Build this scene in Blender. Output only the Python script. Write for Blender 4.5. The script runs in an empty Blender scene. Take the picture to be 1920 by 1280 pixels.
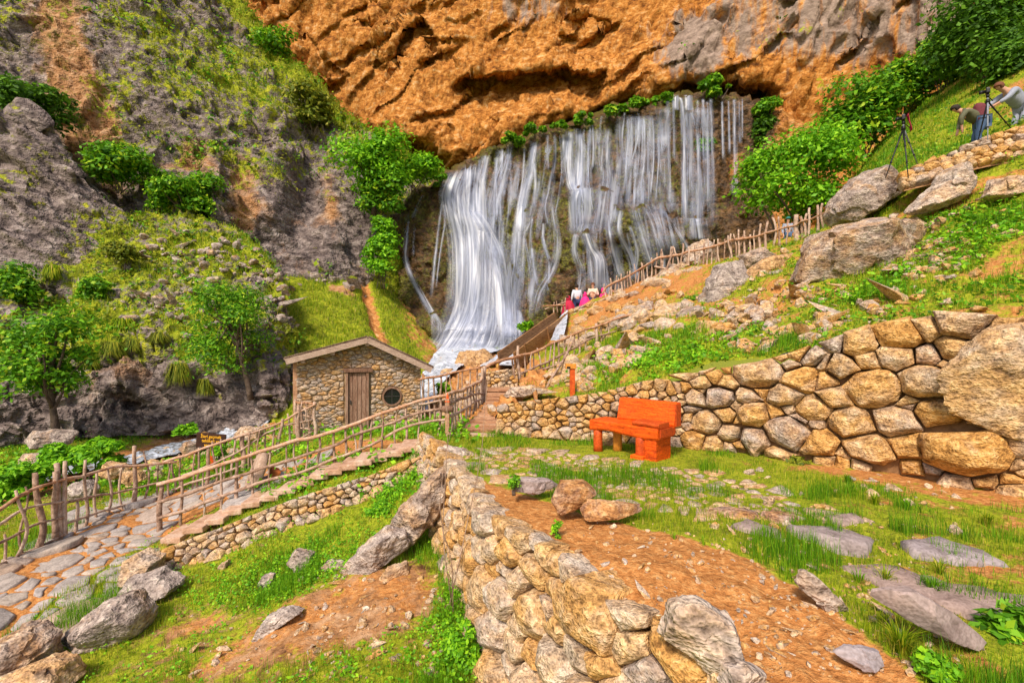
import bpy, bmesh, math, random
import numpy as np
from mathutils import Vector, Matrix
from mathutils.bvhtree import BVHTree

# ------------------------------------------------------------------ camera, sky, sun, exposure
sc = bpy.context.scene
COL = sc.collection
cam_d = bpy.data.cameras.new('camera')
cam_d.sensor_width = 36.0
cam_d.lens = 900.0 / 1920.0 * 36.0
cam_d.clip_start = 0.05
cam_d.clip_end = 600
cam = bpy.data.objects.new('camera', cam_d)
cam.location = (0, 0, 0)
cam.rotation_euler = (math.radians(90), 0, 0)
COL.objects.link(cam)
sc.camera = cam

SUN_DIR = Vector((-0.30, -0.68, 0.78)).normalized()       # towards the sun: behind the camera, left, high
world = bpy.data.worlds.new('World')
sc.world = world
world.use_nodes = True
wn = world.node_tree.nodes
sky = wn.new('ShaderNodeTexSky')
sky.sky_type = 'NISHITA'
sky.sun_disc = False
sky.sun_elevation = math.asin(SUN_DIR.z)
sky.sun_rotation = math.atan2(SUN_DIR.x, SUN_DIR.y)
sky.air_density = 1.0
sky.dust_density = 3.0
sky.ozone_density = 0.6
bg = wn['Background']
bg.inputs['Strength'].default_value = 0.055
world.node_tree.links.new(sky.outputs[0], bg.inputs[0])
sun_d = bpy.data.lights.new('sun', 'SUN')
sun_d.energy = 1.5
sun_d.angle = math.radians(10)
sun_d.color = (1.0, 0.88, 0.73)
sun = bpy.data.objects.new('sun', sun_d)
sun.rotation_euler = SUN_DIR.to_track_quat('Z', 'Y').to_euler()
COL.objects.link(sun)
vs = sc.view_settings
vs.view_transform = 'Standard'
vs.look = 'None'
vs.exposure = 1.50
vs.gamma = 1.0
sc.cycles.max_bounces = 5
sc.cycles.diffuse_bounces = 2
sc.cycles.transparent_max_bounces = 24
sc.cycles.use_denoising = True

# ------------------------------------------------------------------ helpers
F = 900.0
def P(px, py, d):
    return Vector(((px - 960.0) / F * d, d, (640.0 - py) / F * d))
def pix(v):
    v = np.asarray(v, float).reshape(-1, 3)
    y = np.maximum(v[:, 1], 0.05)
    return 960 + F * v[:, 0] / y, 640 - F * v[:, 2] / y

_TAB = np.random.RandomState(12345).rand(65536, 7)
_O8 = np.array([(x, y, z) for x in (0, 1) for y in (0, 1) for z in (0, 1)])
_O27 = np.array([(x, y, z) for x in (-1, 0, 1) for y in (-1, 0, 1) for z in (-1, 0, 1)])
def hidx(i, seed):
    n = i[..., 0] * 73856093 ^ i[..., 1] * 19349663 ^ i[..., 2] * 83492791 ^ (seed * 40503 + 977)
    n = (n ^ (n >> 13)) * 1274126177
    return (n ^ (n >> 16)) & 0xffff
def vnoise(p, seed=0):
    p = np.asarray(p, float)
    i = np.floor(p).astype(np.int64); f = p - i
    u = f * f * f * (f * (f * 6 - 15) + 10)
    r = np.zeros(len(p)); w = (1 - u, u)
    if len(p) < 6000:
        T = _TAB[hidx(i[:, None, :] + _O8, seed), 0]
        for k, (x, y, z) in enumerate(_O8): r += w[x][:, 0] * w[y][:, 1] * w[z][:, 2] * T[:, k]
    else:
        for (x, y, z) in _O8: r += w[x][:, 0] * w[y][:, 1] * w[z][:, 2] * _TAB[hidx(i + np.array((x, y, z)), seed), 0]
    return r * 2 - 1
def fbm(p, octv=4, seed=0, gain=0.5):
    p = np.asarray(p, float); a = 1.0; r = np.zeros(len(p)); t = 0
    for k in range(octv):
        r += a * vnoise(p * (2.03 ** k) + k * 17.3, seed + k); t += a; a *= gain
    return r / t
def facets(p, seed=0, tilt=0.9, k=110.0):
    """broken-rock relief: each Worley cell is a tilted plane"""
    p = np.asarray(p, float)
    i = np.floor(p).astype(np.int64)
    if len(p) < 3000:
        c = i[:, None, :] + _O27; T = _TAB[hidx(c, seed)]
        dv = p[:, None, :] - c - T[..., :3]
        w = np.exp(-k * np.minimum((dv ** 2).sum(-1), 20.0)) + 1e-30
        val = (T[..., 3] * 2 - 1) * 0.6 + tilt * ((T[..., 4:7] * 2 - 1) * dv).sum(-1)
        return (w * val).sum(1) / w.sum(1)
    num = np.zeros(len(p)); den = np.full(len(p), 1e-12)
    for o in _O27:
        c = i + o; T = _TAB[hidx(c, seed)]
        dv = p - c - T[:, :3]
        d2 = (dv ** 2).sum(1)
        m = np.nonzero(d2 < 0.9)[0]
        if len(m):
            w = np.exp(-k * d2[m])
            num[m] += w * ((T[m, 3] * 2 - 1) * 0.6 + tilt * ((T[m, 4:7] * 2 - 1) * dv[m]).sum(1)); den[m] += w
    return num / den
def sstep(a, b, x):
    t = np.clip((np.asarray(x, float) - a) / (b - a), 0, 1)
    return t * t * (3 - 2 * t)
def interp(x, pts):
    a = np.array(pts, float)
    return np.interp(x, a[:, 0], a[:, 1])
def blob(px, py, cx, cy, rx, ry, rot=0.0):
    c, s = math.cos(rot), math.sin(rot)
    dx, dy = px - cx, py - cy
    u, v = (dx * c + dy * s) / rx, (-dx * s + dy * c) / ry
    return np.exp(-(u * u + v * v))

def mesh_obj(name, verts, faces, mat, parent=None, smooth=True, kind=None, label=None, cat=None, group=None, sharp=0):
    me = bpy.data.meshes.new(name)
    if isinstance(verts, np.ndarray) and isinstance(faces, np.ndarray):
        nv, nf, k = len(verts), len(faces), faces.shape[1]
        me.vertices.add(nv); me.vertices.foreach_set('co', verts.astype(np.float32).ravel())
        me.loops.add(nf * k); me.loops.foreach_set('vertex_index', faces.astype(np.int32).ravel())
        me.polygons.add(nf)
        me.polygons.foreach_set('loop_start', np.arange(0, nf * k, k, dtype=np.int32))
        me.update(calc_edges=True)
    else:
        me.from_pydata([tuple(v) for v in verts], [], [tuple(f) for f in faces]); me.update()
    if mat is not None: me.materials.append(mat)
    if smooth: me.polygons.foreach_set('use_smooth', np.ones(len(me.polygons), dtype=bool))
    if sharp: me.set_sharp_from_angle(angle=math.radians(sharp))
    o = bpy.data.objects.new(name, me)
    COL.objects.link(o)
    if parent is not None: o.parent = parent
    tag(o, label, cat, group, kind)
    return o
def tag(o, label=None, cat=None, group=None, kind=None):
    if label: o['label'] = label
    if cat: o['category'] = cat
    if group: o['group'] = group
    if kind: o['kind'] = kind
    return o
def thing(name, label, cat, loc=(0, 0, 0), group=None, rz=0.0):
    o = bpy.data.objects.new(name, None)
    o.empty_display_size = 0.1
    COL.objects.link(o)
    o.location = loc; o.rotation_euler = (0, 0, rz)
    return tag(o, label, cat, group)
def local(o, pts):
    """world points to the frame of an Empty that is only moved and turned about z"""
    loc = Vector(o.location); c, s = math.cos(-o.rotation_euler.z), math.sin(-o.rotation_euler.z)
    a = np.asarray(pts, float).reshape(-1, 3) - np.array(loc)
    return np.stack([a[:, 0] * c - a[:, 1] * s, a[:, 0] * s + a[:, 1] * c, a[:, 2]], 1)

# ------------------------------------------------------------------ materials
class NT:
    def __init__(s, name):
        s.m = bpy.data.materials.new(name); s.m.use_nodes = True
        s.t = s.m.node_tree; s.t.nodes.clear()
        s.out = s.t.nodes.new('ShaderNodeOutputMaterial')
    def n(s, typ, ins=None, **props):
        nd = s.t.nodes.new('ShaderNode' + typ)
        for k, v in props.items(): setattr(nd, k, v)
        for k, v in (ins or {}).items():
            if isinstance(v, bpy.types.NodeSocket): s.t.links.new(v, nd.inputs[k])
            else: nd.inputs[k].default_value = v
        return nd
    def pos(s): return s.n('NewGeometry').outputs['Position']
    def noise(s, vec, scale, detail=5, rough=0.6, dist=0.0):
        return s.n('TexNoise', {'Vector': vec, 'Scale': scale, 'Detail': detail, 'Roughness': rough, 'Distortion': dist}).outputs[0]
    def ramp(s, fac, stops, interp='LINEAR'):
        r = s.n('ValToRGB', {'Fac': fac}); e = r.color_ramp.elements; r.color_ramp.interpolation = interp
        while len(e) < len(stops): e.new(0.5)
        for i, (p, c) in enumerate(stops):
            e[i].position = p; e[i].color = (c[0], c[1], c[2], 1) if len(c) == 3 else c
        return r.outputs[0]
    def math(s, op, a, b=0.0, clamp=False):
        nd = s.n('Math', operation=op, use_clamp=clamp)
        for k, v in ((0, a), (1, b)):
            if isinstance(v, bpy.types.NodeSocket): s.t.links.new(v, nd.inputs[k])
            else: nd.inputs[k].default_value = v
        return nd.outputs[0]
    def mix(s, fac, a, b, blend='MIX'):
        nd = s.n('Mix', data_type='RGBA', blend_type=blend)
        for k, v in ((0, fac), (6, a), (7, b)):
            if isinstance(v, bpy.types.NodeSocket): s.t.links.new(v, nd.inputs[k])
            else: nd.inputs[k].default_value = (v if k == 0 else (v[0], v[1], v[2], 1))
        return nd.outputs[2]
    def mapping(s, vec, scale=(1, 1, 1), rot=(0, 0, 0)):
        return s.n('Mapping', {'Vector': vec, 'Scale': scale, 'Rotation': rot}).outputs[0]
    def edge(s, mask, noise, lo=0.42, hi=0.58, amt=0.7):
        """mask pushed about by noise, then hardened"""
        a = s.math('MULTIPLY_ADD', noise, amt); s.t.nodes[-1].inputs[2].default_value = -amt * 0.5
        b = s.math('ADD', a, mask)
        r = s.n('MapRange', {'Value': b, 'From Min': lo, 'From Max': hi}); r.clamp = True
        return r.outputs[0]
    def bump(s, h, strength=0.5, dist=0.05, normal=None):
        nd = s.n('Bump', {'Height': h, 'Strength': strength, 'Distance': dist})
        if normal is not None: s.t.links.new(normal, nd.inputs['Normal'])
        return nd.outputs[0]
    def bsdf(s, color, rough=0.85, normal=None, spec=0.25, **kw):
        b = s.n('BsdfPrincipled', {'Base Color': color if isinstance(color, bpy.types.NodeSocket) else (*color, 1), 'Roughness': rough, 'Specular IOR Level': spec})
        if normal is not None: s.t.links.new(normal, b.inputs['Normal'])
        for k, v in kw.items():
            if isinstance(v, bpy.types.NodeSocket): s.t.links.new(v, b.inputs[k])
            else: b.inputs[k].default_value = v
        return b.outputs[0]
    def done(s, shader):
        s.t.links.new(shader, s.out.inputs[0]); return s.m

def mk_terrain(name, fs=1.0, wet=False, use='gto'):
    """rock / orange rock / dirt / turf, chosen by the mesh's own mask attribute; use: g grey, a tan, o orange, m moss, d dirt, t turf"""
    t = NT(name); p = t.pos()
    at = t.n('Attribute', attribute_name='mask'); sep = t.n('SeparateColor', {'Color': at.outputs['Color']})
    at2 = t.n('Attribute', attribute_name='mask2'); sep2 = t.n('SeparateColor', {'Color': at2.outputs['Color']})
    near = fs > 2
    strat = t.noise(t.mapping(p, (0.8, 0.8, 1.5), (0.5, 0.6, 0.2)), 1.5 * fs, 3.3, 0.78, 0.25)
    fine = t.noise(p, (7 if near else 3.6) * fs, 3.2 if near else 2.0, 0.78)
    big = t.noise(p, 0.5 * fs, 4, 0.65, 0.4)
    col = None
    if 'g' in use:
        col = t.ramp(strat, [(0.32, (0.045, 0.034, 0.032)), (0.44, (0.130, 0.100, 0.092)), (0.55, (0.225, 0.178, 0.162)), (0.70, (0.40, 0.335, 0.305))])
    if 'a' in use:
        tan = t.ramp(strat, [(0.30, (0.018, 0.010, 0.005)), (0.48, (0.065, 0.034, 0.012)), (0.66, (0.19, 0.10, 0.038))]) if wet else t.ramp(strat, [(0.32, (0.10, 0.045, 0.018)), (0.5, (0.36, 0.18, 0.078)), (0.68, (0.52, 0.32, 0.18))])
        col = tan if col is None else t.mix(t.edge(sep2.outputs[0], big, 0.35, 0.65, 1.2), col, tan)
    if 'o' in use:
        orange = t.ramp(strat, [(0.30, (0.10, 0.036, 0.010)), (0.41, (0.27, 0.098, 0.018)), (0.50, (0.42, 0.165, 0.032)), (0.58, (0.50, 0.235, 0.062)), (0.72, (0.56, 0.37, 0.20))])
        if 's' in use:
            streak = t.noise(t.mapping(p, (1.0, 1.0, 0.13)), 1.1 * fs, 4, 0.6, 0.3)
            orange = t.mix(0.75, orange, t.ramp(t.noise(t.mapping(p, (1.0, 1.0, 0.22), (0, 0.35, 0)), 2.0 * fs, 2.4, 0.7, 0.3), [(0.34, (0.45, 0.40, 0.36)), (0.48, (0.95, 0.95, 0.95)), (0.64, (1.22, 1.25, 1.3))]), 'MULTIPLY')
            ogray = t.ramp(strat, [(0.3, (0.12, 0.082, 0.062)), (0.7, (0.40, 0.30, 0.24))])
            orange = t.mix(t.edge(sep2.outputs[1], streak, 0.40, 0.62, 1.3), orange, ogray)
        col = orange if col is None else t.mix(t.edge(sep.outputs[1], big, 0.4, 0.6, 0.9), col, orange)
    gn = t.noise(p, 2.0 * fs, 3 if fs > 2 else 2.4, 0.75)
    if 'm' in use:
        moss = t.ramp(fine, [(0.32, (0.022, 0.019, 0.004)), (0.48, (0.070, 0.062, 0.007)), (0.60, (0.13, 0.125, 0.010)), (0.72, (0.20, 0.23, 0.015))])
        col = t.mix(t.edge(sep2.outputs[2], gn, 0.35, 0.65, 1.4), col, moss)
    if 'd' in use:
        dirt = t.ramp(fine, [(0.25, (0.24, 0.085, 0.02)), (0.5, (0.48, 0.20, 0.058)), (0.66, (0.60, 0.31, 0.11)), (0.8, (0.70, 0.50, 0.30))])
        col = t.mix(t.edge(sep.outputs[2], gn, 0.4, 0.6, 1.0), col, dirt)
    if 't' in use:
        turf = t.ramp(t.math('ADD', t.math('MULTIPLY', fine, 0.55), t.math('MULTIPLY', gn, 0.45)), [(0.34, (0.08, 0.085, 0.010)), (0.44, (0.17, 0.20, 0.012)), (0.54, (0.29, 0.33, 0.015)), (0.68, (0.44, 0.38, 0.04))])
        col = t.mix(t.edge(sep.outputs[0], gn, 0.36, 0.60, 1.5), col, turf)
    if use == 'ost':       # long fracture planes run up the overhang
        fr = t.mapping(t.mapping(p, (1, 1, 1), (0, -0.42, 0)), (1.0, 1.0, 0.16))
        n1 = t.noise(fr, 1.5, 2.6, 0.65, 0.15)
        vo = t.n('TexVoronoi', {'Vector': fr, 'Scale': 0.9, 'Randomness': 1.0}, feature='F1').outputs['Color']
        step = t.n('SeparateColor', {'Color': vo}).outputs[0]
        strat = t.math('ADD', t.math('MULTIPLY', n1, 1.0), t.math('MULTIPLY', step, 0.8))
    hgt = t.math('ADD', t.math('MULTIPLY', fine, 0.35 if use == 'ost' else 0.9), t.math('MULTIPLY', gn if use == 'adt' else strat, 1.2))
    nrm = t.bump(hgt, 0.9, (0.10 if use == 'adt' else 0.26) / fs)
    return t.done(t.bsdf(col, 0.5 if wet else 0.9, nrm, 0.3 if wet else 0.15))

def mk_stone(name, stops, fs=1.0, bump=0.6, rough=0.88, isl=False, bias=0.0):
    """loose and walled stone: hue drawn per stone, lichen-pale and ochre patches on it"""
    t = NT(name); p = t.pos()
    rnd = t.n('NewGeometry').outputs['Random Per Island'] if isl else t.n('ObjectInfo').outputs['Random']
    base = t.ramp(rnd, stops)
    big = t.noise(p, 3.2 * fs, 4, 0.62, 0.5)
    mid = t.noise(t.mapping(p, (1, 1, 1.8), (0.5, 0.4, 0.2)), 6 * fs, 3.4, 0.76, 0.25)
    fine = t.noise(p, 30 * fs, 1.6, 0.7)
    och = t.ramp(mid, [(0.3, (0.30, 0.12, 0.025)), (0.5, (0.58, 0.29, 0.075)), (0.66, (0.70, 0.46, 0.20)), (0.8, (0.76, 0.60, 0.38))])
    gry = t.ramp(mid, [(0.28, (0.20, 0.15, 0.13)), (0.5, (0.42, 0.335, 0.285)), (0.72, (0.70, 0.60, 0.50))])
    shift = t.math('ADD', t.math('ADD', big, bias), t.math('MULTIPLY', rnd, 0.22))
    col = t.mix(t.n('MapRange', {'Value': shift, 'From Min': 0.50, 'From Max': 0.78}).outputs[0], och, gry)
    col = t.mix(0.40, col, base)
    col = t.mix(0.8, col, t.ramp(mid, [(0.30, (0.34, 0.31, 0.29)), (0.46, (0.85, 0.84, 0.83)), (0.58, (1.05, 1.05, 1.05)), (0.72, (1.35, 1.33, 1.30))]), 'MULTIPLY')
    col = t.mix(0.7, col, t.ramp(fine, [(0.32, (0.40, 0.38, 0.36)), (0.5, (1, 1, 1)), (0.70, (1.3, 1.3, 1.3))]), 'MULTIPLY')
    h = t.math('ADD', t.math('MULTIPLY', mid, 1.0), t.math('MULTIPLY', fine, 0.35))
    return t.done(t.bsdf(col, rough, t.bump(h, min(1.0, bump * 1.5), 0.07 / fs), 0.2))

def mk_flat(name, stops):
    """split slate and flag: nearly even colour, fine grain"""
    t = NT(name); p = t.pos()
    base = t.ramp(t.n('ObjectInfo').outputs['Random'], stops)
    n1 = t.noise(p, 5, 3, 0.75, 0.3); n2 = t.noise(p, 40, 1, 0.7)
    col = t.mix(0.85, base, t.ramp(n1, [(0.3, (0.55, 0.52, 0.50)), (0.5, (0.95, 0.95, 0.95)), (0.7, (1.25, 1.22, 1.18))]), 'MULTIPLY')
    col = t.mix(0.6, col, t.ramp(n2, [(0.3, (0.6, 0.58, 0.55)), (0.6, (1.15, 1.15, 1.15))]), 'MULTIPLY')
    return t.done(t.bsdf(col, 0.8, t.bump(t.math('ADD', n1, t.math('MULTIPLY', n2, 0.3)), 0.5, 0.03), 0.2))

def mk_leaf(name, stops, trans=0.35):
    t = NT(name)
    r = t.n('NewGeometry').outputs['Random Per Island']
    col = t.ramp(r, stops)
    d = t.n('BsdfPrincipled', {'Base Color': col, 'Roughness': 0.55, 'Specular IOR Level': 0.25}).outputs[0]
    tr = t.n('BsdfTranslucent', {'Color': col}).outputs[0]
    return t.done(t.n('MixShader', {0: trans, 1: d, 2: tr}).outputs[0])

def mk_wood(name, stops, scale=6.0, rough=0.8, stretch=(1, 1, 1), bump=0.4, coord='pos', dist=0.02):
    t = NT(name)
    p = t.pos() if coord == 'pos' else t.n('TexCoord').outputs['Object']
    r = t.n('ObjectInfo').outputs['Random']
    n1 = t.noise(t.mapping(p, stretch), scale, 3, 0.72, 0.5)
    f = t.math('ADD', n1, t.math('MULTIPLY', t.math('SUBTRACT', r, 0.5), 0.22))
    col = t.ramp(f, stops)
    n2 = t.noise(p, scale * 6, 1, 0.7)
    col = t.mix(0.5, col, t.ramp(n2, [(0.3, (0.55, 0.52, 0.5)), (0.6, (1.1, 1.1, 1.1))]), 'MULTIPLY')
    return t.done(t.bsdf(col, rough, t.bump(t.math('ADD', n1, t.math('MULTIPLY', n2, 0.4)), bump, dist), 0.25))

def mk_plain(name, color, rough=0.7, spec=0.3, var=0.25, scale=12.0, bump=0.15):
    t = NT(name); p = t.pos()
    n1 = t.noise(p, scale, 6, 0.65)
    lo = tuple(c * (1 - var) for c in color); hi = tuple(min(1, c * (1 + var)) for c in color)
    return t.done(t.bsdf(t.ramp(n1, [(0.3, lo), (0.7, hi)]), rough, t.bump(n1, bump, 0.02), spec))

M = {}
M['orange_rock'] = mk_terrain('orange_rock', 1.0, False, 'ost')
M['grey_rock'] = mk_terrain('grey_rock', 1.0, False, 'gaomt')
M['hill_rock'] = mk_terrain('hill_rock', 1.2, False, 'gamt')
M['earth'] = mk_terrain('earth', 1.2, False, 'adt')
M['earth_near'] = mk_terrain('earth_near', 2.4, False, 'adt')
M['wet_rock'] = mk_terrain('wet_rock', 1.3, True, 'aom')
CREAM, OCHRE, GREY, PALE, RED = (0.62, 0.44, 0.24), (0.54, 0.28, 0.075), (0.38, 0.32, 0.30), (0.70, 0.57, 0.42), (0.30, 0.15, 0.11)
M['wall_stone'] = mk_stone('wall_stone', bias=-0.05, stops=[(0.0, (0.52, 0.27, 0.08)), (0.3, (0.60, 0.36, 0.14)), (0.55, CREAM), (0.8, (0.48, 0.38, 0.30)), (1.0, (0.36, 0.30, 0.28))])
M['small_stone'] = mk_stone('small_stone', [(0.0, OCHRE), (0.3, CREAM), (0.65, PALE), (1.0, GREY)], 1.6)
M['hut_stone'] = mk_stone('hut_stone', [(0.0, (0.44, 0.27, 0.12)), (0.35, (0.56, 0.41, 0.26)), (0.7, (0.52, 0.42, 0.32)), (1.0, (0.34, 0.30, 0.28))], 1.8, bias=0.07)
M['grey_boulder'] = mk_stone('grey_boulder', [(0.0, (0.30, 0.22, 0.18)), (0.5, (0.34, 0.27, 0.24)), (1.0, (0.36, 0.31, 0.30))], 0.8, bias=0.16)
M['pale_boulder'] = mk_stone('pale_boulder', [(0.0, (0.50, 0.36, 0.24)), (1.0, (0.52, 0.44, 0.38))], 0.8)
M['slab'] = mk_flat('slab', [(0.0, (0.36, 0.26, 0.23)), (0.5, (0.36, 0.29, 0.28)), (1.0, (0.33, 0.29, 0.31))])
M['branch'] = mk_wood('branch', [(0.25, (0.16, 0.09, 0.06)), (0.46, (0.38, 0.245, 0.175)), (0.60, (0.52, 0.37, 0.28)), (0.8, (0.62, 0.50, 0.41))], 9)
M['rail'] = mk_wood('rail', [(0.25, (0.20, 0.09, 0.045)), (0.46, (0.46, 0.23, 0.12)), (0.62, (0.56, 0.36, 0.25)), (0.85, (0.64, 0.50, 0.41))], 8)
M['plank'] = mk_wood('plank', [(0.25, (0.09, 0.045, 0.028)), (0.5, (0.23, 0.125, 0.08)), (0.75, (0.38, 0.25, 0.18))], 5, 0.8, (6, 6, 0.6), 0.5)
M['fascia'] = mk_wood('fascia', [(0.25, (0.25, 0.17, 0.13)), (0.5, (0.42, 0.30, 0.23)), (0.75, (0.55, 0.43, 0.35))], 6, 0.8, (1, 1, 5), 0.3)
M['step_wood'] = mk_wood('step_wood', [(0.25, (0.20, 0.09, 0.045)), (0.5, (0.42, 0.22, 0.12)), (0.75, (0.56, 0.36, 0.23))], 5, 0.85, (0.8, 4, 4), 0.5)
M['step_stone'] = mk_wood('step_stone', [(0.25, (0.36, 0.19, 0.11)), (0.5, (0.54, 0.34, 0.23)), (0.75, (0.64, 0.48, 0.37))], 5, 0.9, (1, 1, 1), 0.3)
M['bench'] = mk_wood('bench', [(0.25, (0.40, 0.040, 0.003)), (0.45, (0.70, 0.085, 0.004)), (0.6, (0.80, 0.115, 0.005)), (0.8, (0.86, 0.17, 0.010))], 5, 0.55, (0.8, 0.8, 6), 0.7)
M['bench_dark'] = mk_wood('bench_dark', [(0.2, (0.36, 0.04, 0.006)), (0.5, (0.55, 0.075, 0.010)), (0.8, (0.68, 0.13, 0.02))], 4, 0.55, (4, 4, 4), 0.4)
M['bench_raw'] = mk_wood('bench_raw', [(0.2, (0.42, 0.12, 0.015)), (0.5, (0.66, 0.24, 0.03)), (0.8, (0.74, 0.34, 0.07))], 4, 0.6, (4, 4, 1), 0.4)
M['grass'] = mk_leaf('grass', [(0.0, (0.07, 0.17, 0.004)), (0.3, (0.18, 0.32, 0.006)), (0.65, (0.36, 0.47, 0.010)), (0.9, (0.56, 0.52, 0.04)), (1.0, (0.62, 0.45, 0.14))], 0.45)
M['grass_deep'] = mk_leaf('grass_deep', [(0.0, (0.052, 0.1495, 0.0052)), (0.5, (0.1248, 0.3289, 0.0078)), (1.0, (0.2912, 0.5382, 0.013))], 0.45)
M['leaf'] = mk_leaf('leaf', [(0.0, (0.0432, 0.1397, 0.0068)), (0.4, (0.108, 0.3105, 0.0108)), (0.8, (0.216, 0.4968, 0.0162)), (1.0, (0.5184, 0.652, 0.027))])
M['leaf_bright'] = mk_leaf('leaf_bright', [(0.0, (0.078, 0.2431, 0.0078)), (0.5, (0.1755, 0.4719, 0.013)), (1.0, (0.39, 0.715, 0.0195))])
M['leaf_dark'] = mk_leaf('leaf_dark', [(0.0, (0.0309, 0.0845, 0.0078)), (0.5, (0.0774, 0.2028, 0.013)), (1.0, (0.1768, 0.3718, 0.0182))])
M['leaf_olive'] = mk_leaf('leaf_olive', [(0.0, (0.072, 0.108, 0.012)), (0.5, (0.192, 0.252, 0.018)), (1.0, (0.408, 0.384, 0.036))])
M['bark'] = mk_wood('bark', [(0.25, (0.04, 0.028, 0.02)), (0.6, (0.13, 0.09, 0.065)), (0.85, (0.24, 0.18, 0.14))], 7)

# ------------------------------------------------------------------ terrain
def crom(A, n, axis):
    """Catmull-Rom resample of A along axis to n samples"""
    A = np.moveaxis(np.asarray(A, float), axis, 0)
    m = A.shape[0]
    t = np.linspace(0, m - 1 - 1e-9, n); i = np.floor(t).astype(int); f = (t - i).reshape([-1] + [1] * (A.ndim - 1))
    g = lambda k: A[np.clip(k, 0, m - 1)]
    p0, p1, p2, p3 = g(i - 1), g(i), g(i + 1), g(i + 2)
    r = 0.5 * ((2 * p1) + (-p0 + p2) * f + (2 * p0 - 5 * p1 + 4 * p2 - p3) * f ** 2 + (-p0 + 3 * p1 - 3 * p2 + p3) * f ** 3)
    return np.moveaxis(r, 0, axis)
def grid_faces(nr, nc):
    i = np.arange(nr * nc).reshape(nr, nc)
    return np.stack([i[:-1, :-1], i[:-1, 1:], i[1:, 1:], i[1:, :-1]], -1).reshape(-1, 4)
def grid_normals(G):
    du = np.gradient(G, axis=1); dv = np.gradient(G, axis=0)
    n = np.cross(du, dv); n /= np.linalg.norm(n, axis=2, keepdims=True) + 1e-9
    c = n[n.shape[0] // 2, n.shape[1] // 2]; p = G[n.shape[0] // 2, n.shape[1] // 2]
    if (c * -p).sum() < 0: n = -n
    return n
def rows3(rows):
    return np.array([[tuple(P(*q)) for q in r] for r in rows])
def pgrid(px, py, d):
    return np.stack([(px - 960) / F * d, d, (640 - py) / F * d], -1)
BV = {}
GRIDS = {}
def terrain(name, G, disp, masks, mat, bv=None):
    """G: smooth grid; disp(p, px, py) metres along the normal; masks -> (turf, orange, dirt), (tan, grey streak, moss)"""
    nr, nc = G.shape[:2]
    n = grid_normals(G).reshape(-1, 3); v = G.reshape(-1, 3).copy()
    px, py = pix(v)
    v = v + n * disp(v, px, py)[:, None]
    f = grid_faces(nr, nc)
    o = mesh_obj(name, v, f, mat, None, mat.name not in ('orange_rock', 'grey_rock', 'hill_rock', 'wet_rock'), 'structure')
    m1, m2 = masks(v, px, py, n)
    for nm, ms in (('mask', m1), ('mask2', m2)):
        c = np.ones((len(v), 4), np.float32)
        for k in range(3): c[:, k] = np.clip(ms[k], 0, 1)
        a = o.data.attributes.new(nm, 'FLOAT_COLOR', 'POINT'); a.data.foreach_set('color', c.ravel())
    BV[name] = BVHTree.FromPolygons([tuple(q) for q in v], [tuple(q) for q in f])
    GRIDS[name] = (v, f, m1, m2, n)
    return o
def hit(px, py, names=None):
    d = P(px, py, 1.0).normalized(); best = None
    for k in (names or BV):
        r = BV[k].ray_cast(Vector((0, 0, 0)), d)
        if r[0] is not None and (best is None or r[3] < best[3]): best = r
    return best[0] if best else None
def ground_z(x, y, names=('valley_ground', 'terrace', 'right_slope'), top=30.0):
    z = None
    for k in names:
        r = BV[k].ray_cast(Vector((x, y, top)), Vector((0, 0, -1)))
        if r[0] is not None and (z is None or r[0].z > z): z = r[0].z
    return z
Z0 = lambda px: np.zeros_like(px)
def strata(p, along, ratio):
    """coordinates squeezed along a direction so that relief stretches that way"""
    a = np.array(along, float); a /= np.linalg.norm(a)
    return p - np.outer((p @ a) * (1 - ratio), a)

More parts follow.
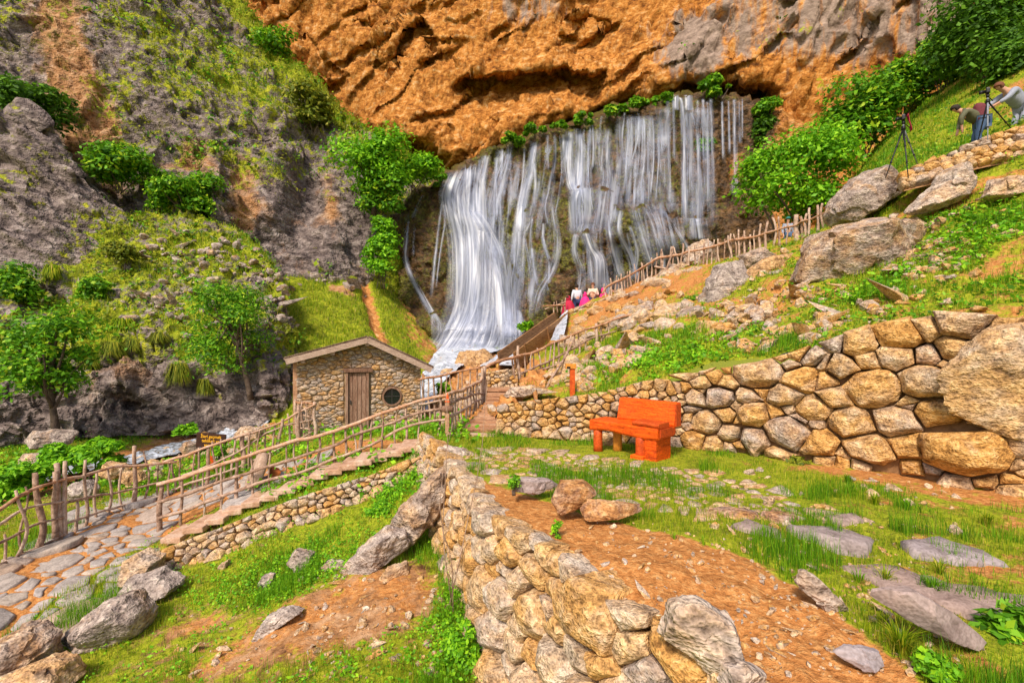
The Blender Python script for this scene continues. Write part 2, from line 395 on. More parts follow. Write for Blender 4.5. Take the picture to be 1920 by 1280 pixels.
# ---- orange back cliff with its overhanging lip
def build_cliff():
    nu, nv = 560, 235
    px, py = np.meshgrid(np.linspace(300, 2250, nu), np.linspace(-330, 480, nv))
    d = interp(px, [(300, 54), (620, 51), (900, 47.5), (1180, 45.5), (1320, 43), (1460, 40), (1600, 37), (1760, 32), (1950, 28), (2250, 25)])
    d = d + 0.006 * np.maximum(0, 60 - py)
    lip = interp(px, [(300, 330), (640, 262), (780, 262), (830, 285), (870, 302), (905, 290), (960, 258), (1040, 226), (1120, 203), (1200, 178), (1300, 150), (1400, 158), (1480, 150), (1540, 165), (1620, 230)])
    lip = lip + 12 * fbm(np.stack([px / 34.0, py / 90.0, 0 * px], -1).reshape(-1, 3), 4, 3).reshape(px.shape)
    win = sstep(640, 740, px) * (1 - sstep(1395, 1480, px))
    d = d - 1.8 * np.exp(-((py - lip + 30) / 45.0) ** 2) * win + 7.0 * sstep(-2, 34, py - lip) * win
    l2 = interp(px, [(800, 175), (865, 150), (885, 136), (920, 147), (955, 141), (1010, 134), (1060, 129), (1110, 142), (1150, 122), (1200, 90)]) + 9 * fbm(np.stack([px / 22.0, 0 * px, 0 * px + 7], -1).reshape(-1, 3), 3, 4).reshape(px.shape)
    d = d + 2.8 * sstep(0, 7, py - l2) * (1 - sstep(8, 85, py - l2)) * sstep(840, 880, px) * (1 - sstep(1110, 1150, px))
    d = d - 1.2 * sstep(60, 0, l2 - py) * sstep(0, 4, l2 - py) * sstep(840, 880, px) * (1 - sstep(1110, 1150, px))
    l3 = interp(px, [(738, 110), (750, 70), (775, 40), (792, 32), (812, 62), (824, 75)])
    d = d + 2.6 * sstep(0, 6, py - l3) * (1 - sstep(10, 60, py - l3)) * sstep(738, 750, px) * (1 - sstep(808, 824, px))
    # grey buttress and the diagonal ribs on the right
    rib = interp(px, [(1180, 190), (1290, 60), (1400, -60), (1500, -160)])
    d = d - 1.5 * sstep(-14, 8, py - rib) * sstep(1180, 1230, px) * (1 - sstep(1500, 1600, px))
    for (x0, y0, x1, y1, a, w) in [(1090, 190, 1280, 50, 1.0, 14), (1130, 205, 1320, 80, 0.8, 12), (650, 200, 760, 20, 0.9, 14), (690, 230, 830, 90, 0.8, 12), (1340, 150, 1480, 60, 0.9, 14), (760, 235, 900, 180, 0.9, 12), (560, 60, 660, 150, 0.8, 12), (930, 90, 1010, 20, 0.8, 12), (1020, 110, 1090, 40, 0.8, 12), (1560, 140, 1660, 20, 0.7, 14)]:
        L = math.hypot(x1 - x0, y1 - y0); ux, uy = (x1 - x0) / L, (y1 - y0) / L
        al = (px - x0) * ux + (py - y0) * uy; ac = -(px - x0) * uy + (py - y0) * ux
        wob = 6 * np.sin(al / 17.0)
        d = d + a * np.exp(-((ac + wob) / w) ** 2) * np.sign(ac + wob) * sstep(-10, 20, al) * (1 - sstep(L - 20, L + 10, al)) * 0.28
    gl = random.Random(19)
    for _ in range(46):      # small broken ledges
        cx, cy, w, h, a, sl = gl.uniform(480, 1750), gl.uniform(-40, 240), gl.uniform(14, 48), gl.uniform(14, 46), gl.uniform(0.35, 1.1), gl.uniform(-0.9, 0.3)
        ly = cy + (px - cx) * sl + 7 * fbm(np.stack([px / 15.0, 0 * px + cx, py / 40.0], -1).reshape(-1, 3), 2, 6).reshape(px.shape)
        d = d + a * sstep(0, 5, py - ly) * (1 - sstep(h * 0.3, h, py - ly)) * np.exp(-((px - cx) / w) ** 4)
    G = pgrid(px, py, d)
    def disp(p, x, y):
        q = strata(p, (0.52, 0.1, 0.85), 0.36); q2 = strata(p, (0.42, 0.0, 0.91), 0.36)
        w = fbm(p * 0.2, 2, 5)[:, None] * 0.4
        return 1.25 * facets((q + w) / 3.4, 11, 1.2, 150) + 0.85 * facets((q + w) / 1.5, 12, 1.2, 150) + 0.42 * facets((q2 + w) / 0.7, 13, 1.2, 150)
    def masks(p, x, y, n):
        r = interp(x, [(1100, 330), (1180, 190), (1290, 40), (1400, -60)])
        gs = 0.17 + 0.36 * sstep(-20, 30, y - r) * sstep(1150, 1260, x) * (1 - 0.8 * sstep(60, 150, y)) + 0.12 * sstep(1400, 1500, x) * sstep(200, 60, y)
        gs = gs + 0.45 * blob(x, y, 1000, 15, 70, 40) + 0.5 * blob(x, y, 1290, 90, 60, 70, -0.7)
        turf = 0.38 * sstep(1300, 1400, x) * (fbm(p * 0.7, 3, 9) > 0.42) + 0.45 * sstep(1560, 1620, x) * sstep(200, 280, y)
        return (turf, 1 + Z0(x), Z0(x)), (Z0(x), gs, 0.28 * sstep(0, 60, y - interp(x, [(700, 290), (1100, 215), (1400, 170)])) * (x < 1500))
    terrain('orange_cliff', G, disp, masks, M['orange_rock'])
build_cliff()

def skyline_patch(px, sky, bot, dtop, dbot, nv, power, back=((0.0, 12, 9.0), (0.0, 4, 3.0), (0.0, 0.6, 0.6))):
    """columns hang from a ridge line: rows behind it first, then down the face"""
    s, b, dt, db = interp(px, sky), interp(px, bot), interp(px, dtop), interp(px, dbot)
    R = []
    for (_, dy, dd) in back:
        R.append(pgrid(px, s + dy, dt + dd))
    for v in np.linspace(0, 1, nv):
        y = s + (b - s) * v
        R.append(pgrid(px, y, db + (dt - db) * (1 - v) ** power))
    return np.array(R)

# ---- grey cliff on the left
def build_grey():
    px = np.linspace(-220, 900, 370)
    G = skyline_patch(px, [(-220, -320), (250, -220), (330, -115), (440, 0), (490, 58), (540, 106), (600, 172), (650, 222), (700, 256), (760, 286), (800, 310), (860, 338), (900, 352)],
        [(-220, 560), (200, 500), (300, 480), (400, 480), (480, 540), (560, 560), (640, 580), (700, 600), (760, 650), (830, 670), (900, 670)],
        [(-220, 34), (250, 43), (440, 47), (600, 44), (700, 41), (800, 40.5), (900, 41)],
        [(-220, 27), (200, 28), (400, 29), (480, 30), (600, 31), (700, 33.5), (760, 36.5), (900, 39.5)], 270, 1.5)
    # the block with the flat top at (440..520, 290) and the hollow beside it
    x, y = pix(G.reshape(-1, 3)); x = x.reshape(G.shape[:2]); y = y.reshape(G.shape[:2])
    bulge = 2.2 * sstep(410, 430, x) * (1 - sstep(540, 560, x)) * sstep(284, 294, y + 8 * np.sin(x / 11)) * (1 - sstep(400, 470, y))
    bulge -= 1.6 * blob(x, y, 575, 360, 26, 48)
    bulge -= 1.4 * blob(x, y, 395, 330, 14, 60, -0.4)
    bulge += 1.2 * blob(x, y, 640, 400, 40, 120)
    G[..., 1] -= bulge
    def disp(p, x, y):
        q = strata(p, (0.35, 0.2, -0.9), 0.4)
        w = fbm(p * 0.3, 3, 25)[:, None] * 1.0
        sm = 1 - 0.55 * sstep(430, 520, x) * sstep(300, 340, y)
        return sm * (1.0 * facets((q + w) / 3.0, 21) + 0.65 * facets((q + w) / 1.1, 22) + 0.32 * facets((q + w) / 0.5, 23)) + 0.30 * fbm(p * 1.5, 5, 24)
    def masks(p, x, y, n):
        s = interp(x, [(330, -115), (440, 0), (490, 58), (540, 106), (600, 172), (650, 222), (700, 256), (760, 286), (860, 338)])
        nz = fbm(p * 0.55, 4, 31); nz2 = fbm(p * 0.25, 3, 32)
        turf = 0.32 + 0.36 * nz2 + 0.55 * np.exp(-((y - s - 10) / 26.0) ** 2) * sstep(300, 360, x) * (1 - sstep(620, 700, x))
        turf = turf + 0.30 * blob(x, y, 390, 130, 130, 90, 0.6) - 0.25 * sstep(440, 520, x) * sstep(300, 360, y) - 0.25 * blob(x, y, 120, 130, 70, 140)
        turf = turf + 0.25 * blob(x, y, 300, 420, 70, 40) + 0.5 * sstep(690, 720, x) * sstep(260, 320, y)
        tan = 0.22 + 0.75 * blob(x, y, 130, 130, 50, 190, -0.25) + 0.6 * blob(x, y, 180, 260, 40, 60) + 0.5 * blob(x, y, 365, 300, 45, 35) + 0.5 * blob(x, y, 455, 370, 35, 70) + 0.35 * blob(x, y, 620, 370, 20, 60)
        om = 0.85 * sstep(690, 740, x) * (1 - sstep(300, 345, y)) + 0.3 * sstep(640, 700, x) * sstep(300, 230, y)
        moss = 0.36 + 0.25 * nz * (x < 440) - 0.30 * sstep(430, 500, x) * sstep(290, 330, y)
        return (turf, om, 0.15 + 0.2 * nz), (tan, Z0(x), moss)
    terrain('grey_cliff', G, disp, masks, M['grey_rock'])
build_grey()

# ---- dark outcrop, far left
def build_outcrop():
    px = np.linspace(-260, 360, 190)
    G = skyline_patch(px, [(-260, 190), (0, 212), (45, 213), (90, 248), (130, 298), (170, 343), (215, 383), (245, 412), (300, 440), (360, 475)],
        [(-260, 600), (0, 560), (100, 520), (360, 520)], [(-260, 24), (0, 25), (360, 27)], [(-260, 20), (0, 21), (200, 24), (360, 26)], 120, 1.1)
    def disp(p, x, y):
        q = strata(p, (0.8, 0.2, -0.55), 0.28)
        return 0.8 * facets(q / 2.0, 41) + 0.5 * facets(q / 0.8, 42) + 0.2 * facets(q / 0.35, 43) + 0.2 * fbm(p * 2, 4, 44)
    def masks(p, x, y, n):
        nz = fbm(p * 0.6, 4, 45)
        return (0.22 + 0.35 * nz + 0.3 * sstep(380, 450, y) * sstep(120, 240, x), Z0(x), Z0(x)), (Z0(x) + 0.02, Z0(x), 0.30 + 0.25 * nz)
    terrain('dark_outcrop', G, disp, masks, M['hill_rock'])
build_outcrop()

# ---- mossy rock hill behind the stream
HILLSKY = [(-260, 540), (0, 495), (60, 470), (140, 450), (200, 425), (260, 405), (330, 400), (400, 412), (450, 438), (490, 468), (520, 508), (538, 560), (548, 620), (552, 680)]
def build_hill():
    px = np.concatenate([np.linspace(-260, 520, 300), np.linspace(523, 552, 40)])
    G = skyline_patch(px, HILLSKY, [(-260, 870), (0, 835), (150, 818), (300, 815), (400, 812), (500, 800), (552, 785)],
        [(-260, 21), (0, 23), (200, 26), (330, 28), (450, 28), (500, 26), (552, 21.5)], [(-260, 14), (0, 15.5), (150, 17), (300, 18), (420, 18), (500, 17.4), (552, 18.2)], 230, 2.1)
    # round the right flank away from the view
    e = np.array([G[:, -1] + np.array([0.15, 0.8, 0.0]) * k for k in (1, 2.2, 4.5, 8)]).transpose(1, 0, 2)
    G = np.concatenate([G, e], 1)
    x, y = pix(G.reshape(-1, 3)); x = x.reshape(G.shape[:2]); y = y.reshape(G.shape[:2])
    over = 0.4 * sstep(640, 700, y) * (1 - sstep(700, 790, y)) * blob(x, y, 330, 700, 170, 400)
    over -= 1.6 * blob(x, y, 60, 560, 55, 28) + 1.2 * blob(x, y, 215, 760, 60, 20) + 1.2 * blob(x, y, 20, 600, 60, 30)
    over += 1.0 * blob(x, y, 505, 620, 30, 70)
    G[..., 1] -= over
    def disp(p, x, y):
        q = strata(p, (0.5, 0.2, -0.8), 0.5)
        w = fbm(p * 0.5, 3, 55)[:, None] * 0.6
        return 0.75 * facets((q + w) / 2.0, 51) + 0.5 * facets((q + w) / 0.8, 52) + 0.22 * facets((q + w) / 0.35, 53) + 0.22 * fbm(p * 2, 4, 54)
    def masks(p, x, y, n):
        nz = fbm(p * 0.8, 4, 56); nz2 = fbm(p * 0.3, 3, 57)
        turf = 0.70 + 0.42 * nz + 0.2 * nz2 - 0.62 * sstep(640, 720, y) - 0.4 * blob(x, y, 510, 600, 45, 90) - 0.3 * blob(x, y, 320, 600, 60, 70)
        turf = turf + 0.35 * blob(x, y, 400, 465, 90, 22, 0.2) - 0.35 * sstep(0.15, -0.2, n[:, 2]) - 0.25 * blob(x, y, 40, 600, 90, 60)
        tan = 0.15 + 0.3 * nz + 0.3 * blob(x, y, 250, 700, 50, 50)
        moss = 0.28 + 0.3 * nz - 0.35 * sstep(640, 720, y)
        return (turf, Z0(x), 0.20 + 0.25 * nz2 - 0.3 * sstep(640, 720, y)), (tan, Z0(x), moss)
    terrain('mossy_hill', G, disp, masks, M['hill_rock'])
build_hill()

# ---- meadow slope behind the hut
def build_meadow():
    R = rows3([
        [(440, 430, 36), (520, 460, 35), (600, 480, 34.5), (660, 500, 34), (705, 525, 34), (760, 570, 36), (830, 615, 37), (900, 650, 38)],
        [(470, 500, 31), (530, 520, 30.5), (600, 535, 30.5), (660, 548, 31), (710, 570, 31.5), (770, 605, 33), (830, 640, 35), (900, 660, 36)],
        [(500, 570, 27), (560, 575, 26.5), (620, 585, 26.8), (680, 600, 27.5), (720, 615, 28.5), (780, 640, 30.5), (825, 655, 32), (880, 668, 33)],
        [(500, 640, 22.5), (560, 645, 22.5), (620, 650, 23), (690, 660, 23.8), (740, 672, 25), (790, 685, 27), (822, 690, 28.5), (850, 692, 29)],
        [(480, 720, 19.8), (560, 730, 19.5), (640, 740, 19), (700, 740, 19.5), (760, 745, 20.5), (790, 742, 21), (812, 738, 21.5), (830, 735, 22)],
        [(470, 800, 17.5), (560, 800, 17), (640, 805, 16), (700, 805, 16), (760, 800, 16.5), (780, 795, 17), (800, 792, 17), (820, 790, 17)]])
    G = crom(crom(R, 150, 0), 200, 1)
    def gully(x, y): return np.abs(x - interp(y, [(520, 685), (560, 695), (620, 715), (660, 745), (700, 780)]))
    def disp(p, x, y):
        return 0.30 * fbm(p * 0.5, 4, 61) + 0.10 * fbm(p * 2.5, 3, 62) - 0.5 * np.exp(-(gully(x, y) / 16) ** 2) + 0.5 * facets(p / 1.0, 63) * (blob(x, y, 640, 545, 40, 14, 0.3) + blob(x, y, 500, 640, 30, 60))
    def masks(p, x, y, n):
        nz = fbm(p * 0.7, 4, 64)
        g = gully(x, y)
        turf = 0.95 + 0.2 * nz - 1.0 * np.exp(-(g / 11) ** 2) - 0.50 * sstep(10, 60, x - interp(y, [(520, 685), (620, 715), (700, 780)])) - 0.8 * (blob(x, y, 640, 545, 34, 9, 0.3) + blob(x, y, 505, 630, 26, 60))
        dirt = 0.9 * np.exp(-(g / 18) ** 2) + 0.75 * sstep(720, 760, x) + 0.2 * nz
        return (turf, Z0(x), dirt), (0.4 + Z0(x), Z0(x), 0.4 * sstep(740, 800, x))
    terrain('meadow', G, disp, masks, M['earth'])
build_meadow()

# ---- rock face of the falls
RIM = [(700, 445), (735, 412), (760, 385), (780, 360), (830, 336), (870, 309), (905, 292), (960, 268), (1030, 245), (1100, 222), (1170, 205), (1260, 184), (1340, 180), (1400, 188), (1450, 203), (1500, 236), (1560, 270)]
def build_falls():
    px = np.linspace(700, 1560, 330)
    G = skyline_patch(px, RIM, [(700, 610), (735, 612), (780, 625), (830, 648), (900, 660), (960, 660), (1030, 645), (1070, 630), (1150, 600), (1250, 550), (1340, 515), (1420, 490), (1560, 470)],
        [(700, 38.5), (735, 38), (830, 38.5), (960, 39.2), (1100, 38.2), (1260, 36.6), (1400, 35), (1560, 33.5)], [(700, 36), (735, 35.4), (830, 33.8), (960, 32.8), (1070, 32.2), (1250, 31.6), (1400, 31.4), (1560, 31)], 220, 1.0,
        back=((0, -6, 9), (0, -4, 5), (0, -2, 2), (0, -0.5, 0.6)))
    x, y = pix(G.reshape(-1, 3)); x = x.reshape(G.shape[:2]); y = y.reshape(G.shape[:2])
    b = np.zeros_like(x)
    led = lambda cx, cy, rx, h, amt: amt * np.exp(-((x - cx) / rx) ** 4) * sstep(0, 22, y - cy) * (1 - sstep(h * 0.4, h, y - cy))
    b += led(1120, 350, 55, 150, 1.0) + led(1095, 432, 45, 130, 1.2) + led(890, 385, 60, 80, 1.1) + led(925, 470, 40, 150, 1.0)
    b += led(1190, 385, 60, 140, 1.4) + led(1290, 410, 50, 100, 1.5) + led(880, 590, 90, 60, 1.4) + led(975, 600, 40, 60, 1.1) + led(1050, 520, 22, 120, 1.2)
    b += 1.0 * blob(x, y, 795, 430, 45, 70) + 0.9 * blob(x, y, 1260, 215, 60, 18) + 0.7 * blob(x, y, 1025, 330, 25, 70) - 0.8 * blob(x, y, 740, 480, 18, 90)
    G[..., 1] -= b
    def disp(p, x, y):
        q = strata(p, (0.05, 0, 1), 0.4)
        return 0.55 * facets(q / 1.3, 71) + 0.30 * facets(p / 0.6, 72) + 0.30 * fbm(p * 1.5, 4, 73) + 0.5 * fbm(q * 0.5, 3, 74)
    def masks(p, x, y, n):
        nz = fbm(p * 0.5, 4, 75)
        om = 0.10 + 0.3 * nz + 0.8 * sstep(1420, 1480, x) + 0.3 * blob(x, y, 1370, 320, 50, 80)
        moss = 0.50 + 0.55 * nz - 0.5 * sstep(1400, 1470, x) - 0.2 * sstep(1260, 1340, x) - 0.25 * blob(x, y, 1380, 320, 45, 70)
        return (-0.1 + 0.45 * nz * (x < 1100) + 0.4 * sstep(800, 740, x) * (nz > 0), om, Z0(x)), (0.5 + Z0(x), 0.3 + Z0(x), moss)
    terrain('falls_rock_face', G, disp, masks, M['wet_rock'])
build_falls()

# ---- rubble bed between the foot of the falls and the hut
def build_bed():
    R = rows3([
        [(790, 640, 35), (830, 645, 33.8), (900, 655, 32.8), (960, 652, 32), (1030, 632, 31.4), (1090, 612, 31), (1160, 595, 30.5)],
        [(770, 690, 29), (810, 682, 29), (850, 678, 28.5), (920, 676, 28), (990, 660, 27), (1070, 640, 26.5), (1130, 625, 26)],
        [(750, 745, 21), (790, 728, 22), (830, 718, 22), (890, 705, 22), (960, 690, 21), (1030, 668, 20), (1100, 650, 19.5)],
        [(750, 790, 17.5), (780, 780, 17.5), (820, 768, 17.5), (870, 752, 17), (920, 735, 16.2), (985, 715, 15.6), (1050, 690, 15.2)],
        [(740, 815, 14.5), (780, 806, 14.2), (820, 800, 14), (860, 785, 13.6), (905, 765, 13.0), (965, 742, 12.6), (1020, 720, 12.3)],
        [(740, 840, 11.5), (780, 832, 11.4), (820, 825, 11.2), (860, 815, 11), (905, 795, 10.8), (965, 775, 10.6), (1010, 755, 10.6)]])
    G = crom(crom(R, 140, 0), 150, 1)
    def disp(p, x, y): return 0.35 * facets(p / 0.9, 81) + 0.25 * facets(p / 0.4, 82) + 0.15 * fbm(p * 2.2, 4, 83)
    def masks(p, x, y, n):
        nz = fbm(p * 0.9, 4, 84)
        turf = 0.12 + 0.5 * nz + 0.5 * blob(x, y, 960, 655, 40, 14) - 0.3 * sstep(720, 780, x) * (y > 735)
        return (turf, Z0(x), 0.55 + 0.3 * nz), (0.75 + Z0(x), Z0(x), 0.25 + 0.3 * sstep(700, 660, y))
    terrain('rubble_bed', G, disp, masks, M['earth'])
build_bed()

# ---- valley ground: stream banks, paved path, lower slope
def build_valley():
    R = rows3([
        [(-260, 850, 15), (0, 828, 16.5), (150, 812, 18), (300, 806, 19), (420, 798, 19.2), (540, 775, 18.8), (660, 785, 18), (780, 785, 17), (880, 765, 16)],
        [(-230, 920, 11.5), (0, 885, 13), (150, 862, 14.5), (300, 852, 15.8), (420, 835, 15.6), (540, 800, 15.2), (660, 805, 14.6), (780, 800, 14), (880, 780, 13)],
        [(-200, 1010, 8.8), (0, 960, 10.2), (150, 915, 11.8), (300, 885, 13), (420, 870, 12.6), (540, 835, 12.6), (660, 818, 12.6), (780, 806, 12), (880, 795, 11.2)],
        [(-200, 1075, 7.6), (0, 1045, 8.1), (150, 985, 9.4), (300, 930, 10.8), (420, 900, 11.2), (540, 868, 11.2), (660, 838, 11), (780, 815, 10.8), (880, 805, 10)],
        [(-200, 1170, 6.2), (0, 1110, 7.0), (150, 1050, 7.9), (300, 1000, 8.9), (420, 955, 9.1), (540, 915, 9.2), (660, 870, 9.2), (780, 838, 9.2), (880, 815, 9.2)],
        [(-200, 1280, 5.2), (0, 1190, 6.2), (150, 1110, 7.1), (300, 1050, 7.8), (420, 1010, 7.9), (540, 975, 8.0), (660, 935, 8.2), (780, 890, 8.3), (890, 870, 8.0)],
        [(-200, 1400, 4.4), (0, 1290, 5.2), (150, 1180, 6.1), (300, 1110, 6.8), (420, 1080, 7), (540, 1050, 7.1), (660, 1020, 7.1), (780, 1000, 7.1), (900, 985, 7.0)],
        [(-200, 1550, 3.7), (0, 1400, 4.4), (150, 1290, 5.1), (300, 1220, 5.6), (420, 1175, 5.8), (540, 1135, 5.9), (660, 1105, 5.9), (780, 1095, 5.8), (930, 1110, 5.6)],
        [(-200, 1750, 3.1), (0, 1560, 3.7), (150, 1440, 4.1), (300, 1350, 4.4), (420, 1300, 4.6), (540, 1262, 4.6), (660, 1245, 4.5), (780, 1255, 4.3), (990, 1300, 4.2)],
        [(-200, 2100, 2.1), (0, 1900, 2.4), (150, 1800, 2.5), (300, 1750, 2.5), (420, 1700, 2.5), (540, 1650, 2.5), (660, 1640, 2.5), (800, 1640, 2.5), (1250, 1700, 2.6)]])
    G = crom(crom(R, 260, 0), 300, 1)
    def stream(x, y):   # signed distance-like band of the brook
        c = interp(x, [(-200, 960), (0, 918), (60, 900), (150, 880), (250, 860), (330, 840), (420, 818), (500, 785), (560, 775)])
        return np.abs(y - c) / interp(x, [(-200, 26), (0, 22), (300, 22), (450, 18), (560, 10)])
    def disp(p, x, y):
        near = sstep(9, 5, p[:, 1])
        s = np.exp(-stream(x, y) ** 2)
        return 0.10 * fbm(p * 0.8, 4, 91) + 0.045 * fbm(p * 4, 3, 92) - 0.22 * s + 0.25 * s * facets(p / 0.6, 93) + 0.03 * near * fbm(p * 9, 3, 94)
    def path(x, y):
        hi = interp(x, [(-200, 1100), (0, 1062), (110, 1008), (230, 948), (300, 928), (450, 895), (560, 862), (640, 830)])
        lo = interp(x, [(-200, 1320), (0, 1200), (110, 1120), (230, 1040), (300, 1005), (400, 950), (520, 900), (640, 850)])
        return sstep(-8, 6, y - hi) * sstep(8, -6, y - lo)
    def masks(p, x, y, n):
        nz = fbm(p * 0.9, 4, 95); nz2 = fbm(p * 2.5, 3, 96)
        pa = path(x, y); s = np.exp(-stream(x, y) ** 2)
        dirt = 0.45 + 0.35 * nz + 0.2 * nz2 + 0.6 * pa + 0.3 * s
        turf = 0.72 + 0.35 * nz - 0.95 * pa - 1.0 * s
        turf -= 0.75 * blob(x, y, 700, 1120, 170, 55, -0.25) + 0.35 * blob(x, y, 330, 1030, 60, 22) + 0.45 * blob(x, y, 520, 1210, 330, 60, -0.2) + 0.5 * blob(x, y, 380, 1160, 60, 14, -0.3)
        turf += 0.5 * blob(x, y, 560, 1060, 150, 35, -0.25) + 0.5 * blob(x, y, 850, 1120, 45, 200)
        return (turf, Z0(x), dirt), (0.5 + Z0(x), Z0(x), 0.35 * s)
    terrain('valley_ground', G, disp, masks, M['earth_near'])
build_valley()

# ---- terrace with the bench
TL = [(2.6, 0.3), (1.85, 1.4), (1.32, 2.35), (0.96, 2.97), (0.69, 3.28), (0.36, 4.05), (-0.08, 4.8), (-0.45, 5.9), (-1.15, 7.85), (-1.62, 9.1), (-1.5, 10.1), (-1.0, 11.2)]
TR = [(6.0, 0.3), (6.3, 1.4), (6.5, 2.35), (6.7, 3.0), (6.9, 3.6), (7.0, 4.6), (6.9, 5.5), (6.4, 6.3), (5.3, 7.5), (3.6, 8.9), (1.6, 10.3), (0.4, 11.2)]
def build_terrace():
    zt = [-1.75] * 8 + [-1.76, -1.80, -1.88, -1.95]
    L = np.array([(a, b, z) for (a, b), z in zip(TL, zt)]); Rr = np.array([(a, b, z) for (a, b), z in zip(TR, zt)])
    R = np.array([[L[i] + (Rr[i] - L[i]) * k for k in np.linspace(0, 1, 8)] for i in range(len(L))])
    G = crom(crom(R, 240, 0), 240, 1)
    def disp(p, x, y):
        near = sstep(7, 3, p[:, 1])
        return 0.035 * fbm(p * 1.1, 4, 101) + 0.03 * fbm(p * 5, 4, 102) * (0.5 + near) + 0.010 * near * fbm(p * 16, 3, 105) + 0.10 * blob(x, y, 1250, 1060, 220, 80) - 0.05
    def masks(p, x, y, n):
        nz = fbm(p * 1.1, 4, 103); nz2 = fbm(p * 3.5, 3, 104)
        edge = interp(y, [(830, 830), (900, 930), (950, 1070), (1000, 1240), (1060, 1420), (1130, 1560), (1280, 1730)])
        turf = 0.92 + 0.25 * nz + 0.35 * nz2 - 1.3 * sstep(30, -40, x - edge) * sstep(885, 915, y)
        wb = interp(x, [(1300, 840), (1500, 860), (1700, 890), (1900, 925), (2000, 940)])
        turf -= 0.62 * np.exp(-((y - wb - 4) / 18.0) ** 2) * sstep(1400, 1560, x) + 0.30 * sstep(1550, 1850, x)
        return (turf, Z0(x), 0.9 + Z0(x)), (0.5 + Z0(x), Z0(x), Z0(x))
    terrain('terrace', G, disp, masks, M['earth_near'])
build_terrace()

# ---- slope above the terrace wall, up to the ridge path and the bushes
def build_slope():
    R = rows3([
        [(930, 800, 10.6), (1050, 765, 10.0), (1200, 728, 9.2), (1300, 700, 8.6), (1450, 668, 8.0), (1600, 632, 7.4), (1750, 603, 6.9), (1930, 595, 6.1), (2150, 570, 5.2)],
        [(950, 752, 12), (1060, 728, 11.5), (1200, 675, 11), (1320, 640, 10.4), (1450, 600, 9.8), (1600, 560, 9.1), (1750, 530, 8.4), (1930, 500, 7.6), (2150, 460, 6.5)],
        [(975, 712, 15.0), (1080, 670, 14.8), (1200, 622, 14.5), (1320, 575, 13.4), (1450, 525, 12.4), (1600, 485, 11.2), (1750, 440, 10.4), (1930, 385, 9.4), (2150, 330, 8)],
        [(1000, 672, 18.5), (1080, 615, 19.5), (1200, 562, 18.2), (1320, 520, 16.6), (1450, 475, 15.0), (1600, 425, 13.2), (1750, 352, 11.8), (1930, 285, 10.6), (2150, 200, 9)],
        [(1028, 632, 22), (1066, 590, 23.2), (1150, 556, 22.2), (1250, 515, 20), (1400, 476, 17.4), (1570, 420, 14.8), (1700, 330, 13), (1860, 262, 12.0), (2050, 180, 10.8)],
        [(1040, 625, 23.2), (1082, 586, 24.4), (1168, 552, 23.4), (1268, 512, 21.2), (1420, 472, 18.6), (1580, 412, 16.5), (1690, 300, 15.5), (1850, 225, 14.2), (2060, 130, 13)],
        [(1060, 660, 26), (1110, 640, 27), (1190, 610, 26), (1290, 570, 24), (1440, 520, 21), (1590, 380, 20), (1670, 285, 20), (1820, 180, 19), (2060, 40, 18)],
        [(1090, 700, 29), (1140, 690, 30), (1220, 660, 29), (1310, 600, 28), (1450, 520, 26), (1590, 350, 27), (1680, 240, 27), (1830, 110, 27), (2080, -80, 26)]])
    G = crom(crom(R, 220, 0), 310, 1)
    def disp(p, x, y):
        return 0.22 * fbm(p * 0.5, 4, 111) + 0.10 * fbm(p * 2.0, 4, 112) + 0.14 * facets(p / 0.7, 113) * (0.4 + 0.6 * (fbm(p * 0.6, 2, 114) > 0.1)) + 0.04 * fbm(p * 6, 3, 115)
    def masks(p, x, y, n):
        nz = fbm(p * 0.7, 4, 116); nz2 = fbm(p * 2.5, 3, 117)
        turf = 0.59 + 0.45 * nz + 0.3 * nz2 + 0.25 * blob(x, y, 1250, 650, 120, 40, -0.2) + 0.4 * blob(x, y, 1650, 280, 120, 40, -0.5) + 0.3 * blob(x, y, 1750, 480, 150, 70, -0.3)
        turf -= 0.25 * blob(x, y, 1350, 610, 120, 30, -0.3) + 0.6 * blob(x, y, 1200, 560, 130, 30, -0.35) + 0.3 * blob(x, y, 1000, 700, 50, 30)
        return (turf, Z0(x), 0.85 + 0.2 * nz), (0.7 + Z0(x), Z0(x), Z0(x))
    terrain('right_slope', G, disp, masks, M['earth_near'])
build_slope()

# ---- ground sheet out to the horizon, far below everything
def build_sheet():
    xs = np.linspace(-400, 400, 81)
    X, Y = np.meshgrid(xs, xs)
    r = np.hypot(X, Y)
    Z = -7.5 + 0.8 * fbm(np.stack([X / 30, Y / 30, 0 * X], -1).reshape(-1, 3), 3, 121).reshape(X.shape) - 4 * sstep(60, 200, r)
    v = np.stack([X, Y, Z], -1).reshape(-1, 3)
    o = mesh_obj('ground', v, grid_faces(81, 81), M['earth'], kind='structure')
    for nm, c in (('mask', (0.7, 0, 0.6, 1)), ('mask2', (0.5, 0, 0, 1))):
        a = o.data.attributes.new(nm, 'FLOAT_COLOR', 'POINT'); a.data.foreach_set('color', np.tile(np.array(c, np.float32), len(v)))
build_sheet()

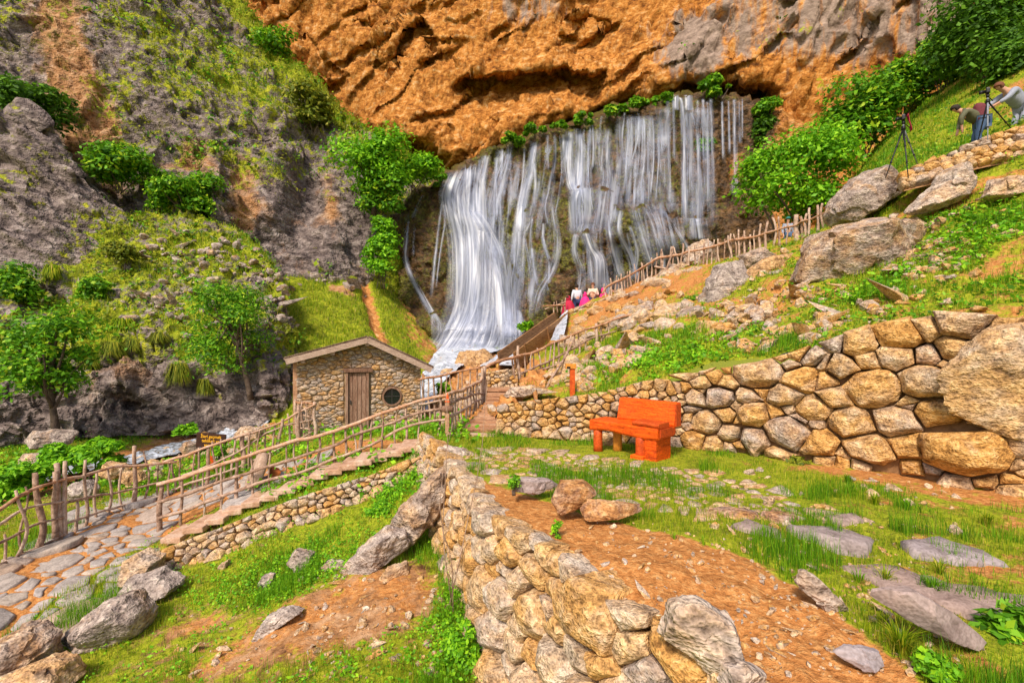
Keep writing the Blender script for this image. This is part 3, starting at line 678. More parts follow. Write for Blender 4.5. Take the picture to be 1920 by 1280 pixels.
# ------------------------------------------------------------------ stones
RNG = random.Random(7)
_ico = {}
def ico(sub):
    if sub not in _ico:
        bm = bmesh.new(); bmesh.ops.create_icosphere(bm, subdivisions=sub, radius=1.0)
        bm.verts.ensure_lookup_table()
        _ico[sub] = (np.array([v.co[:] for v in bm.verts]), np.array([[v.index for v in f.verts] for f in bm.faces])); bm.free()
    return _ico[sub]
def hull_stone(normals, dists, k=12.0, sub=3, seed=0, amp=0.05, freq=3.0, size=None):
    """rounded polyhedron: smooth minimum of its planes, roughened"""
    U, Fc = ico(sub)
    n = np.asarray(normals, float); n = n / np.linalg.norm(n, axis=1, keepdims=True); d = np.maximum(np.asarray(dists, float), 1e-3)
    s = np.maximum(U @ n.T / d, 0)
    r = (s ** k).sum(1) ** (-1.0 / k)
    size = size or float(np.median(r))
    v = U * r[:, None]
    q = v / size * freq * 0.5 + seed * 3.17
    v = v + U * (size * amp * (fbm(q, 4, seed % 97) * 1.1 + 0.9 * facets(q * 0.9, seed % 89)))[:, None]
    return v, Fc
def clip_poly(poly, nx, ny, c):
    """keep n.p <= c"""
    out = []
    for i in range(len(poly)):
        a, b = poly[i], poly[(i + 1) % len(poly)]
        da, db = a[0] * nx + a[1] * ny - c, b[0] * nx + b[1] * ny - c
        if da <= 0: out.append(a)
        if (da < 0 < db) or (db < 0 < da):
            t = da / (da - db); out.append((a[0] + (b[0] - a[0]) * t, a[1] + (b[1] - a[1]) * t))
    return out
def power_cells(seeds, domain, extra=None):
    """cells of a power diagram, each cut to domain (list of (nx,ny,c)) and to extra(seed)"""
    S = np.array([(s[0], s[1], s[2]) for s in seeds]); res = []
    for i, (x, y, r) in enumerate(S):
        R = 3.0 * r
        poly = [(x - R, y - R), (x + R, y - R), (x + R, y + R), (x - R, y + R)]
        dd = np.hypot(S[:, 0] - x, S[:, 1] - y)
        for j in np.argsort(dd)[1:26]:
            x2, y2, r2 = S[j]; nx, ny = x2 - x, y2 - y
            c = 0.5 * ((x2 * x2 + y2 * y2 - r2 * r2) - (x * x + y * y - r * r))
            poly = clip_poly(poly, nx, ny, c)
            if len(poly) < 3: break
        for (nx, ny, c) in list(domain) + (extra(x, y) if extra else []):
            if len(poly) >= 3: poly = clip_poly(poly, nx, ny, c)
        res.append(poly if len(poly) >= 3 else None)
    return res
def area_centroid(poly):
    a = cx = cy = 0.0
    for i in range(len(poly)):
        x0, y0 = poly[i]; x1, y1 = poly[(i + 1) % len(poly)]
        k = x0 * y1 - x1 * y0; a += k; cx += (x0 + x1) * k; cy += (y0 + y1) * k
    if abs(a) < 1e-9: return 0, poly[0][0], poly[0][1]
    return abs(a) / 2, cx / (3 * a), cy / (3 * a)
def darts(n, inside, rad, rng, have=(), pack=0.86, tries=12000, asp=1.0):
    """variable-radius dart throwing"""
    pts = list(have); new = 0
    for _ in range(tries):
        if new >= n: break
        u, v, r = rad(rng)
        if not inside(u, v): continue
        ok = True
        for (a, b, c) in pts:
            if (a - u) ** 2 + ((b - v) * asp) ** 2 < (pack * (c + r)) ** 2: ok = False; break
        if ok: pts.append((u, v, r)); new += 1
    return pts
def cell_stone(poly, gap, front, back, rng, k, sub, amp, freq):
    """broken stone filling a wall cell: hull of its ragged outline, bulging outwards along w, then roughened"""
    A, cx, cy = area_centroid(poly)
    if A < 1e-5: return None
    sz = math.sqrt(A); pts = []
    f = front * sz
    q = [((x - cx), (y - cy)) for x, y in poly]
    for (x, y) in q:
        L = math.hypot(x, y) + 1e-6; g = max(0.55, 1 - (gap + rng.random() ** 2 * 0.05 * sz) / L)
        x, y = x * g, y * g
        if rng.random() < 0.12: x, y = x * 0.88, y * 0.88
        pts.append((x * 0.96, y * 0.96, -back * sz)); pts.append((x, y, f * rng.uniform(-0.1, 0.45)))
        s = rng.uniform(0.55, 0.86); pts.append((x * s, y * s, f * rng.uniform(0.65, 1.05)))
    pts.append((rng.uniform(-0.1, 0.1) * sz, rng.uniform(-0.1, 0.1) * sz, f * rng.uniform(1.0, 1.25)))
    bm = bmesh.new()
    for p in pts: bm.verts.new(p)
    bmesh.ops.convex_hull(bm, input=bm.verts)
    bmesh.ops.delete(bm, geom=[v for v in bm.verts if not v.link_faces], context='VERTS')
    bmesh.ops.dissolve_limit(bm, angle_limit=math.radians(13), verts=bm.verts, edges=bm.edges)
    bmesh.ops.bevel(bm, geom=list(bm.edges), offset=0.022 * sz, segments=1, affect='EDGES', profile=0.5, clamp_overlap=True)
    bmesh.ops.triangulate(bm, faces=bm.faces)
    for _ in range(2 if sub > 3 else 1):
        lim = 0.13 * sz if sub > 3 else 0.3 * sz
        e = [e for e in bm.edges if e.calc_length() > lim]
        if e: bmesh.ops.subdivide_edges(bm, edges=e, cuts=1 if sub <= 3 else 2, use_grid_fill=False); bmesh.ops.triangulate(bm, faces=bm.faces)
    bm.verts.index_update(); bm.normal_update()
    V = np.array([v.co[:] for v in bm.verts]); Nn = np.array([v.normal[:] for v in bm.verts]); Fc = np.array([[v.index for v in fc.verts] for fc in bm.faces]); bm.free()
    sd = rng.randrange(10000); w = V / sz * freq + sd * 3.17
    V = V + Nn * (sz * amp * 0.36 * (fbm(w, 3, sd % 97) + 0.6 * facets(w * 0.8, sd % 89, 0.6)))[:, None]
    return (V, Fc), (cx, cy), sz

class Face:
    """a wall face between a base line and a top line; u runs along the base in metres, v up"""
    def __init__(s, ctrl):
        s.B = np.array([tuple(c[0]) for c in ctrl]); s.T = np.array([tuple(c[1]) for c in ctrl])
        s.u = np.concatenate([[0], np.cumsum(np.linalg.norm(np.diff(s.B, axis=0), axis=1))])
        s.h = np.linalg.norm(s.T - s.B, axis=1); s.L = float(s.u[-1])
    def base(s, u): return np.array([np.interp(u, s.u, s.B[:, k]) for k in range(3)])
    def top(s, u): return np.array([np.interp(u, s.u, s.T[:, k]) for k in range(3)])
    def H(s, u): return float(np.interp(u, s.u, s.h))
    def at(s, u, v):
        b, t = s.base(u), s.top(u); return b + (t - b) * (v / max(s.H(u), 1e-3))
    def frame(s, u):
        a, b = s.base(min(u + 0.15, s.L)), s.base(max(u - 0.15, 0)); e = a - b; e /= np.linalg.norm(e)
        up = s.top(u) - s.base(u); up /= np.linalg.norm(up)
        w = np.cross(e, up); w /= np.linalg.norm(w)
        if w @ -s.base(u) < 0: w = -w
        v = np.cross(w, e) if np.cross(w, e)[2] > 0 else np.cross(e, w)
        return e, v, w
    def uv(s, px, py):
        """face coordinates of what shows at a photo pixel"""
        bx, by = pix(s.B); i = np.argsort(bx)
        u = float(np.interp(px, bx[i], s.u[i]))
        for _ in range(3):
            _, yb = pix(s.base(u)); _, yt = pix(s.top(u))
            f = float((py - yb[0]) / (yt[0] - yb[0]))
            x, _ = pix(s.at(u, f * s.H(u))); dxu = (pix(s.at(u + 0.05, f * s.H(u)))[0][0] - x[0]) / 0.05
            if abs(dxu) > 1: u = min(max(u + float((px - x[0]) / dxu), -0.5), s.L + 0.5)
        return u, f * s.H(u)
def build_wall(root, face, seeds, mat, gap=0.012, front=0.42, back=0.6, k=10, sub=3, amp=0.06, freq=3.0, rng=None, nm='stone', subf=None, extra=None, core=True, core_mat=None, core_in=0.16, asp=1.3):
    rng = rng or random.Random(1)
    dom = [(-1, 0, 0.02), (1, 0, face.L + 0.02), (0, -1, 0.10 * asp)]
    def ex(x, y):
        u = min(max(x, 0), face.L); h0, h1 = face.H(max(u - 0.2, 0)), face.H(min(u + 0.2, face.L))
        m = (h1 - h0) / max(min(u + 0.2, face.L) - max(u - 0.2, 0), 1e-6)
        l = [(-m * asp, 1, (face.H(u) - m * u) * asp)]
        return l + (extra(x, y) if extra else [])
    loc = np.array(root.location)
    for s, poly in zip(seeds, power_cells([(a, b * asp, c) for a, b, c in seeds], dom, ex)):
        if poly is None: continue
        poly = [(a, b / asp) for a, b in poly]
        r = cell_stone(poly, gap, front, back, rng, k, subf(s) if subf else sub, amp, freq)
        if r is None: continue
        (v, f), (cx, cy), sz = r
        c = face.at(min(max(cx, 0), face.L), cy)
        e, vv, w = face.frame(min(max(cx, 0), face.L))
        c = c + w * rng.uniform(-0.12, 0.20) * sz
        th = rng.gauss(0, 0.09); v = v * np.array([rng.uniform(0.97, 1.16), rng.uniform(0.94, 1.13), 1.0])
        v = np.stack([v[:, 0] * math.cos(th) - v[:, 1] * math.sin(th), v[:, 0] * math.sin(th) + v[:, 1] * math.cos(th), v[:, 2]], 1)
        vw = v[:, :1] * e + v[:, 1:2] * vv + v[:, 2:] * w
        o = mesh_obj(nm, vw, f, mat, root, True, sharp=17)
        o.location = tuple(local(root, [c])[0])
        rz = root.rotation_euler.z
        if rz: o.rotation_euler = (0, 0, -rz)
    if core:
        n = 40; us = np.linspace(0, face.L, n); V = []
        for u in us:
            e, vv, w = face.frame(u)
            b, t = face.base(u), face.top(u)
            V.append([b - vv * 0.15 - w * core_in * 0.4, b + (t - b) * 0.55 - w * core_in * 0.7, b + (t - b) * 0.92 - w * core_in, b + (t - b) * 0.90 - w * (core_in + 0.35)])
        G = np.array(V).transpose(1, 0, 2)
        mesh_obj('rubble_core', local(root, G.reshape(-1, 3)), grid_faces(4, n), core_mat or M['core'], root, True)
M['core'] = mk_plain('core_earth', (0.30, 0.16, 0.075), 0.95, 0.1, 0.4, 9, 0.5)

# ---- dry-stone wall behind the bench
W1 = [(935, 806, 759), (1000, 812, 750), (1060, 815, 744), (1130, 819, 734), (1200, 824, 716), (1290, 833, 698), (1370, 842, 686), (1470, 855, 664), (1550, 866, 638), (1620, 875, 612), (1700, 887, 598), (1800, 905, 585), (1900, 921, 596), (2000, 938, 590), (2100, 956, 580)]
ctrl = []
for (x, yb, yt) in W1:
    d = 1590.0 / (yb - 640.0); d = min(d, 9.9)
    ctrl.append((P(x, yb, d), P(x, yt, d + 0.14)))
f1 = Face(ctrl)
big = [(1215, 590, 118), (1355, 562, 78), (1570, 527, 130), (1745, 568, 100), (1790, 640, 90), (1900, 620, 90), (1720, 1010, 120), (1880, 1000, 120), (1530, 668, 112), (1362, 708, 80), (1190, 722, 112), (1050, 738, 82), (985, 632, 98), (862, 625, 68), (895, 768, 88), (790, 742, 46), (722, 712, 72), (650, 690, 66), (600, 757, 50), (530, 706, 56), (415, 795, 145), (660, 842, 98), (780, 857, 72), (1070, 885, 158), (850, 938, 90), (1350, 855, 140), (1220, 945, 62), (570, 920, 90), (440, 900, 44), (732, 1003, 92), (200, 938, 85), (365, 930, 60), (185, 822, 44), (110, 856, 48), (262, 848, 48), (400, 1036, 90), (500, 1026, 42), (580, 1132, 122), (250, 1032, 52), (125, 1082, 84), (272, 1142, 58), (402, 1166, 78), (770, 1192, 92), (945, 1085, 135), (1190, 1080, 125), (1432, 1042, 128), (1600, 1105, 58), (1265, 1205, 110), (1040, 1212, 130), (1570, 1232, 205), (1860, 1225, 70), (70, 940, 58), (30, 1050, 40), (30, 792, 58), (120, 770, 50), (170, 1200, 55), (60, 1170, 60)]
seeds = []
for (cx, cy, r) in big:
    px, py = 1280 + cx / 2.976, 430 + cy / 2.976
    u, v = f1.uv(px, py); d = f1.base(min(max(u, 0), f1.L))[1]
    seeds.append((u, v, r / 2.976 * d / F * (1.12 if r > 250 else 0.92)))
rng = random.Random(3)
u_cut = f1.uv(1285, 780)[0]
seeds = darts(150, lambda u, v: -0.0 < u < u_cut + 0.1 and 0.0 < v < f1.H(u) - 0.03, lambda g: (g.uniform(0, u_cut + 0.1), g.uniform(0, 0.95), g.choice([0.06, 0.07, 0.085, 0.10, 0.13])), rng, seeds, 0.84, asp=1.3)
seeds = darts(60, lambda u, v: u_cut < u < f1.L and 0.02 < v < f1.H(u) - 0.03, lambda g: (g.uniform(u_cut, f1.L), g.uniform(0, 2.0), g.choice([0.04, 0.05, 0.07])), rng, seeds, 0.90, 8000, 1.3)
w1 = thing('dry_stone_wall', 'tall dry-stone wall of tan boulders behind the orange bench', 'wall', tuple(f1.base(0)))
build_wall(w1, f1, seeds, M['wall_stone'], 0.007, 0.42, 0.7, 60, 3, 0.11, 2.2, rng, subf=lambda s: 4 if s[2] > 0.13 else 3, core_in=0.17)

# ---- retaining wall at the terrace edge
ctrl = []
TLz = [(a, b) for a, b in TL if b < 9.5]
for i, (x, y) in enumerate(TLz):
    a, b = TLz[max(i - 1, 0)], TLz[min(i + 1, len(TLz) - 1)]
    t = np.array([b[0] - a[0], b[1] - a[1]]); t /= np.linalg.norm(t)
    nrm = np.array([-t[1], t[0]]);  nrm = nrm if nrm[0] < 0 else -nrm
    bx, by = x + nrm[0] * 0.26, y + nrm[1] * 0.26
    gz = ground_z(bx, by, ('valley_ground',), -1.0)
    gz = -3.0 if gz is None else gz
    ctrl.append((Vector((bx, by, min(gz, -2.1) - 0.05)), Vector((x - nrm[0] * -0.02, y - nrm[1] * -0.02, -1.73 + 0.04 * math.sin(i * 1.7)))))
ctrl.reverse()
f2 = Face(ctrl)
rng = random.Random(11)
L2 = f2.L
seeds = []
for (px, py, r) in [(1110, 1150, 0.30), (1290, 1190, 0.26), (1010, 1150, 0.21), (1190, 1060, 0.13), (1085, 1045, 0.15), (955, 1120, 0.20), (1330, 1230, 0.2), (985, 1010, 0.13), (930, 1030, 0.15)]:
    u, v = f2.uv(px, py)
    if 0 < u < L2: seeds.append((u, min(max(v, 0.05), f2.H(u) - 0.05), r))
def rad2(g):
    u = g.uniform(0, L2); near = u / L2
    return (u, g.uniform(0, 1.7), (0.085 + 0.15 * near) * g.choice([0.6, 0.85, 1.0, 1.3, 1.6]))
seeds = darts(260, lambda u, v: 0 < u < L2 and 0.0 < v < f2.H(u) - 0.02, rad2, rng, seeds, 0.84, asp=1.3)
M['edge_stone'] = mk_stone('edge_stone', [(0.0, (0.60, 0.33, 0.11)), (0.4, (0.66, 0.46, 0.24)), (0.8, (0.70, 0.56, 0.40)), (1.0, (0.46, 0.38, 0.33))], 1.3, 0.7)
w2 = thing('retaining_wall', 'rough stone retaining wall along the edge of the grassy terrace', 'wall', tuple(f2.base(L2 * 0.5)))
build_wall(w2, f2, seeds, M['edge_stone'], 0.005, 0.42, 0.8, 60, 3, 0.12, 2.4, rng, subf=lambda s: 4 if s[0] > L2 * 0.35 else 3, core_in=0.12)

def px_wall(name, label, pts, seed, radii, n, names, mat, lean=0.1, **kw):
    """wall given by (px, base py, top py); its base stands on the terrain seen at that pixel"""
    c = []
    for q in pts:
        x, yb, yt = q[:3]
        h = hit(x, yb, names) if len(q) == 3 else P(x, yb, q[3])
        if h is None: continue
        c.append((h, P(x, yt, h.y + lean)))
    f = Face(c); g = random.Random(seed); hm = float(f.h.max())
    s = darts(n, lambda u, v: 0 < u < f.L and 0 < v < f.H(u) - 0.01, lambda g: (g.uniform(0, f.L), g.uniform(0, hm), g.choice(radii)), g, (), 0.84, asp=1.3)
    w = thing(name, label, 'wall', tuple(f.base(f.L / 2)))
    build_wall(w, f, s, mat, 0.006, 0.46, 0.7, 50, 3, 0.11, 2.4, g, **kw)
    return f
px_wall('dry_stone_wall', 'low wall of small pale stones beside the pink stepping slabs', [(232, 1080, 1060), (300, 1066, 1032), (360, 1052, 1008), (440, 1030, 978), (520, 994, 946), (580, 972, 925), (640, 950, 906), (700, 924, 888), (760, 894, 864), (818, 868, 846)], 21, [0.055, 0.07, 0.085, 0.12], 260, ['valley_ground'], M['small_stone'], 0.12)
px_wall('rubble_wall', 'rubble wall under the ridge fence in front of the falls', [(1060, 642, 584, 22.4), (1100, 618, 571, 21.8), (1160, 602, 552, 20.8), (1230, 578, 527, 19.4), (1290, 545, 506, 18.2), (1330, 525, 500, 17.4)], 23, [0.13, 0.15, 0.18, 0.24], 250, None, M['small_stone'], 0.5, core_in=0.4)
px_wall('rubble_wall', 'short rubble wall at the head of the wooden stairs', [(898, 728, 700, 13.2), (930, 727, 695, 13.2), (970, 722, 690, 13.1)], 25, [0.06, 0.08, 0.11], 60, None, M['small_stone'], 0.2)
px_wall('dry_stone_wall', 'low dry-stone wall below the two camera tripods', [(1690, 348, 326, 11.6), (1740, 335, 304, 11.5), (1800, 312, 280, 11.3), (1850, 300, 258, 11.1), (1935, 285, 232, 10.9), (2050, 262, 205, 10.6)], 27, [0.09, 0.12, 0.16], 90, None, M['wall_stone'], 0.25)

# ------------------------------------------------------------------ boulders
def convex(pts):
    pts = sorted(set(pts)); 
    def half(p):
        o = []
        for q in p:
            while len(o) >= 2 and (o[-1][0] - o[-2][0]) * (q[1] - o[-2][1]) - (o[-1][1] - o[-2][1]) * (q[0] - o[-2][0]) <= 0: o.pop()
            o.append(q)
        return o
    a, b = half(pts), half(pts[::-1]); return a[:-1] + b[:-1]
def boulder(outline, d, label, thick=0.8, mat='grey_boulder', k=14, sub=5, amp=0.085, seed=None, name='boulder', group=None, tilt=0.35, freq=3.5, cat='boulder'):
    """a boulder at its own distance: its outline from the front, faces turned back in depth"""
    rng = random.Random(seed if seed is not None else hash(label) % 1000 if False else len(label) * 31 + int(outline[0][0]))
    poly = convex([((x - 960) / F * d, (640 - y) / F * d) for x, y in outline])
    A, cx, cz = area_centroid(poly); sz = math.sqrt(A); T = thick * sz
    N, D = [], []
    for i in range(len(poly)):
        x0, y0 = poly[i]; x1, y1 = poly[(i + 1) % len(poly)]
        ex, ey = x1 - x0, y1 - y0; L = math.hypot(ex, ey)
        if L < 1e-5: continue
        nx, ny = ey / L, -ex / L; dd = nx * (x0 - cx) + ny * (y0 - cz)
        if dd < 0: nx, ny, dd = -nx, -ny, -dd
        t = rng.uniform(-tilt, tilt * 0.6)
        N.append((nx, t, ny)); D.append(dd / math.sqrt(1 + t * t))
        N.append((nx, -t - 0.25, ny)); D.append(dd * 1.03)
    for _ in range(4):
        a, b = rng.uniform(-0.7, 0.7), rng.uniform(-0.5, 0.7)
        n = np.array((a, -1, b)); L = np.linalg.norm(n)
        N.append(n / L); D.append(T * 0.5 * rng.uniform(0.8, 1.15))
    N.append((0, 1, 0)); D.append(T * 0.5)
    N = np.array(N); N /= np.linalg.norm(N, axis=1, keepdims=True)
    v, f = hull_stone(N, D, max(40, k * 3), sub, rng.randrange(9999), amp * 1.5, freq * 0.8, sz * 0.5)
    o = mesh_obj(name, v, f, M[mat], None, True, None, label, cat, group, 22)
    k2 = (d + T * 0.25) / d; o.scale = (k2, 1.0, k2)
    o.location = (cx * k2, d + T * 0.25, cz * k2)
    return o
B = boulder
B([(1566, 395), (1575, 365), (1610, 330), (1645, 312), (1660, 325), (1688, 350), (1686, 365), (1640, 395), (1605, 420), (1575, 414)], 12.4, 'angular grey boulder with flat top at the upper end of the ridge fence', 0.9, k=22)
B([(1506, 522), (1530, 470), (1558, 430), (1590, 420), (1650, 422), (1690, 415), (1740, 422), (1758, 436), (1705, 492), (1650, 525), (1600, 545), (1540, 532)], 10.4, 'largest brown-grey boulder lying across the right hillside', 0.8, k=18)
B([(1712, 396), (1760, 350), (1798, 306), (1820, 303), (1828, 345), (1800, 378), (1760, 394)], 10.7, 'pointed pale triangular boulder below the low wall on the right hillside', 0.8, 'pale_boulder', k=20)
B([(1318, 582), (1333, 520), (1358, 490), (1395, 486), (1408, 520), (1402, 562), (1370, 588)], 13.4, 'tall grey boulder standing beside the end of the rubble wall', 0.8, k=16)
B([(1258, 624), (1272, 592), (1298, 574), (1318, 574), (1326, 610), (1315, 638), (1282, 640)], 13.2, 'rounded grey boulder at the upper end of the middle fence', 0.9, k=10)
B([(1392, 478), (1425, 464), (1460, 480), (1442, 502), (1400, 505)], 14.2, 'small flat-topped grey rock just below the ridge fence', 0.8)
B([(1398, 512), (1440, 482), (1492, 472), (1490, 492), (1452, 518), (1410, 528)], 13.4, 'tan wedge-shaped rock between the tall and largest boulders', 0.8, 'pale_boulder')
B([(1428, 514), (1478, 502), (1480, 520), (1442, 537), (1430, 532)], 12.8, 'small squarish grey block left of the largest hillside boulder', 0.8)
B([(1690, 542), (1720, 524), (1762, 525), (1778, 546), (1742, 562), (1700, 558)], 9.0, 'pale cracked rock in the grass under the largest boulder', 0.9, 'pale_boulder')
B([(1824, 590), (1860, 562), (1925, 545), (2010, 545), (2010, 595), (1830, 600)], 7.5, 'broad flat grey rock above the wall at the right edge', 1.0)
B([(1852, 366), (1872, 335), (1920, 330), (1930, 360), (1890, 372)], 9.9, 'pale flat stone in the grass at the far right of the hillside', 0.9, 'pale_boulder')
B([(1430, 640), (1445, 600), (1490, 590), (1500, 615), (1480, 645)], 9.9, 'tan broken rock on the slope right of centre above the wall', 0.9, 'pale_boulder')
B([(1340, 650), (1350, 605), (1385, 575), (1425, 570), (1430, 600), (1390, 650)], 11.0, 'long sloping tan rock face on the hillside above the bench', 0.7, 'pale_boulder', k=16)
B([(1085, 690), (1100, 670), (1150, 664), (1185, 668), (1170, 690), (1110, 700)], 13.0, 'pale flat outcrop under the middle fence', 0.9, 'pale_boulder')
B([(940, 745), (955, 726), (1000, 722), (1015, 735), (985, 745)], 11.5, 'pale low rock beside the top of the wooden stairs', 0.9, 'pale_boulder')
B([(720, 1000), (735, 975), (760, 942), (798, 902), (826, 885), (838, 920), (832, 962), (792, 1005), (762, 1026)], 6.6, 'big slanting grey rock leaning on the far end of the retaining wall', 0.75, 'grey_boulder', k=18)
B([(610, 1092), (640, 1062), (720, 992), (762, 1000), (765, 1030), (700, 1075), (650, 1095)], 6.25, 'smooth sloping grey rock below the big slanting rock', 0.6, 'grey_boulder', k=14)
B([(100, 1226), (130, 1180), (178, 1140), (232, 1118), (264, 1150), (260, 1188), (222, 1212), (160, 1230)], 5.75, 'craggy grey boulder at the corner of the paved path', 0.95, k=12, amp=0.09)
B([(-40, 1260), (0, 1195), (42, 1184), (86, 1205), (82, 1246), (10, 1280)], 5.3, 'dark grey boulder cut off by the lower left corner', 0.95, k=12, amp=0.09)
B([(-30, 1320), (-10, 1270), (60, 1245), (110, 1250), (130, 1290), (60, 1330)], 4.9, 'low pale rock in the very bottom left corner', 0.9, 'pale_boulder')
B([(222, 1112), (238, 1086), (290, 1074), (336, 1094), (322, 1112), (262, 1124)], 6.6, 'rounded grey rock at the foot of the low stone wall', 0.9, k=10)
B([(228, 1086), (236, 1050), (262, 1036), (296, 1050), (288, 1078), (256, 1092)], 7.0, 'cream block ending the low stone wall beside the path', 0.9, 'pale_boulder')
B([(538, 1055), (554, 1030), (585, 1038), (582, 1060), (560, 1070)], 6.8, 'small grey stone in the grass below the low wall', 0.9)
B([(476, 1190), (498, 1158), (540, 1140), (566, 1146), (520, 1172), (492, 1196)], 5.5, 'long grey stone sunk in the edge of the dirt bank', 0.9)
B([(590, 1075), (612, 1052), (650, 1050), (655, 1072), (620, 1085)], 6.6, 'squat brown stone left of the smooth sloping rock', 0.9)
B([(404, 1072), (412, 1058), (428, 1048), (430, 1058), (416, 1076)], 7.2, 'little white stone standing in grass under the low wall', 0.8, 'pale_boulder', sub=4)
B([(482, 1098), (492, 1080), (512, 1078), (508, 1100), (494, 1108)], 6.6, 'little two-tone grey stone in the tall grass', 0.8, sub=4)
B([(700, 1098), (720, 1070), (760, 1058), (765, 1078), (730, 1098)], 6.0, 'pale stone lying at the foot of the sloping rock', 0.9, 'pale_boulder', sub=4)
B([(40, 826), (60, 808), (110, 806), (134, 814), (120, 836), (70, 842)], 14.0, 'flat grey rock on the green bank across the stream', 0.8)
B([(184, 890), (196, 868), (226, 872), (236, 888), (214, 898)], 11.6, 'pale angular rock behind the path fence by the stream', 0.9, 'pale_boulder')
B([(126, 930), (136, 906), (160, 900), (176, 918), (166, 938), (140, 942)], 10.8, 'grey rock behind the fence at the stream edge', 0.9)
B([(228, 898), (238, 882), (262, 884), (272, 900), (250, 910)], 11.2, 'tan rock between the fence and the stream', 0.9, 'pale_boulder')
B([(335, 842), (348, 828), (366, 832), (372, 846), (352, 852)], 14.6, 'dark wet rock in the middle of the stream', 0.9)
B([(440, 815), (452, 800), (486, 802), (490, 822), (462, 828)], 13.8, 'pale rock beside the stream left of the hut', 0.9, 'pale_boulder')
B([(30, 870), (50, 850), (84, 848), (90, 872), (60, 884)], 13.4, 'rusty brown rock on the bank at the far left', 0.9, 'pale_boulder')
B([(850, 690), (862, 660), (905, 655), (925, 672), (905, 692), (870, 698)], 26.0, 'brown wet rock in the foot of the falls', 0.8, 'wet_boulder' if 'wet_boulder' in M else 'pale_boulder')
B([(820, 706), (830, 692), (850, 690), (848, 710), (832, 716)], 23.5, 'small rust-brown rock amid the white cascade', 0.8, 'pale_boulder')
B([(1215, 540), (1235, 512), (1262, 492), (1290, 500), (1300, 528), (1260, 545)], 19.6, 'peaked tan rock heap inside the bend of the ridge fence', 0.8, 'pale_boulder', amp=0.10)
B([(1285, 492), (1298, 458), (1320, 450), (1338, 462), (1345, 490), (1310, 500)], 20.4, 'rounded tan rock behind the ridge fence', 0.8, 'pale_boulder')

bo = boulder([(1776, 742), (1796, 684), (1846, 628), (1915, 600), (2000, 606), (2036, 700), (2010, 800), (1930, 826), (1880, 812), (1820, 786)], 5.5, 'x', 0.42, 'wall_stone', k=12, amp=0.06, name='stone', seed=5)
for key in ('label', 'category'): del bo[key]
bo.location = Vector(bo.location) - Vector(w1.location); bo.parent = w1
# ---- flat slabs
def slab(poly_xy, zfun, mat, parent=None, name='flagstone', thick=0.09, lift=0.02, label=None, cat=None, seed=0, inset=0.018, group=None, amp=0.006):
    rng = random.Random(seed)
    p = []
    for i in range(len(poly_xy)):
        a, b = poly_xy[i], poly_xy[(i + 1) % len(poly_xy)]
        L = math.hypot(b[0] - a[0], b[1] - a[1]); n = max(1, int(L / 0.10))
        for j in range(n):
            t = j / n; p.append((a[0] + (b[0] - a[0]) * t + rng.uniform(-1, 1) * 0.012, a[1] + (b[1] - a[1]) * t + rng.uniform(-1, 1) * 0.012))
    A, cx, cy = area_centroid(p)
    zc = zfun(cx, cy)
    if zc is None: return None
    # plane through the ground
    zx, zy = zfun(cx + 0.2, cy), zfun(cx, cy + 0.2)
    gx = ((zx - zc) / 0.2 if zx is not None else 0); gy = ((zy - zc) / 0.2 if zy is not None else 0)
    gx, gy = max(-0.5, min(0.5, gx)), max(-0.5, min(0.5, gy))
    n = len(p); V = []; Fc = []
    for (x, y) in p:
        V.append((x - cx, y - cy, gx * (x - cx) + gy * (y - cy) - thick))
    for (x, y) in p:
        V.append((x - cx, y - cy, gx * (x - cx) + gy * (y - cy) + lift - inset * 0.8))
    for (x, y) in p:
        L = math.hypot(x - cx, y - cy) + 1e-6; q = max(0.3, 1 - inset / L)
        V.append(((x - cx) * q, (y - cy) * q, gx * (x - cx) * q + gy * (y - cy) * q + lift + rng.uniform(-1, 1) * amp))
    for (x, y) in p:
        V.append(((x - cx) * 0.5, (y - cy) * 0.5, gx * (x - cx) * 0.5 + gy * (y - cy) * 0.5 + lift + rng.uniform(-1, 1) * amp * 1.5))
    V.append((0, 0, lift + amp))
    for k in range(3):
        for i in range(n):
            j = (i + 1) % n; Fc.append((k * n + i, k * n + j, (k + 1) * n + j, (k + 1) * n + i))
    for i in range(n): Fc.append((3 * n + i, 3 * n + (i + 1) % n, 4 * n))
    o = mesh_obj(name, V, Fc, mat, parent, True, None, label, cat, group)
    loc = Vector((cx, cy, zc))
    o.location = loc - Vector(parent.location) if parent else loc
    return o
def flat_xy(pts, z):
    """photo points on a level plane"""
    return [((x - 960) / F * (z * F / (640 - y)), z * F / (640 - y)) for x, y in pts]
vg = bpy.data.objects['valley_ground']; tr = bpy.data.objects['terrace']
zv = lambda x, y: ground_z(x, y, ('valley_ground',), 0.0)
zt = lambda x, y: ground_z(x, y, ('terrace',), 0.0)
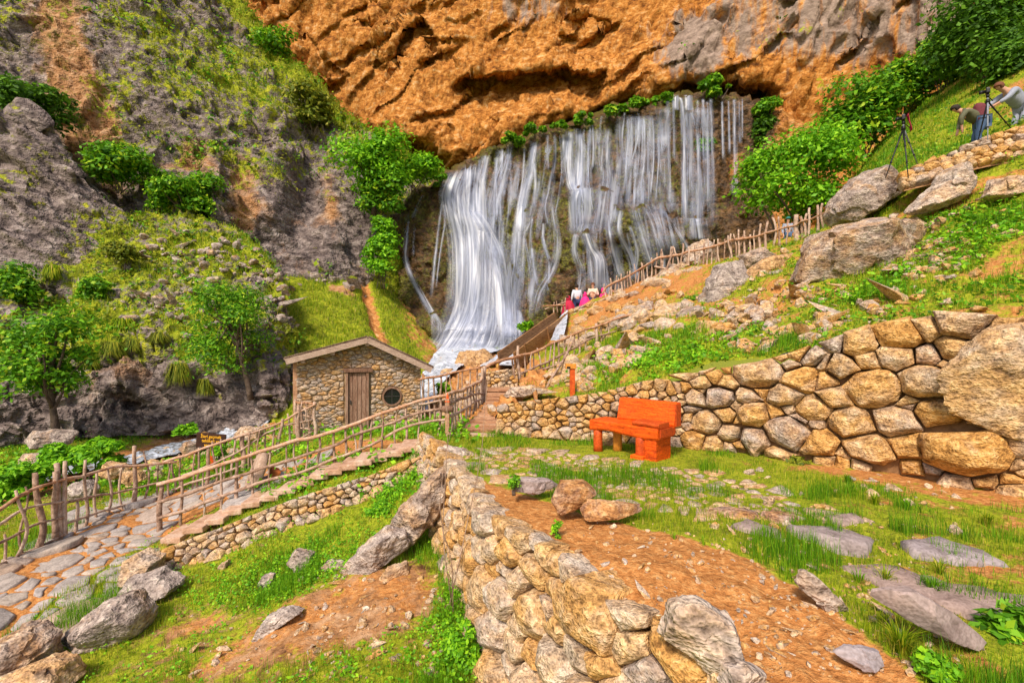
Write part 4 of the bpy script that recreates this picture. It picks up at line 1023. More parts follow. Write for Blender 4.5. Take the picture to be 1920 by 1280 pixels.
# paving of the lower path
PATH = [(-140, 1180), (-60, 1120), (0, 1066), (60, 1034), (112, 1006), (170, 970), (232, 948), (300, 930), (380, 915), (450, 898), (520, 880), (575, 868), (570, 880), (500, 898), (440, 916), (380, 945), (320, 972), (290, 1000), (236, 1046), (226, 1090), (170, 1120), (100, 1175), (40, 1195), (-60, 1260), (-140, 1300)]
pxy = [hit(x, y, ['valley_ground']) for x, y in PATH]; pxy = [(h.x, h.y) for h in pxy if h]
def in_poly(x, y, poly):
    c = False; j = len(poly) - 1
    for i in range(len(poly)):
        if (poly[i][1] > y) != (poly[j][1] > y) and x < (poly[j][0] - poly[i][0]) * (y - poly[i][1]) / (poly[j][1] - poly[i][1]) + poly[i][0]: c = not c
        j = i
    return c
rng = random.Random(5)
xs = [q[0] for q in pxy]; ys = [q[1] for q in pxy]
sd = darts(290, lambda x, y: in_poly(x, y, pxy), lambda g: (g.uniform(min(xs), max(xs)), g.uniform(min(ys), max(ys)), g.choice([0.11, 0.17, 0.24, 0.32, 0.40, 0.46])), rng, (), 0.84, 9000)
def shrink(poly, g):
    A, cx, cy = area_centroid(poly); out = list(poly)
    for i in range(len(poly)):
        x0, y0 = poly[i]; x1, y1 = poly[(i + 1) % len(poly)]; L = math.hypot(x1 - x0, y1 - y0)
        if L < 1e-6: continue
        nx, ny = (y1 - y0) / L, -(x1 - x0) / L; c = nx * x0 + ny * y0
        if nx * cx + ny * cy > c: nx, ny, c = -nx, -ny, -c
        out = clip_poly(out, nx, ny, c - g)
        if len(out) < 3: return None
    return out
M['flag'] = mk_flat('flag', [(0.0, (0.44, 0.36, 0.29)), (0.3, (0.40, 0.345, 0.31)), (0.9, (0.38, 0.34, 0.325)), (1.0, (0.50, 0.33, 0.21))])
for i, (s, poly) in enumerate(zip(sd, power_cells(sd, []))):
    if poly is None: continue
    q = shrink(poly, rng.uniform(0.018, 0.045))
    if q is None or area_centroid(q)[0] < 0.006: continue
    slab(q, zv, M['flag'], vg, 'flagstone', 0.08, 0.02 + rng.uniform(0, 0.015), seed=i)
# cobbles sunk in the terrace turf
TP = flat_xy([(860, 850), (960, 835), (1090, 850), (1200, 868), (1330, 880), (1440, 910), (1560, 950), (1400, 962), (1250, 950), (1080, 915), (960, 890)], -1.75)
xs = [q[0] for q in TP]; ys = [q[1] for q in TP]
sd = darts(240, lambda x, y: in_poly(x, y, TP), lambda g: (g.uniform(min(xs), max(xs)), g.uniform(min(ys), max(ys)), g.choice([0.06, 0.08, 0.10, 0.13])), rng, (), 0.9, 9000)
M['cobble'] = mk_stone('cobble', [(0.0, (0.50, 0.33, 0.20)), (0.5, (0.58, 0.45, 0.32)), (1.0, (0.46, 0.40, 0.36))], 1.4, 0.4)
for i, (s, poly) in enumerate(zip(sd, power_cells(sd, []))):
    if poly is None or rng.random() < 0.12: continue
    q = shrink(poly, 0.025)
    if q is None or area_centroid(q)[0] < 0.004: continue
    slab(q, zt, M['cobble'], tr, 'cobblestone', 0.06, 0.012, seed=i + 900)
# big slabs along the terrace edge
S = lambda pts, z, mat, label, th=0.10, lift=0.05, seed=1: slab(flat_xy(pts, z), zt, M[mat], None, 'stone_slab', th, lift, label, 'slab', seed, 0.03, None, 0.012)
M['slab_red'] = mk_stone('slab_red', [(0.0, (0.24, 0.10, 0.075)), (1.0, (0.30, 0.16, 0.13))], 1.2, 0.4)
S([(1475, 985), (1500, 974), (1580, 976), (1640, 1003), (1625, 1030), (1560, 1020), (1500, 1002)], -1.72, 'slab', 'flat rose-grey slab on the terrace nearest the tufted grass centre', seed=3)
S([(1370, 985), (1400, 972), (1462, 990), (1470, 1006), (1420, 1000)], -1.72, 'slab', 'narrow grey slab left of the flat rose-grey slab', seed=4)
S([(1572, 1046), (1650, 1040), (1780, 1078), (1930, 1110), (1960, 1165), (1900, 1168), (1800, 1130), (1690, 1098)], -1.72, 'slab', 'longest grey slab running out at the right edge of the terrace', seed=5)
S([(1688, 1012), (1760, 1000), (1850, 1022), (1890, 1046), (1800, 1042), (1710, 1030)], -1.72, 'slab', 'brownish slab half covered in grass at right of the terrace', seed=6)
S([(1425, 955), (1445, 948), (1495, 952), (1498, 966), (1460, 968)], -1.72, 'slab_red', 'dull red slab in the terrace grass', seed=7)
S([(1330, 950), (1350, 944), (1420, 950), (1424, 962), (1380, 960)], -1.72, 'slab_red', 'small reddish slab next to the dull red one', seed=8)
S([(1545, 962), (1600, 958), (1620, 970), (1570, 974)], -1.72, 'slab', 'thin grey slab deep in the terrace grass', seed=9)
B([(1630, 1125), (1660, 1108), (1715, 1106), (1790, 1150), (1856, 1205), (1845, 1222), (1760, 1192), (1690, 1155)], 2.75, 'dark grey ridged slab tilted in the dirt at lower right', 0.5, 'slab', k=24, amp=0.02, cat='slab', name='stone_slab')
B([(1496, 1098), (1512, 1074), (1530, 1080), (1580, 1130), (1628, 1176), (1590, 1180), (1540, 1140)], 3.15, 'pale pointed rock sticking out of the dirt', 0.5, 'pale_boulder', k=18)
B([(1034, 936), (1050, 905), (1092, 902), (1120, 925), (1090, 950), (1050, 964)], 4.75, 'dark red-brown stone block at the terrace edge', 0.9, 'slab_red', k=22, amp=0.03)
B([(1088, 958), (1104, 938), (1180, 944), (1240, 952), (1205, 962), (1140, 974), (1098, 976)], 4.6, 'flat red-brown slab beside the dark red block', 0.5, 'slab_red', k=22, amp=0.03, cat='slab', name='stone_slab')
B([(960, 920), (975, 895), (1030, 900), (1050, 910), (1010, 925)], 5.4, 'dark slab in the grass behind the dark red block', 0.7, 'slab', k=20, cat='slab', name='stone_slab')
B([(1238, 1200), (1260, 1140), (1320, 1132), (1370, 1160), (1390, 1210), (1350, 1260), (1300, 1240)], 2.62, 'large cream stone on top of the near retaining wall', 0.7, 'pale_boulder', k=10, amp=0.07)
B([(1352, 1290), (1362, 1252), (1400, 1246), (1440, 1270), (1420, 1300)], 2.42, 'white stone at the bottom edge beside the large cream stone', 0.8, 'pale_boulder', k=10)
B([(1568, 1228), (1590, 1212), (1650, 1222), (1655, 1244), (1610, 1252)], 2.6, 'blue-grey stone in the dirt beside the near grass tuft', 0.6, 'slab', k=16)
B([(818, 850), (835, 836), (880, 846), (908, 866), (890, 882), (835, 876)], 7.6, 'pale layered capstone at the far corner of the terrace wall', 0.8, 'pale_boulder', k=14)
B([(1112, 824), (1135, 812), (1160, 822), (1160, 842), (1128, 846)], 8.6, 'cream stone in the grass just left of the bench', 0.8, 'pale_boulder', sub=4)

# ---- countless-looking but countable loose stones
def small_variants(n, sub, seed0):
    out = []
    for i in range(n):
        g = random.Random(seed0 + i); N = [(g.gauss(0, 1), g.gauss(0, 1), g.gauss(0, 1)) for _ in range(13)]; D = [g.uniform(0.62, 1.0) for _ in N]
        v, f = hull_stone(N, D, 50, sub, seed0 + i, 0.12, 2.4, 0.8)
        me = bpy.data.meshes.new('loose_stone'); me.from_pydata([tuple(q) for q in v], [], [tuple(int(a) for a in q) for q in f]); me.polygons.foreach_set('use_smooth', np.ones(len(me.polygons), dtype=bool)); me.update(); me.set_sharp_from_angle(angle=math.radians(24))
        me.materials.append(M['small_stone']); out.append(me)
    return out
SV = small_variants(8, 3, 500)
def loose(points, sizes, label, group, seed, names, sink=0.3, stuff=None):
    """single stones, or (stuff: a name) the uncountable small ones joined into one object"""
    g = random.Random(seed); VV, FF, nv = [], [], 0
    for (x, y) in points:
        h = hit(x, y, names)
        if h is None: continue
        s = g.choice(sizes) * g.uniform(0.75, 1.3); me = g.choice(SV2 if stuff else SV)
        loc = h + Vector((0, 0, s * (0.5 - sink)))
        scl = (s * g.uniform(0.8, 1.3), s * g.uniform(0.8, 1.2), s * g.uniform(0.55, 0.9)); rot = (g.uniform(-0.4, 0.4), g.uniform(-0.4, 0.4), g.uniform(0, 6.28))
        if stuff:
            m = Matrix.LocRotScale(loc, Matrix.Identity(3).to_quaternion() if False else __import__('mathutils').Euler(rot).to_quaternion(), Vector(scl))
            co = np.array([tuple(m @ v.co) for v in me.vertices]); VV.append(co)
            FF.append(np.array([tuple(p.vertices) for p in me.polygons]) + nv); nv += len(co)
            continue
        o = bpy.data.objects.new('loose_stone', me); COL.objects.link(o)
        o.location = loc; o.scale = scl; o.rotation_euler = rot
        tag(o, label, 'stone', group)
    if stuff and VV:
        mesh_obj(stuff, np.concatenate(VV), np.concatenate(FF), M['scree'] if stuff == 'scree' else M['small_stone_mass'], None, True, 'stuff', label, 'stones', None, 24)
M['scree'] = mk_stone('scree', [(0.0, (0.26, 0.20, 0.18)), (0.6, (0.38, 0.31, 0.29)), (1.0, (0.52, 0.45, 0.42))], 1.0, isl=True, bias=0.15)
M['small_stone_mass'] = mk_stone('small_stone_mass', [(0.0, OCHRE), (0.3, CREAM), (0.65, PALE), (1.0, GREY)], 1.6, isl=True)
SV2 = small_variants(6, 2, 700)
g = random.Random(77)
def scat(n, cx, cy, rx, ry, rot): 
    o = []
    for _ in range(n):
        a, b = g.gauss(0, 0.5) * rx, g.gauss(0, 0.5) * ry; o.append((cx + a * math.cos(rot) - b * math.sin(rot), cy + a * math.sin(rot) + b * math.cos(rot)))
    return o
loose(scat(110, 1180, 600, 130, 45, -0.38), [0.10, 0.14, 0.20, 0.28], 'loose stone in the rubble bank below the ridge fence', 'rubble bank stones', 1, ['right_slope'])
loose(scat(90, 1120, 690, 160, 26, -0.30), [0.07, 0.10, 0.14, 0.2], 'loose stones in the strip under the middle fence', 'stones under the middle fence', 2, ['right_slope', 'rubble_bed'], stuff='rubble')
loose(scat(50, 1390, 600, 90, 45, -0.2), [0.05, 0.08, 0.12, 0.18], 'loose stone on the slope above the dry-stone wall', 'stones on the slope', 3, ['right_slope'])
loose(scat(70, 1680, 500, 200, 120, -0.35), [0.03, 0.05, 0.08, 0.12], 'loose stone scattered on the right hillside', 'stones on the right hillside', 4, ['right_slope'])
loose(scat(60, 900, 735, 60, 25, -0.4) + scat(80, 850, 760, 60, 30, -0.3), [0.07, 0.10, 0.16], 'loose stones in the rubble between hut and stairs', 'stones between hut and stairs', 5, ['rubble_bed', 'valley_ground'], stuff='rubble')
loose(scat(44, 340, 858, 150, 34, -0.28) + scat(24, 480, 815, 60, 22, -0.4), [0.07, 0.11, 0.17], 'loose rock along the stream bed', 'rocks along the stream', 6, ['valley_ground'])
loose([(g.uniform(1060, 1800), g.uniform(980, 1270)) for _ in range(900)], [0.003, 0.005, 0.007, 0.01, 0.014, 0.022], 'pebbles lying on the orange dirt of the terrace', 'pebbles on the terrace dirt', 7, ['terrace'], stuff='pebbles')
loose([(g.uniform(560, 860), g.uniform(1080, 1270)) for _ in range(160)] + [(g.uniform(300, 620), g.uniform(1130, 1270)) for _ in range(60)], [0.010, 0.015, 0.022, 0.04], 'small stones on the dirt bank at the bottom', 'stones on the lower dirt bank', 8, ['valley_ground'], stuff='pebbles')
loose([(g.uniform(1330, 1850), g.uniform(880, 1000)) for _ in range(50)], [0.02, 0.035, 0.055], 'small stone in the terrace grass by the wall', 'stones in the terrace grass', 9, ['terrace'])
loose(scat(120, 390, 480, 190, 45, 0.2) + scat(70, 330, 570, 110, 60, 0), [0.08, 0.13, 0.22], 'grey rocks strewn over the mossy hill', 'rocks on the mossy hill', 10, ['mossy_hill'], stuff='scree')
loose(scat(30, 520, 560, 40, 90, 0.3) + scat(30, 610, 520, 70, 12, 0.35), [0.12, 0.2, 0.32], 'grey rocks at the edge of the green meadow', 'rocks at the meadow edge', 11, ['meadow', 'mossy_hill'], stuff='scree')
loose(scat(130, 1420, 560, 190, 60, -0.33) + scat(90, 1750, 470, 170, 80, -0.3) + scat(70, 1500, 620, 140, 26, -0.25), [0.03, 0.05, 0.08, 0.13], 'broken rubble strewn over the right hillside', 'rubble', 12, ['right_slope'], stuff='rubble')

# ------------------------------------------------------------------ box and branch builders
def box(c, ex, ey, ez, hx, hy, hz, bev=0.0):
    """oriented box; bevelled edges when bev > 0"""
    c, ex, ey, ez = [np.array(q, float) for q in (c, ex, ey, ez)]
    bm = bmesh.new(); bmesh.ops.create_cube(bm, size=2.0)
    for v in bm.verts: v.co = (v.co.x * hx, v.co.y * hy, v.co.z * hz)
    if bev > 0: bmesh.ops.bevel(bm, geom=list(bm.edges), offset=bev, segments=2, affect='EDGES', profile=0.6)
    bm.verts.ensure_lookup_table()
    V = np.array([v.co[:] for v in bm.verts]); Fc = [[v.index for v in f.verts] for f in bm.faces]; bm.free()
    return c + V[:, :1] * ex + V[:, 1:2] * ey + V[:, 2:] * ez, Fc
def part(name, vf, mat, root, smooth=False):
    v, f = vf
    return mesh_obj(name, local(root, v) if root is not None else np.asarray(v), [tuple(q) for q in f], mat, root, smooth)
def tube(pts, radii, sides=8, seed=0, knob=0.12):
    """tapered, slightly lumpy tube through points, ends closed"""
    pts = np.array([tuple(p) for p in pts], float); n = len(pts); g = random.Random(seed)
    T = np.gradient(pts, axis=0); T /= np.linalg.norm(T, axis=1, keepdims=True) + 1e-9
    up = np.array([0.13, 0.31, 0.94]); 
    if abs(T[0] @ up) > 0.9: up = np.array([0.94, 0.3, 0.1])
    V = []
    for i in range(n):
        a = np.cross(T[i], up); a /= np.linalg.norm(a); b = np.cross(T[i], a)
        for k in range(sides):
            th = 2 * math.pi * k / sides; r = radii[i] * (1 + knob * g.uniform(-1, 1))
            V.append(pts[i] + r * (math.cos(th) * a + math.sin(th) * b))
    Fc = [(i * sides + k, i * sides + (k + 1) % sides, (i + 1) * sides + (k + 1) % sides, (i + 1) * sides + k) for i in range(n - 1) for k in range(sides)]
    V.append(pts[0]); V.append(pts[-1]); m = n * sides
    Fc += [(m, (k + 1) % sides, k) for k in range(sides)] + [(m + 1, (n - 1) * sides + k, (n - 1) * sides + (k + 1) % sides) for k in range(sides)]
    return np.array(V), Fc
def bent(p0, p1, n, wob, seed, via=None):
    """a crooked path between two points"""
    g = np.random.RandomState(seed); p0, p1 = np.array(tuple(p0)), np.array(tuple(p1)); t = np.linspace(0, 1, n)[:, None]
    L = np.linalg.norm(p1 - p0)
    ph = g.rand(3, 3) * 6.28; am = g.randn(3, 3) * wob
    off = sum(np.sin(t * (2.2 + 2.3 * k) + ph[k]) * am[k] / (k + 1) for k in range(3))
    return p0 + (p1 - p0) * t + off * L * np.sin(np.pi * np.clip(t, 0.0, 1)) ** 0.5
def polyline(pts, n):
    A = np.array([tuple(p) for p in pts], float)
    return crom(A, n, 0)

# ------------------------------------------------------------------ the stone hut
def build_hut():
    C = np.array([-4.2, 14.0]); e2 = np.array([0.958, 0.287]); n2 = np.array([0.287, -0.958])
    E = np.array([e2[0], e2[1], 0]); Nn = np.array([n2[0], n2[1], 0]); Zz = np.array([0, 0, 1.0])
    base = -2.62
    O = np.array([C[0], C[1], 0])
    pt = lambda s, z, w=0.0: O + E * s + Zz * z + Nn * w
    ridge, le, re = (0.0, 0.10), (-2.18, -0.50), (1.84, -0.80)
    roofz = lambda s: ridge[1] + (le[1] - ridge[1]) * (s / le[0]) if s < 0 else ridge[1] + (re[1] - ridge[1]) * (s / re[0])
    SL, SR = -1.93, 1.52
    root = thing('stone_hut', 'small stone hut with gabled roof, plank door and round window', 'hut', (C[0], C[1], base))
    # walls: mortar core, one box ring with gable
    core = M['mortar']
    DP = 3.2
    poly = [(SL, base), (SR, base), (SR, roofz(SR) - 0.16), (0, roofz(0) - 0.16), (SL, roofz(SL) - 0.16)]
    V = [pt(s, z, -0.02) for s, z in poly] + [pt(s, z, -DP) for s, z in poly]
    Fc = [(0, 1, 2, 3, 4), (9, 8, 7, 6, 5)] + [(i, 5 + i, 5 + (i + 1) % 5, (i + 1) % 5) for i in range(5)]
    wall = mesh_obj('wall', local(root, V), Fc, core, root, False)
    # stones of the front
    ds = (-0.64, 0.05, -0.86, base); wc = (0.68, -1.62, 0.30)
    def inside(u, v):
        if v > roofz(u) - 0.20 or v < base or u < SL + 0.02 or u > SR - 0.02: return False
        if ds[0] - 0.04 < u < ds[1] + 0.04 and v < ds[2] + 0.05: return False
        return math.hypot(u - wc[0], v - wc[1]) > wc[2] + 0.05
    g = random.Random(31)
    sd = darts(295, inside, lambda g: (g.uniform(SL, SR), g.uniform(base, 0.1), g.choice([0.045, 0.055, 0.065, 0.08])), g, (), 0.80, 14000, 1.9)
    # wide flat stones: squeeze v
    sdq = [(u, v * 1.9, r) for u, v, r in sd]
    def ex(x, yq):
        y = yq / 1.9; l = []
        if y < ds[2] + 0.02:
            l.append((1, 0, ds[0] - 0.02) if x < ds[0] else (-1, 0, -ds[1] - 0.02)) if (x < ds[0] or x > ds[1]) else None
        elif ds[0] < x < ds[1]: l.append((0, -1, -(ds[2] + 0.10) * 1.9))
        dx, dy = x - wc[0], y - wc[1]; L = math.hypot(dx, dy)
        if L < 0.75: l.append((-dx / L, -dy / L / 1.9, -(wc[0] * dx / L + wc[1] * dy / L + wc[2])))
        m = (roofz(x + 0.05) - roofz(x - 0.05)) / 0.1
        l.append((-m * 1.9, 1, (roofz(x) - 0.15 - m * x) * 1.9))
        return l
    for poly in power_cells(sdq, [(-1, 0, -SL), (1, 0, SR), (0, -1, -base * 1.9)], ex):
        if poly is None: continue
        poly = [(x, y / 1.9) for x, y in poly]
        r = cell_stone(poly, 0.003, 0.24, 0.3, g, 40, 3, 0.13, 2.4)
        if r is None: continue
        (v, f), (cx, cy), sz = r
        c = pt(cx, cy, 0.0)
        o = mesh_obj('stone', v[:, :1] * E + v[:, 1:2] * Zz + v[:, 2:] * Nn, f, M['hut_stone'], wall, True)
        o.location = tuple(local(root, [c])[0])
    # left flank stones (it shows as a sliver)
    for i in range(34):
        s, z = g.uniform(-DP + 0.1, -0.1), g.uniform(base + 0.05, roofz(SL) - 0.25)
        v, f = hull_stone([(g.gauss(0, 1), g.gauss(0, 1), g.gauss(0, 1)) for _ in range(12)], [g.uniform(0.6, 1) for _ in range(12)], 20, 2, i, 0.08, 2.6, 0.8)
        o = mesh_obj('stone', v * np.array([0.10, 0.17, 0.10]), f, M['hut_stone'], wall, True)
        o.location = tuple(local(root, [pt(SL, z, s)])[0]); o.rotation_euler = (0, 0, math.atan2(e2[1], e2[0]))
    # door
    dx0, dx1, zt_, zb = -0.60, 0.01, -0.89, base + 0.06
    door = part('door', box(pt((dx0 + dx1) / 2, (zt_ + zb) / 2, 0.0), E, Nn, Zz, (dx1 - dx0) / 2 - 0.05, 0.025, (zt_ - zb) / 2 - 0.01, 0.004), M['plank'], root)
    pw = (dx1 - dx0 - 0.12) / 4
    for i in range(4):
        v, f = box(pt(dx0 + 0.06 + pw * (i + 0.5), (zt_ + zb) / 2, 0.035 + 0.006 * (i % 2)), E, Nn, Zz, pw / 2 - 0.006, 0.014, (zt_ - zb) / 2 - 0.02, 0.004)
        mesh_obj('plank', local(root, v), [tuple(q) for q in f], M['plank'], door, False)
    v, f = box(pt(dx0 + 0.12, (zt_ + zb) / 2 - 0.02, 0.07), E, Nn, Zz, 0.012, 0.02, 0.06, 0.004)
    mesh_obj('handle', local(root, v), [tuple(q) for q in f], M['iron'], door, False)
    for s in (dx0 + 0.02, dx1 - 0.02):
        part('door_jamb', box(pt(s, (zt_ + zb) / 2, 0.05), E, Nn, Zz, 0.035, 0.06, (zt_ - zb) / 2, 0.006), M['plank'], root)
    part('lintel', box(pt((dx0 + dx1) / 2 + 0.03, zt_ + 0.06, 0.06), E, Nn, Zz, 0.40, 0.08, 0.055, 0.01), M['plank'], root)
    part('door_step', box(pt((dx0 + dx1) / 2, base + 0.0, 0.20), E, Nn, Zz, 0.45, 0.22, 0.05, 0.012), M['step_wood'], root)
    # round window
    ang = np.linspace(0, 2 * math.pi, 33)[:-1]
    def ring(r0, r1, w0, w1):
        V, Fc = [], []
        for a in ang:
            for (r, w) in ((r0, w0), (r0, w1), (r1, w1), (r1, w0)): V.append(pt(wc[0] + r * math.cos(a), wc[1] + r * math.sin(a), w))
        for i in range(32):
            for k in range(4): Fc.append((4 * i + k, 4 * i + (k + 1) % 4, 4 * ((i + 1) % 32) + (k + 1) % 4, 4 * ((i + 1) % 32) + k))
        return V, Fc
    win = part('window', ring(0.235, 0.285, -0.04, 0.055), M['plank'], root)
    Vp = [pt(wc[0] + 0.236 * math.cos(a), wc[1] + 0.236 * math.sin(a), 0.005) for a in ang]
    mesh_obj('pane', local(root, Vp), [tuple(range(32))], M['pane'], win, False)
    for (hx, hz) in ((0.012, 0.235), (0.235, 0.012)):
        v, f = box(pt(wc[0], wc[1], 0.015), E, Nn, Zz, hx, 0.008, hz); mesh_obj('glazing_bar', local(root, v), [tuple(q) for q in f], M['iron'], win, False)
    # roof: two slopes of boards, fascia, purlins
    OV = 0.34
    roof = None
    for (a, b) in ((le, ridge), (ridge, re)):
        d = np.array([b[0] - a[0], b[1] - a[1]]); L = np.linalg.norm(d); d /= L
        D3 = E * d[0] + Zz * d[1]; U3 = np.cross(D3, -Nn); U3 = U3 if U3[2] > 0 else -U3
        mid = pt((a[0] + b[0]) / 2, (a[1] + b[1]) / 2, OV - (DP + 2 * OV) / 2)
        sl = box(mid + U3 * 0.02, D3, Nn, U3, L / 2 + 0.01, (DP + 2 * OV) / 2, 0.03, 0.004)
        o = mesh_obj('roof', local(root, sl[0]), [tuple(q) for q in sl[1]], M['roofing'], root, False)
        if roof is None: roof = o
        v, f = box(pt((a[0] + b[0]) / 2, (a[1] + b[1]) / 2, OV + 0.022) - U3 * 0.065, D3, Nn, U3, L / 2 - 0.02, 0.02, 0.075, 0.004)
        mesh_obj('fascia', local(root, v), [tuple(q) for q in f], M['fascia'], o, False)
        nr = 9
        for i in range(nr):
            s = -L / 2 + L * (i + 0.5) / nr
            v, f = box(mid + U3 * 0.062 + D3 * s, D3, Nn, U3, L / nr / 2 - 0.008, (DP + 2 * OV) / 2 + 0.02, 0.012, 0.003)
            mesh_obj('roof_board', local(root, v), [tuple(q) for q in f], M['roofing'], o, False)
    for s in (-1.72, -0.95, -0.02, 0.85, 1.42):
        z = roofz(s) - 0.16
        part('purlin', box(pt(s, z, OV - 0.22 - 0.1), E, Nn, Zz, 0.055, 0.30, 0.06, 0.008), M['fascia'], root)
    part('corner_post', box(pt(SL - 0.02, (base + roofz(SL) - 0.16) / 2, -0.04), E, Nn, Zz, 0.06, 0.06, (roofz(SL) - 0.16 - base) / 2, 0.01), M['step_wood'], root)
M['mortar'] = mk_plain('mortar', (0.42, 0.29, 0.17), 0.95, 0.1, 0.35, 14, 0.5)
M['iron'] = mk_plain('iron', (0.035, 0.03, 0.028), 0.5, 0.4, 0.3, 20)
M['roofing'] = mk_wood('roofing', [(0.25, (0.07, 0.045, 0.03)), (0.5, (0.20, 0.13, 0.09)), (0.75, (0.34, 0.25, 0.19))], 5, 0.85, (3, 1, 3), 0.5)
t = NT('pane'); M['pane'] = t.done(t.bsdf((0.012, 0.013, 0.016), 0.12, None, 0.6))
build_hut()

# ------------------------------------------------------------------ pole fences
def fence(label, base, rails, posts, seed, post_r=0.024, rail_r=0.030, top_over=0.06, jit=0.10, stake=None, name='pole_fence', sink=0.08, wob=0.02):
    """base: (px, py, d) along the foot; rails: lists of (px, py); posts: px or (px, top py[, base py])"""
    g = random.Random(seed)
    bx = [b[0] for b in base]
    dep = lambda x: float(np.interp(x, bx, [b[2] for b in base])); by = lambda x: float(np.interp(x, bx, [b[1] for b in base]))
    c = P(*base[len(base) // 2]); root = thing(name, label, 'fence', tuple(c))
    top = rails[0]; ty = lambda x: float(np.interp(x, [q[0] for q in top], [q[1] for q in top]))
    for i, p in enumerate(posts):
        p = p if isinstance(p, tuple) else (p,)
        x = p[0]; d = dep(x)
        yt = p[1] if len(p) > 1 else ty(x) - g.uniform(0.2, 1.4) * top_over / d * F
        yb = p[2] if len(p) > 2 else by(x)
        r = (p[3] if len(p) > 3 else post_r) * g.uniform(0.75, 1.25)
        lean = g.uniform(-1, 1) * jit
        a = P(x, yb, d) - Vector((0, 0, sink)); b = P(x, yt, d) + Vector((lean, g.uniform(-0.5, 0.5) * jit, 0)) * (1 if len(p) < 2 else 0.4)
        pts = bent(a, b, 9, wob * 1.6, seed * 100 + i); rr = np.linspace(r * 1.12, r * 0.82, 9)
        part('post', tube(pts, rr, 7, seed + i), M['branch'], root, True)
    for i, rl in enumerate(rails):
        off = -0.035
        pts = [P(x, y, dep(x) + off) for x, y in rl]
        q = polyline(pts, max(10, len(pts) * 4)); q = q + np.stack([vnoise(q * 3.1 + i * 9, seed), vnoise(q * 3.1 + 50 + i * 9, seed), vnoise(q * 3.1 + 90, seed)], 1) * 0.03
        r = rail_r * (1.0 if i == 0 else 0.82)
        part('rail', tube(q, np.linspace(r * 1.1, r * 0.85, len(q)), 8, seed + 40 + i), M['rail'] if i == 0 else M['branch'], root, True)
    return root
# path's outer fence, near run
fence('crooked pole fence at far left along the paved path', [(-60, 1092, 7.35), (0, 1060, 7.8), (60, 1030, 8.35), (122, 1004, 8.9)],
    [[(-60, 985), (0, 952), (60, 920), (112, 902), (124, 898)], [(-60, 1006), (0, 980), (50, 955), (118, 940)], [(-60, 1040), (0, 1018), (60, 985), (118, 968)], [(-60, 1090), (0, 1060), (60, 1032), (120, 1002)]],
    [(-30, 950, 1075), (9, 1001, 1045), (29, 918, 1040), (45, 912, 1036), (71, 886, 1022, 0.045), (104, 884, 1000, 0.045), (112, 868, 1004, 0.042), (119, 864, 1006, 0.04)], 1)
fence('pole fence along the outer edge of the path beside the stream', [(122, 1004, 8.9), (180, 968, 9.6), (230, 946, 10.2), (310, 926, 10.8), (330, 922, 10.9)],
    [[(112, 903), (150, 895), (190, 880), (235, 873), (330, 867)], [(122, 942), (180, 930), (230, 920), (318, 900)], [(122, 982), (170, 966), (230, 946), (310, 927)]],
    [(143, 940, 992), (157, 862, 988, 0.036), (182, 882, 982), (203, 877, 976), (230, 870, 970), (249, 836, 964, 0.036), (271, 844, 956), (297, 868, 946), (314, 868, 934)], 2)
fence('pole fence climbing from the path to the hut corner', [(300, 928, 10.9), (400, 905, 11.2), (450, 890, 11.5), (520, 860, 12.1), (592, 818, 12.7)],
    [[(300, 870), (333, 859), (387, 838), (453, 817), (519, 795), (560, 772), (590, 757)], [(340, 892), (396, 871), (451, 843), (519, 803), (586, 786)], [(322, 917), (385, 897), (442, 878), (519, 843), (586, 809)]],
    [(328,), (342,), (358,), (372,), (388, 838, 905, 0.04), (404,), (420,), (434,), (455, 816, 888, 0.05), (464,), (480,), (497,), (514,), (527, 785, 856, 0.04), (543,), (557, 760, 838, 0.045), (566,), (577,), (589, 753, 818, 0.06)], 3)
fence('short pole fence panel against the front corner of the hut', [(553, 822, 13.3), (592, 818, 12.75)], [[(553, 753), (575, 756), (591, 758)], [(556, 775), (590, 784)], [(556, 800), (590, 806)]], [(556, 748, 822, 0.05), (563,), (571,), (580,)], 4)
# inner fence beside the stepping slabs
fence('long three-railed pole fence beside the pink stepping slabs', [(300, 1000, 9.0), (380, 970, 9.1), (442, 944, 9.2), (520, 920, 9.3), (560, 905, 9.35), (650, 866, 9.45), (700, 858, 9.5), (749, 838, 9.55), (795, 815, 9.6), (843, 806, 9.6)],
    [[(294, 910), (355, 891), (442, 862), (519, 836), (600, 815), (646, 803), (692, 785), (749, 764), (795, 748), (843, 738)], [(298, 943), (355, 924), (409, 906), (519, 869), (628, 835), (671, 812), (726, 796), (795, 771), (845, 763)], [(299, 972), (387, 941), (497, 902), (578, 881), (648, 851), (680, 840), (749, 806), (806, 790), (845, 785)]],
    [(302, 905, 1003, 0.045), (340, 892, 984), (381, 880, 970), (413, 868, 962), (444, 858, 946, 0.034), (474, 846, 930), (504, 838, 922), (535, 828, 916), (557,), (572,), (598,), (624,), (648, 800, 868), (664,), (676, 788, 864, 0.036), (694,), (717,), (741,), (763,), (786,), (822,)], 5, 0.022, 0.036, 0.03, 0.06)
fence('pole fence along the left side of the wooden stairs', [(843, 806, 9.6), (870, 785, 10.6), (905, 752, 12.0), (912, 745, 12.2)],
    [[(840, 738), (864, 732), (898, 716), (907, 700), (910, 690)], [(841, 757), (864, 748), (887, 739), (910, 737)], [(841, 780), (864, 771), (887, 755), (905, 746)]],
    [(848,), (854,), (861,), (868,), (874,), (880,), (886,), (892,), (897,), (903, 690, 752, 0.05), (908, 686, 748, 0.05)], 6, 0.022, 0.036, 0.03, 0.06)
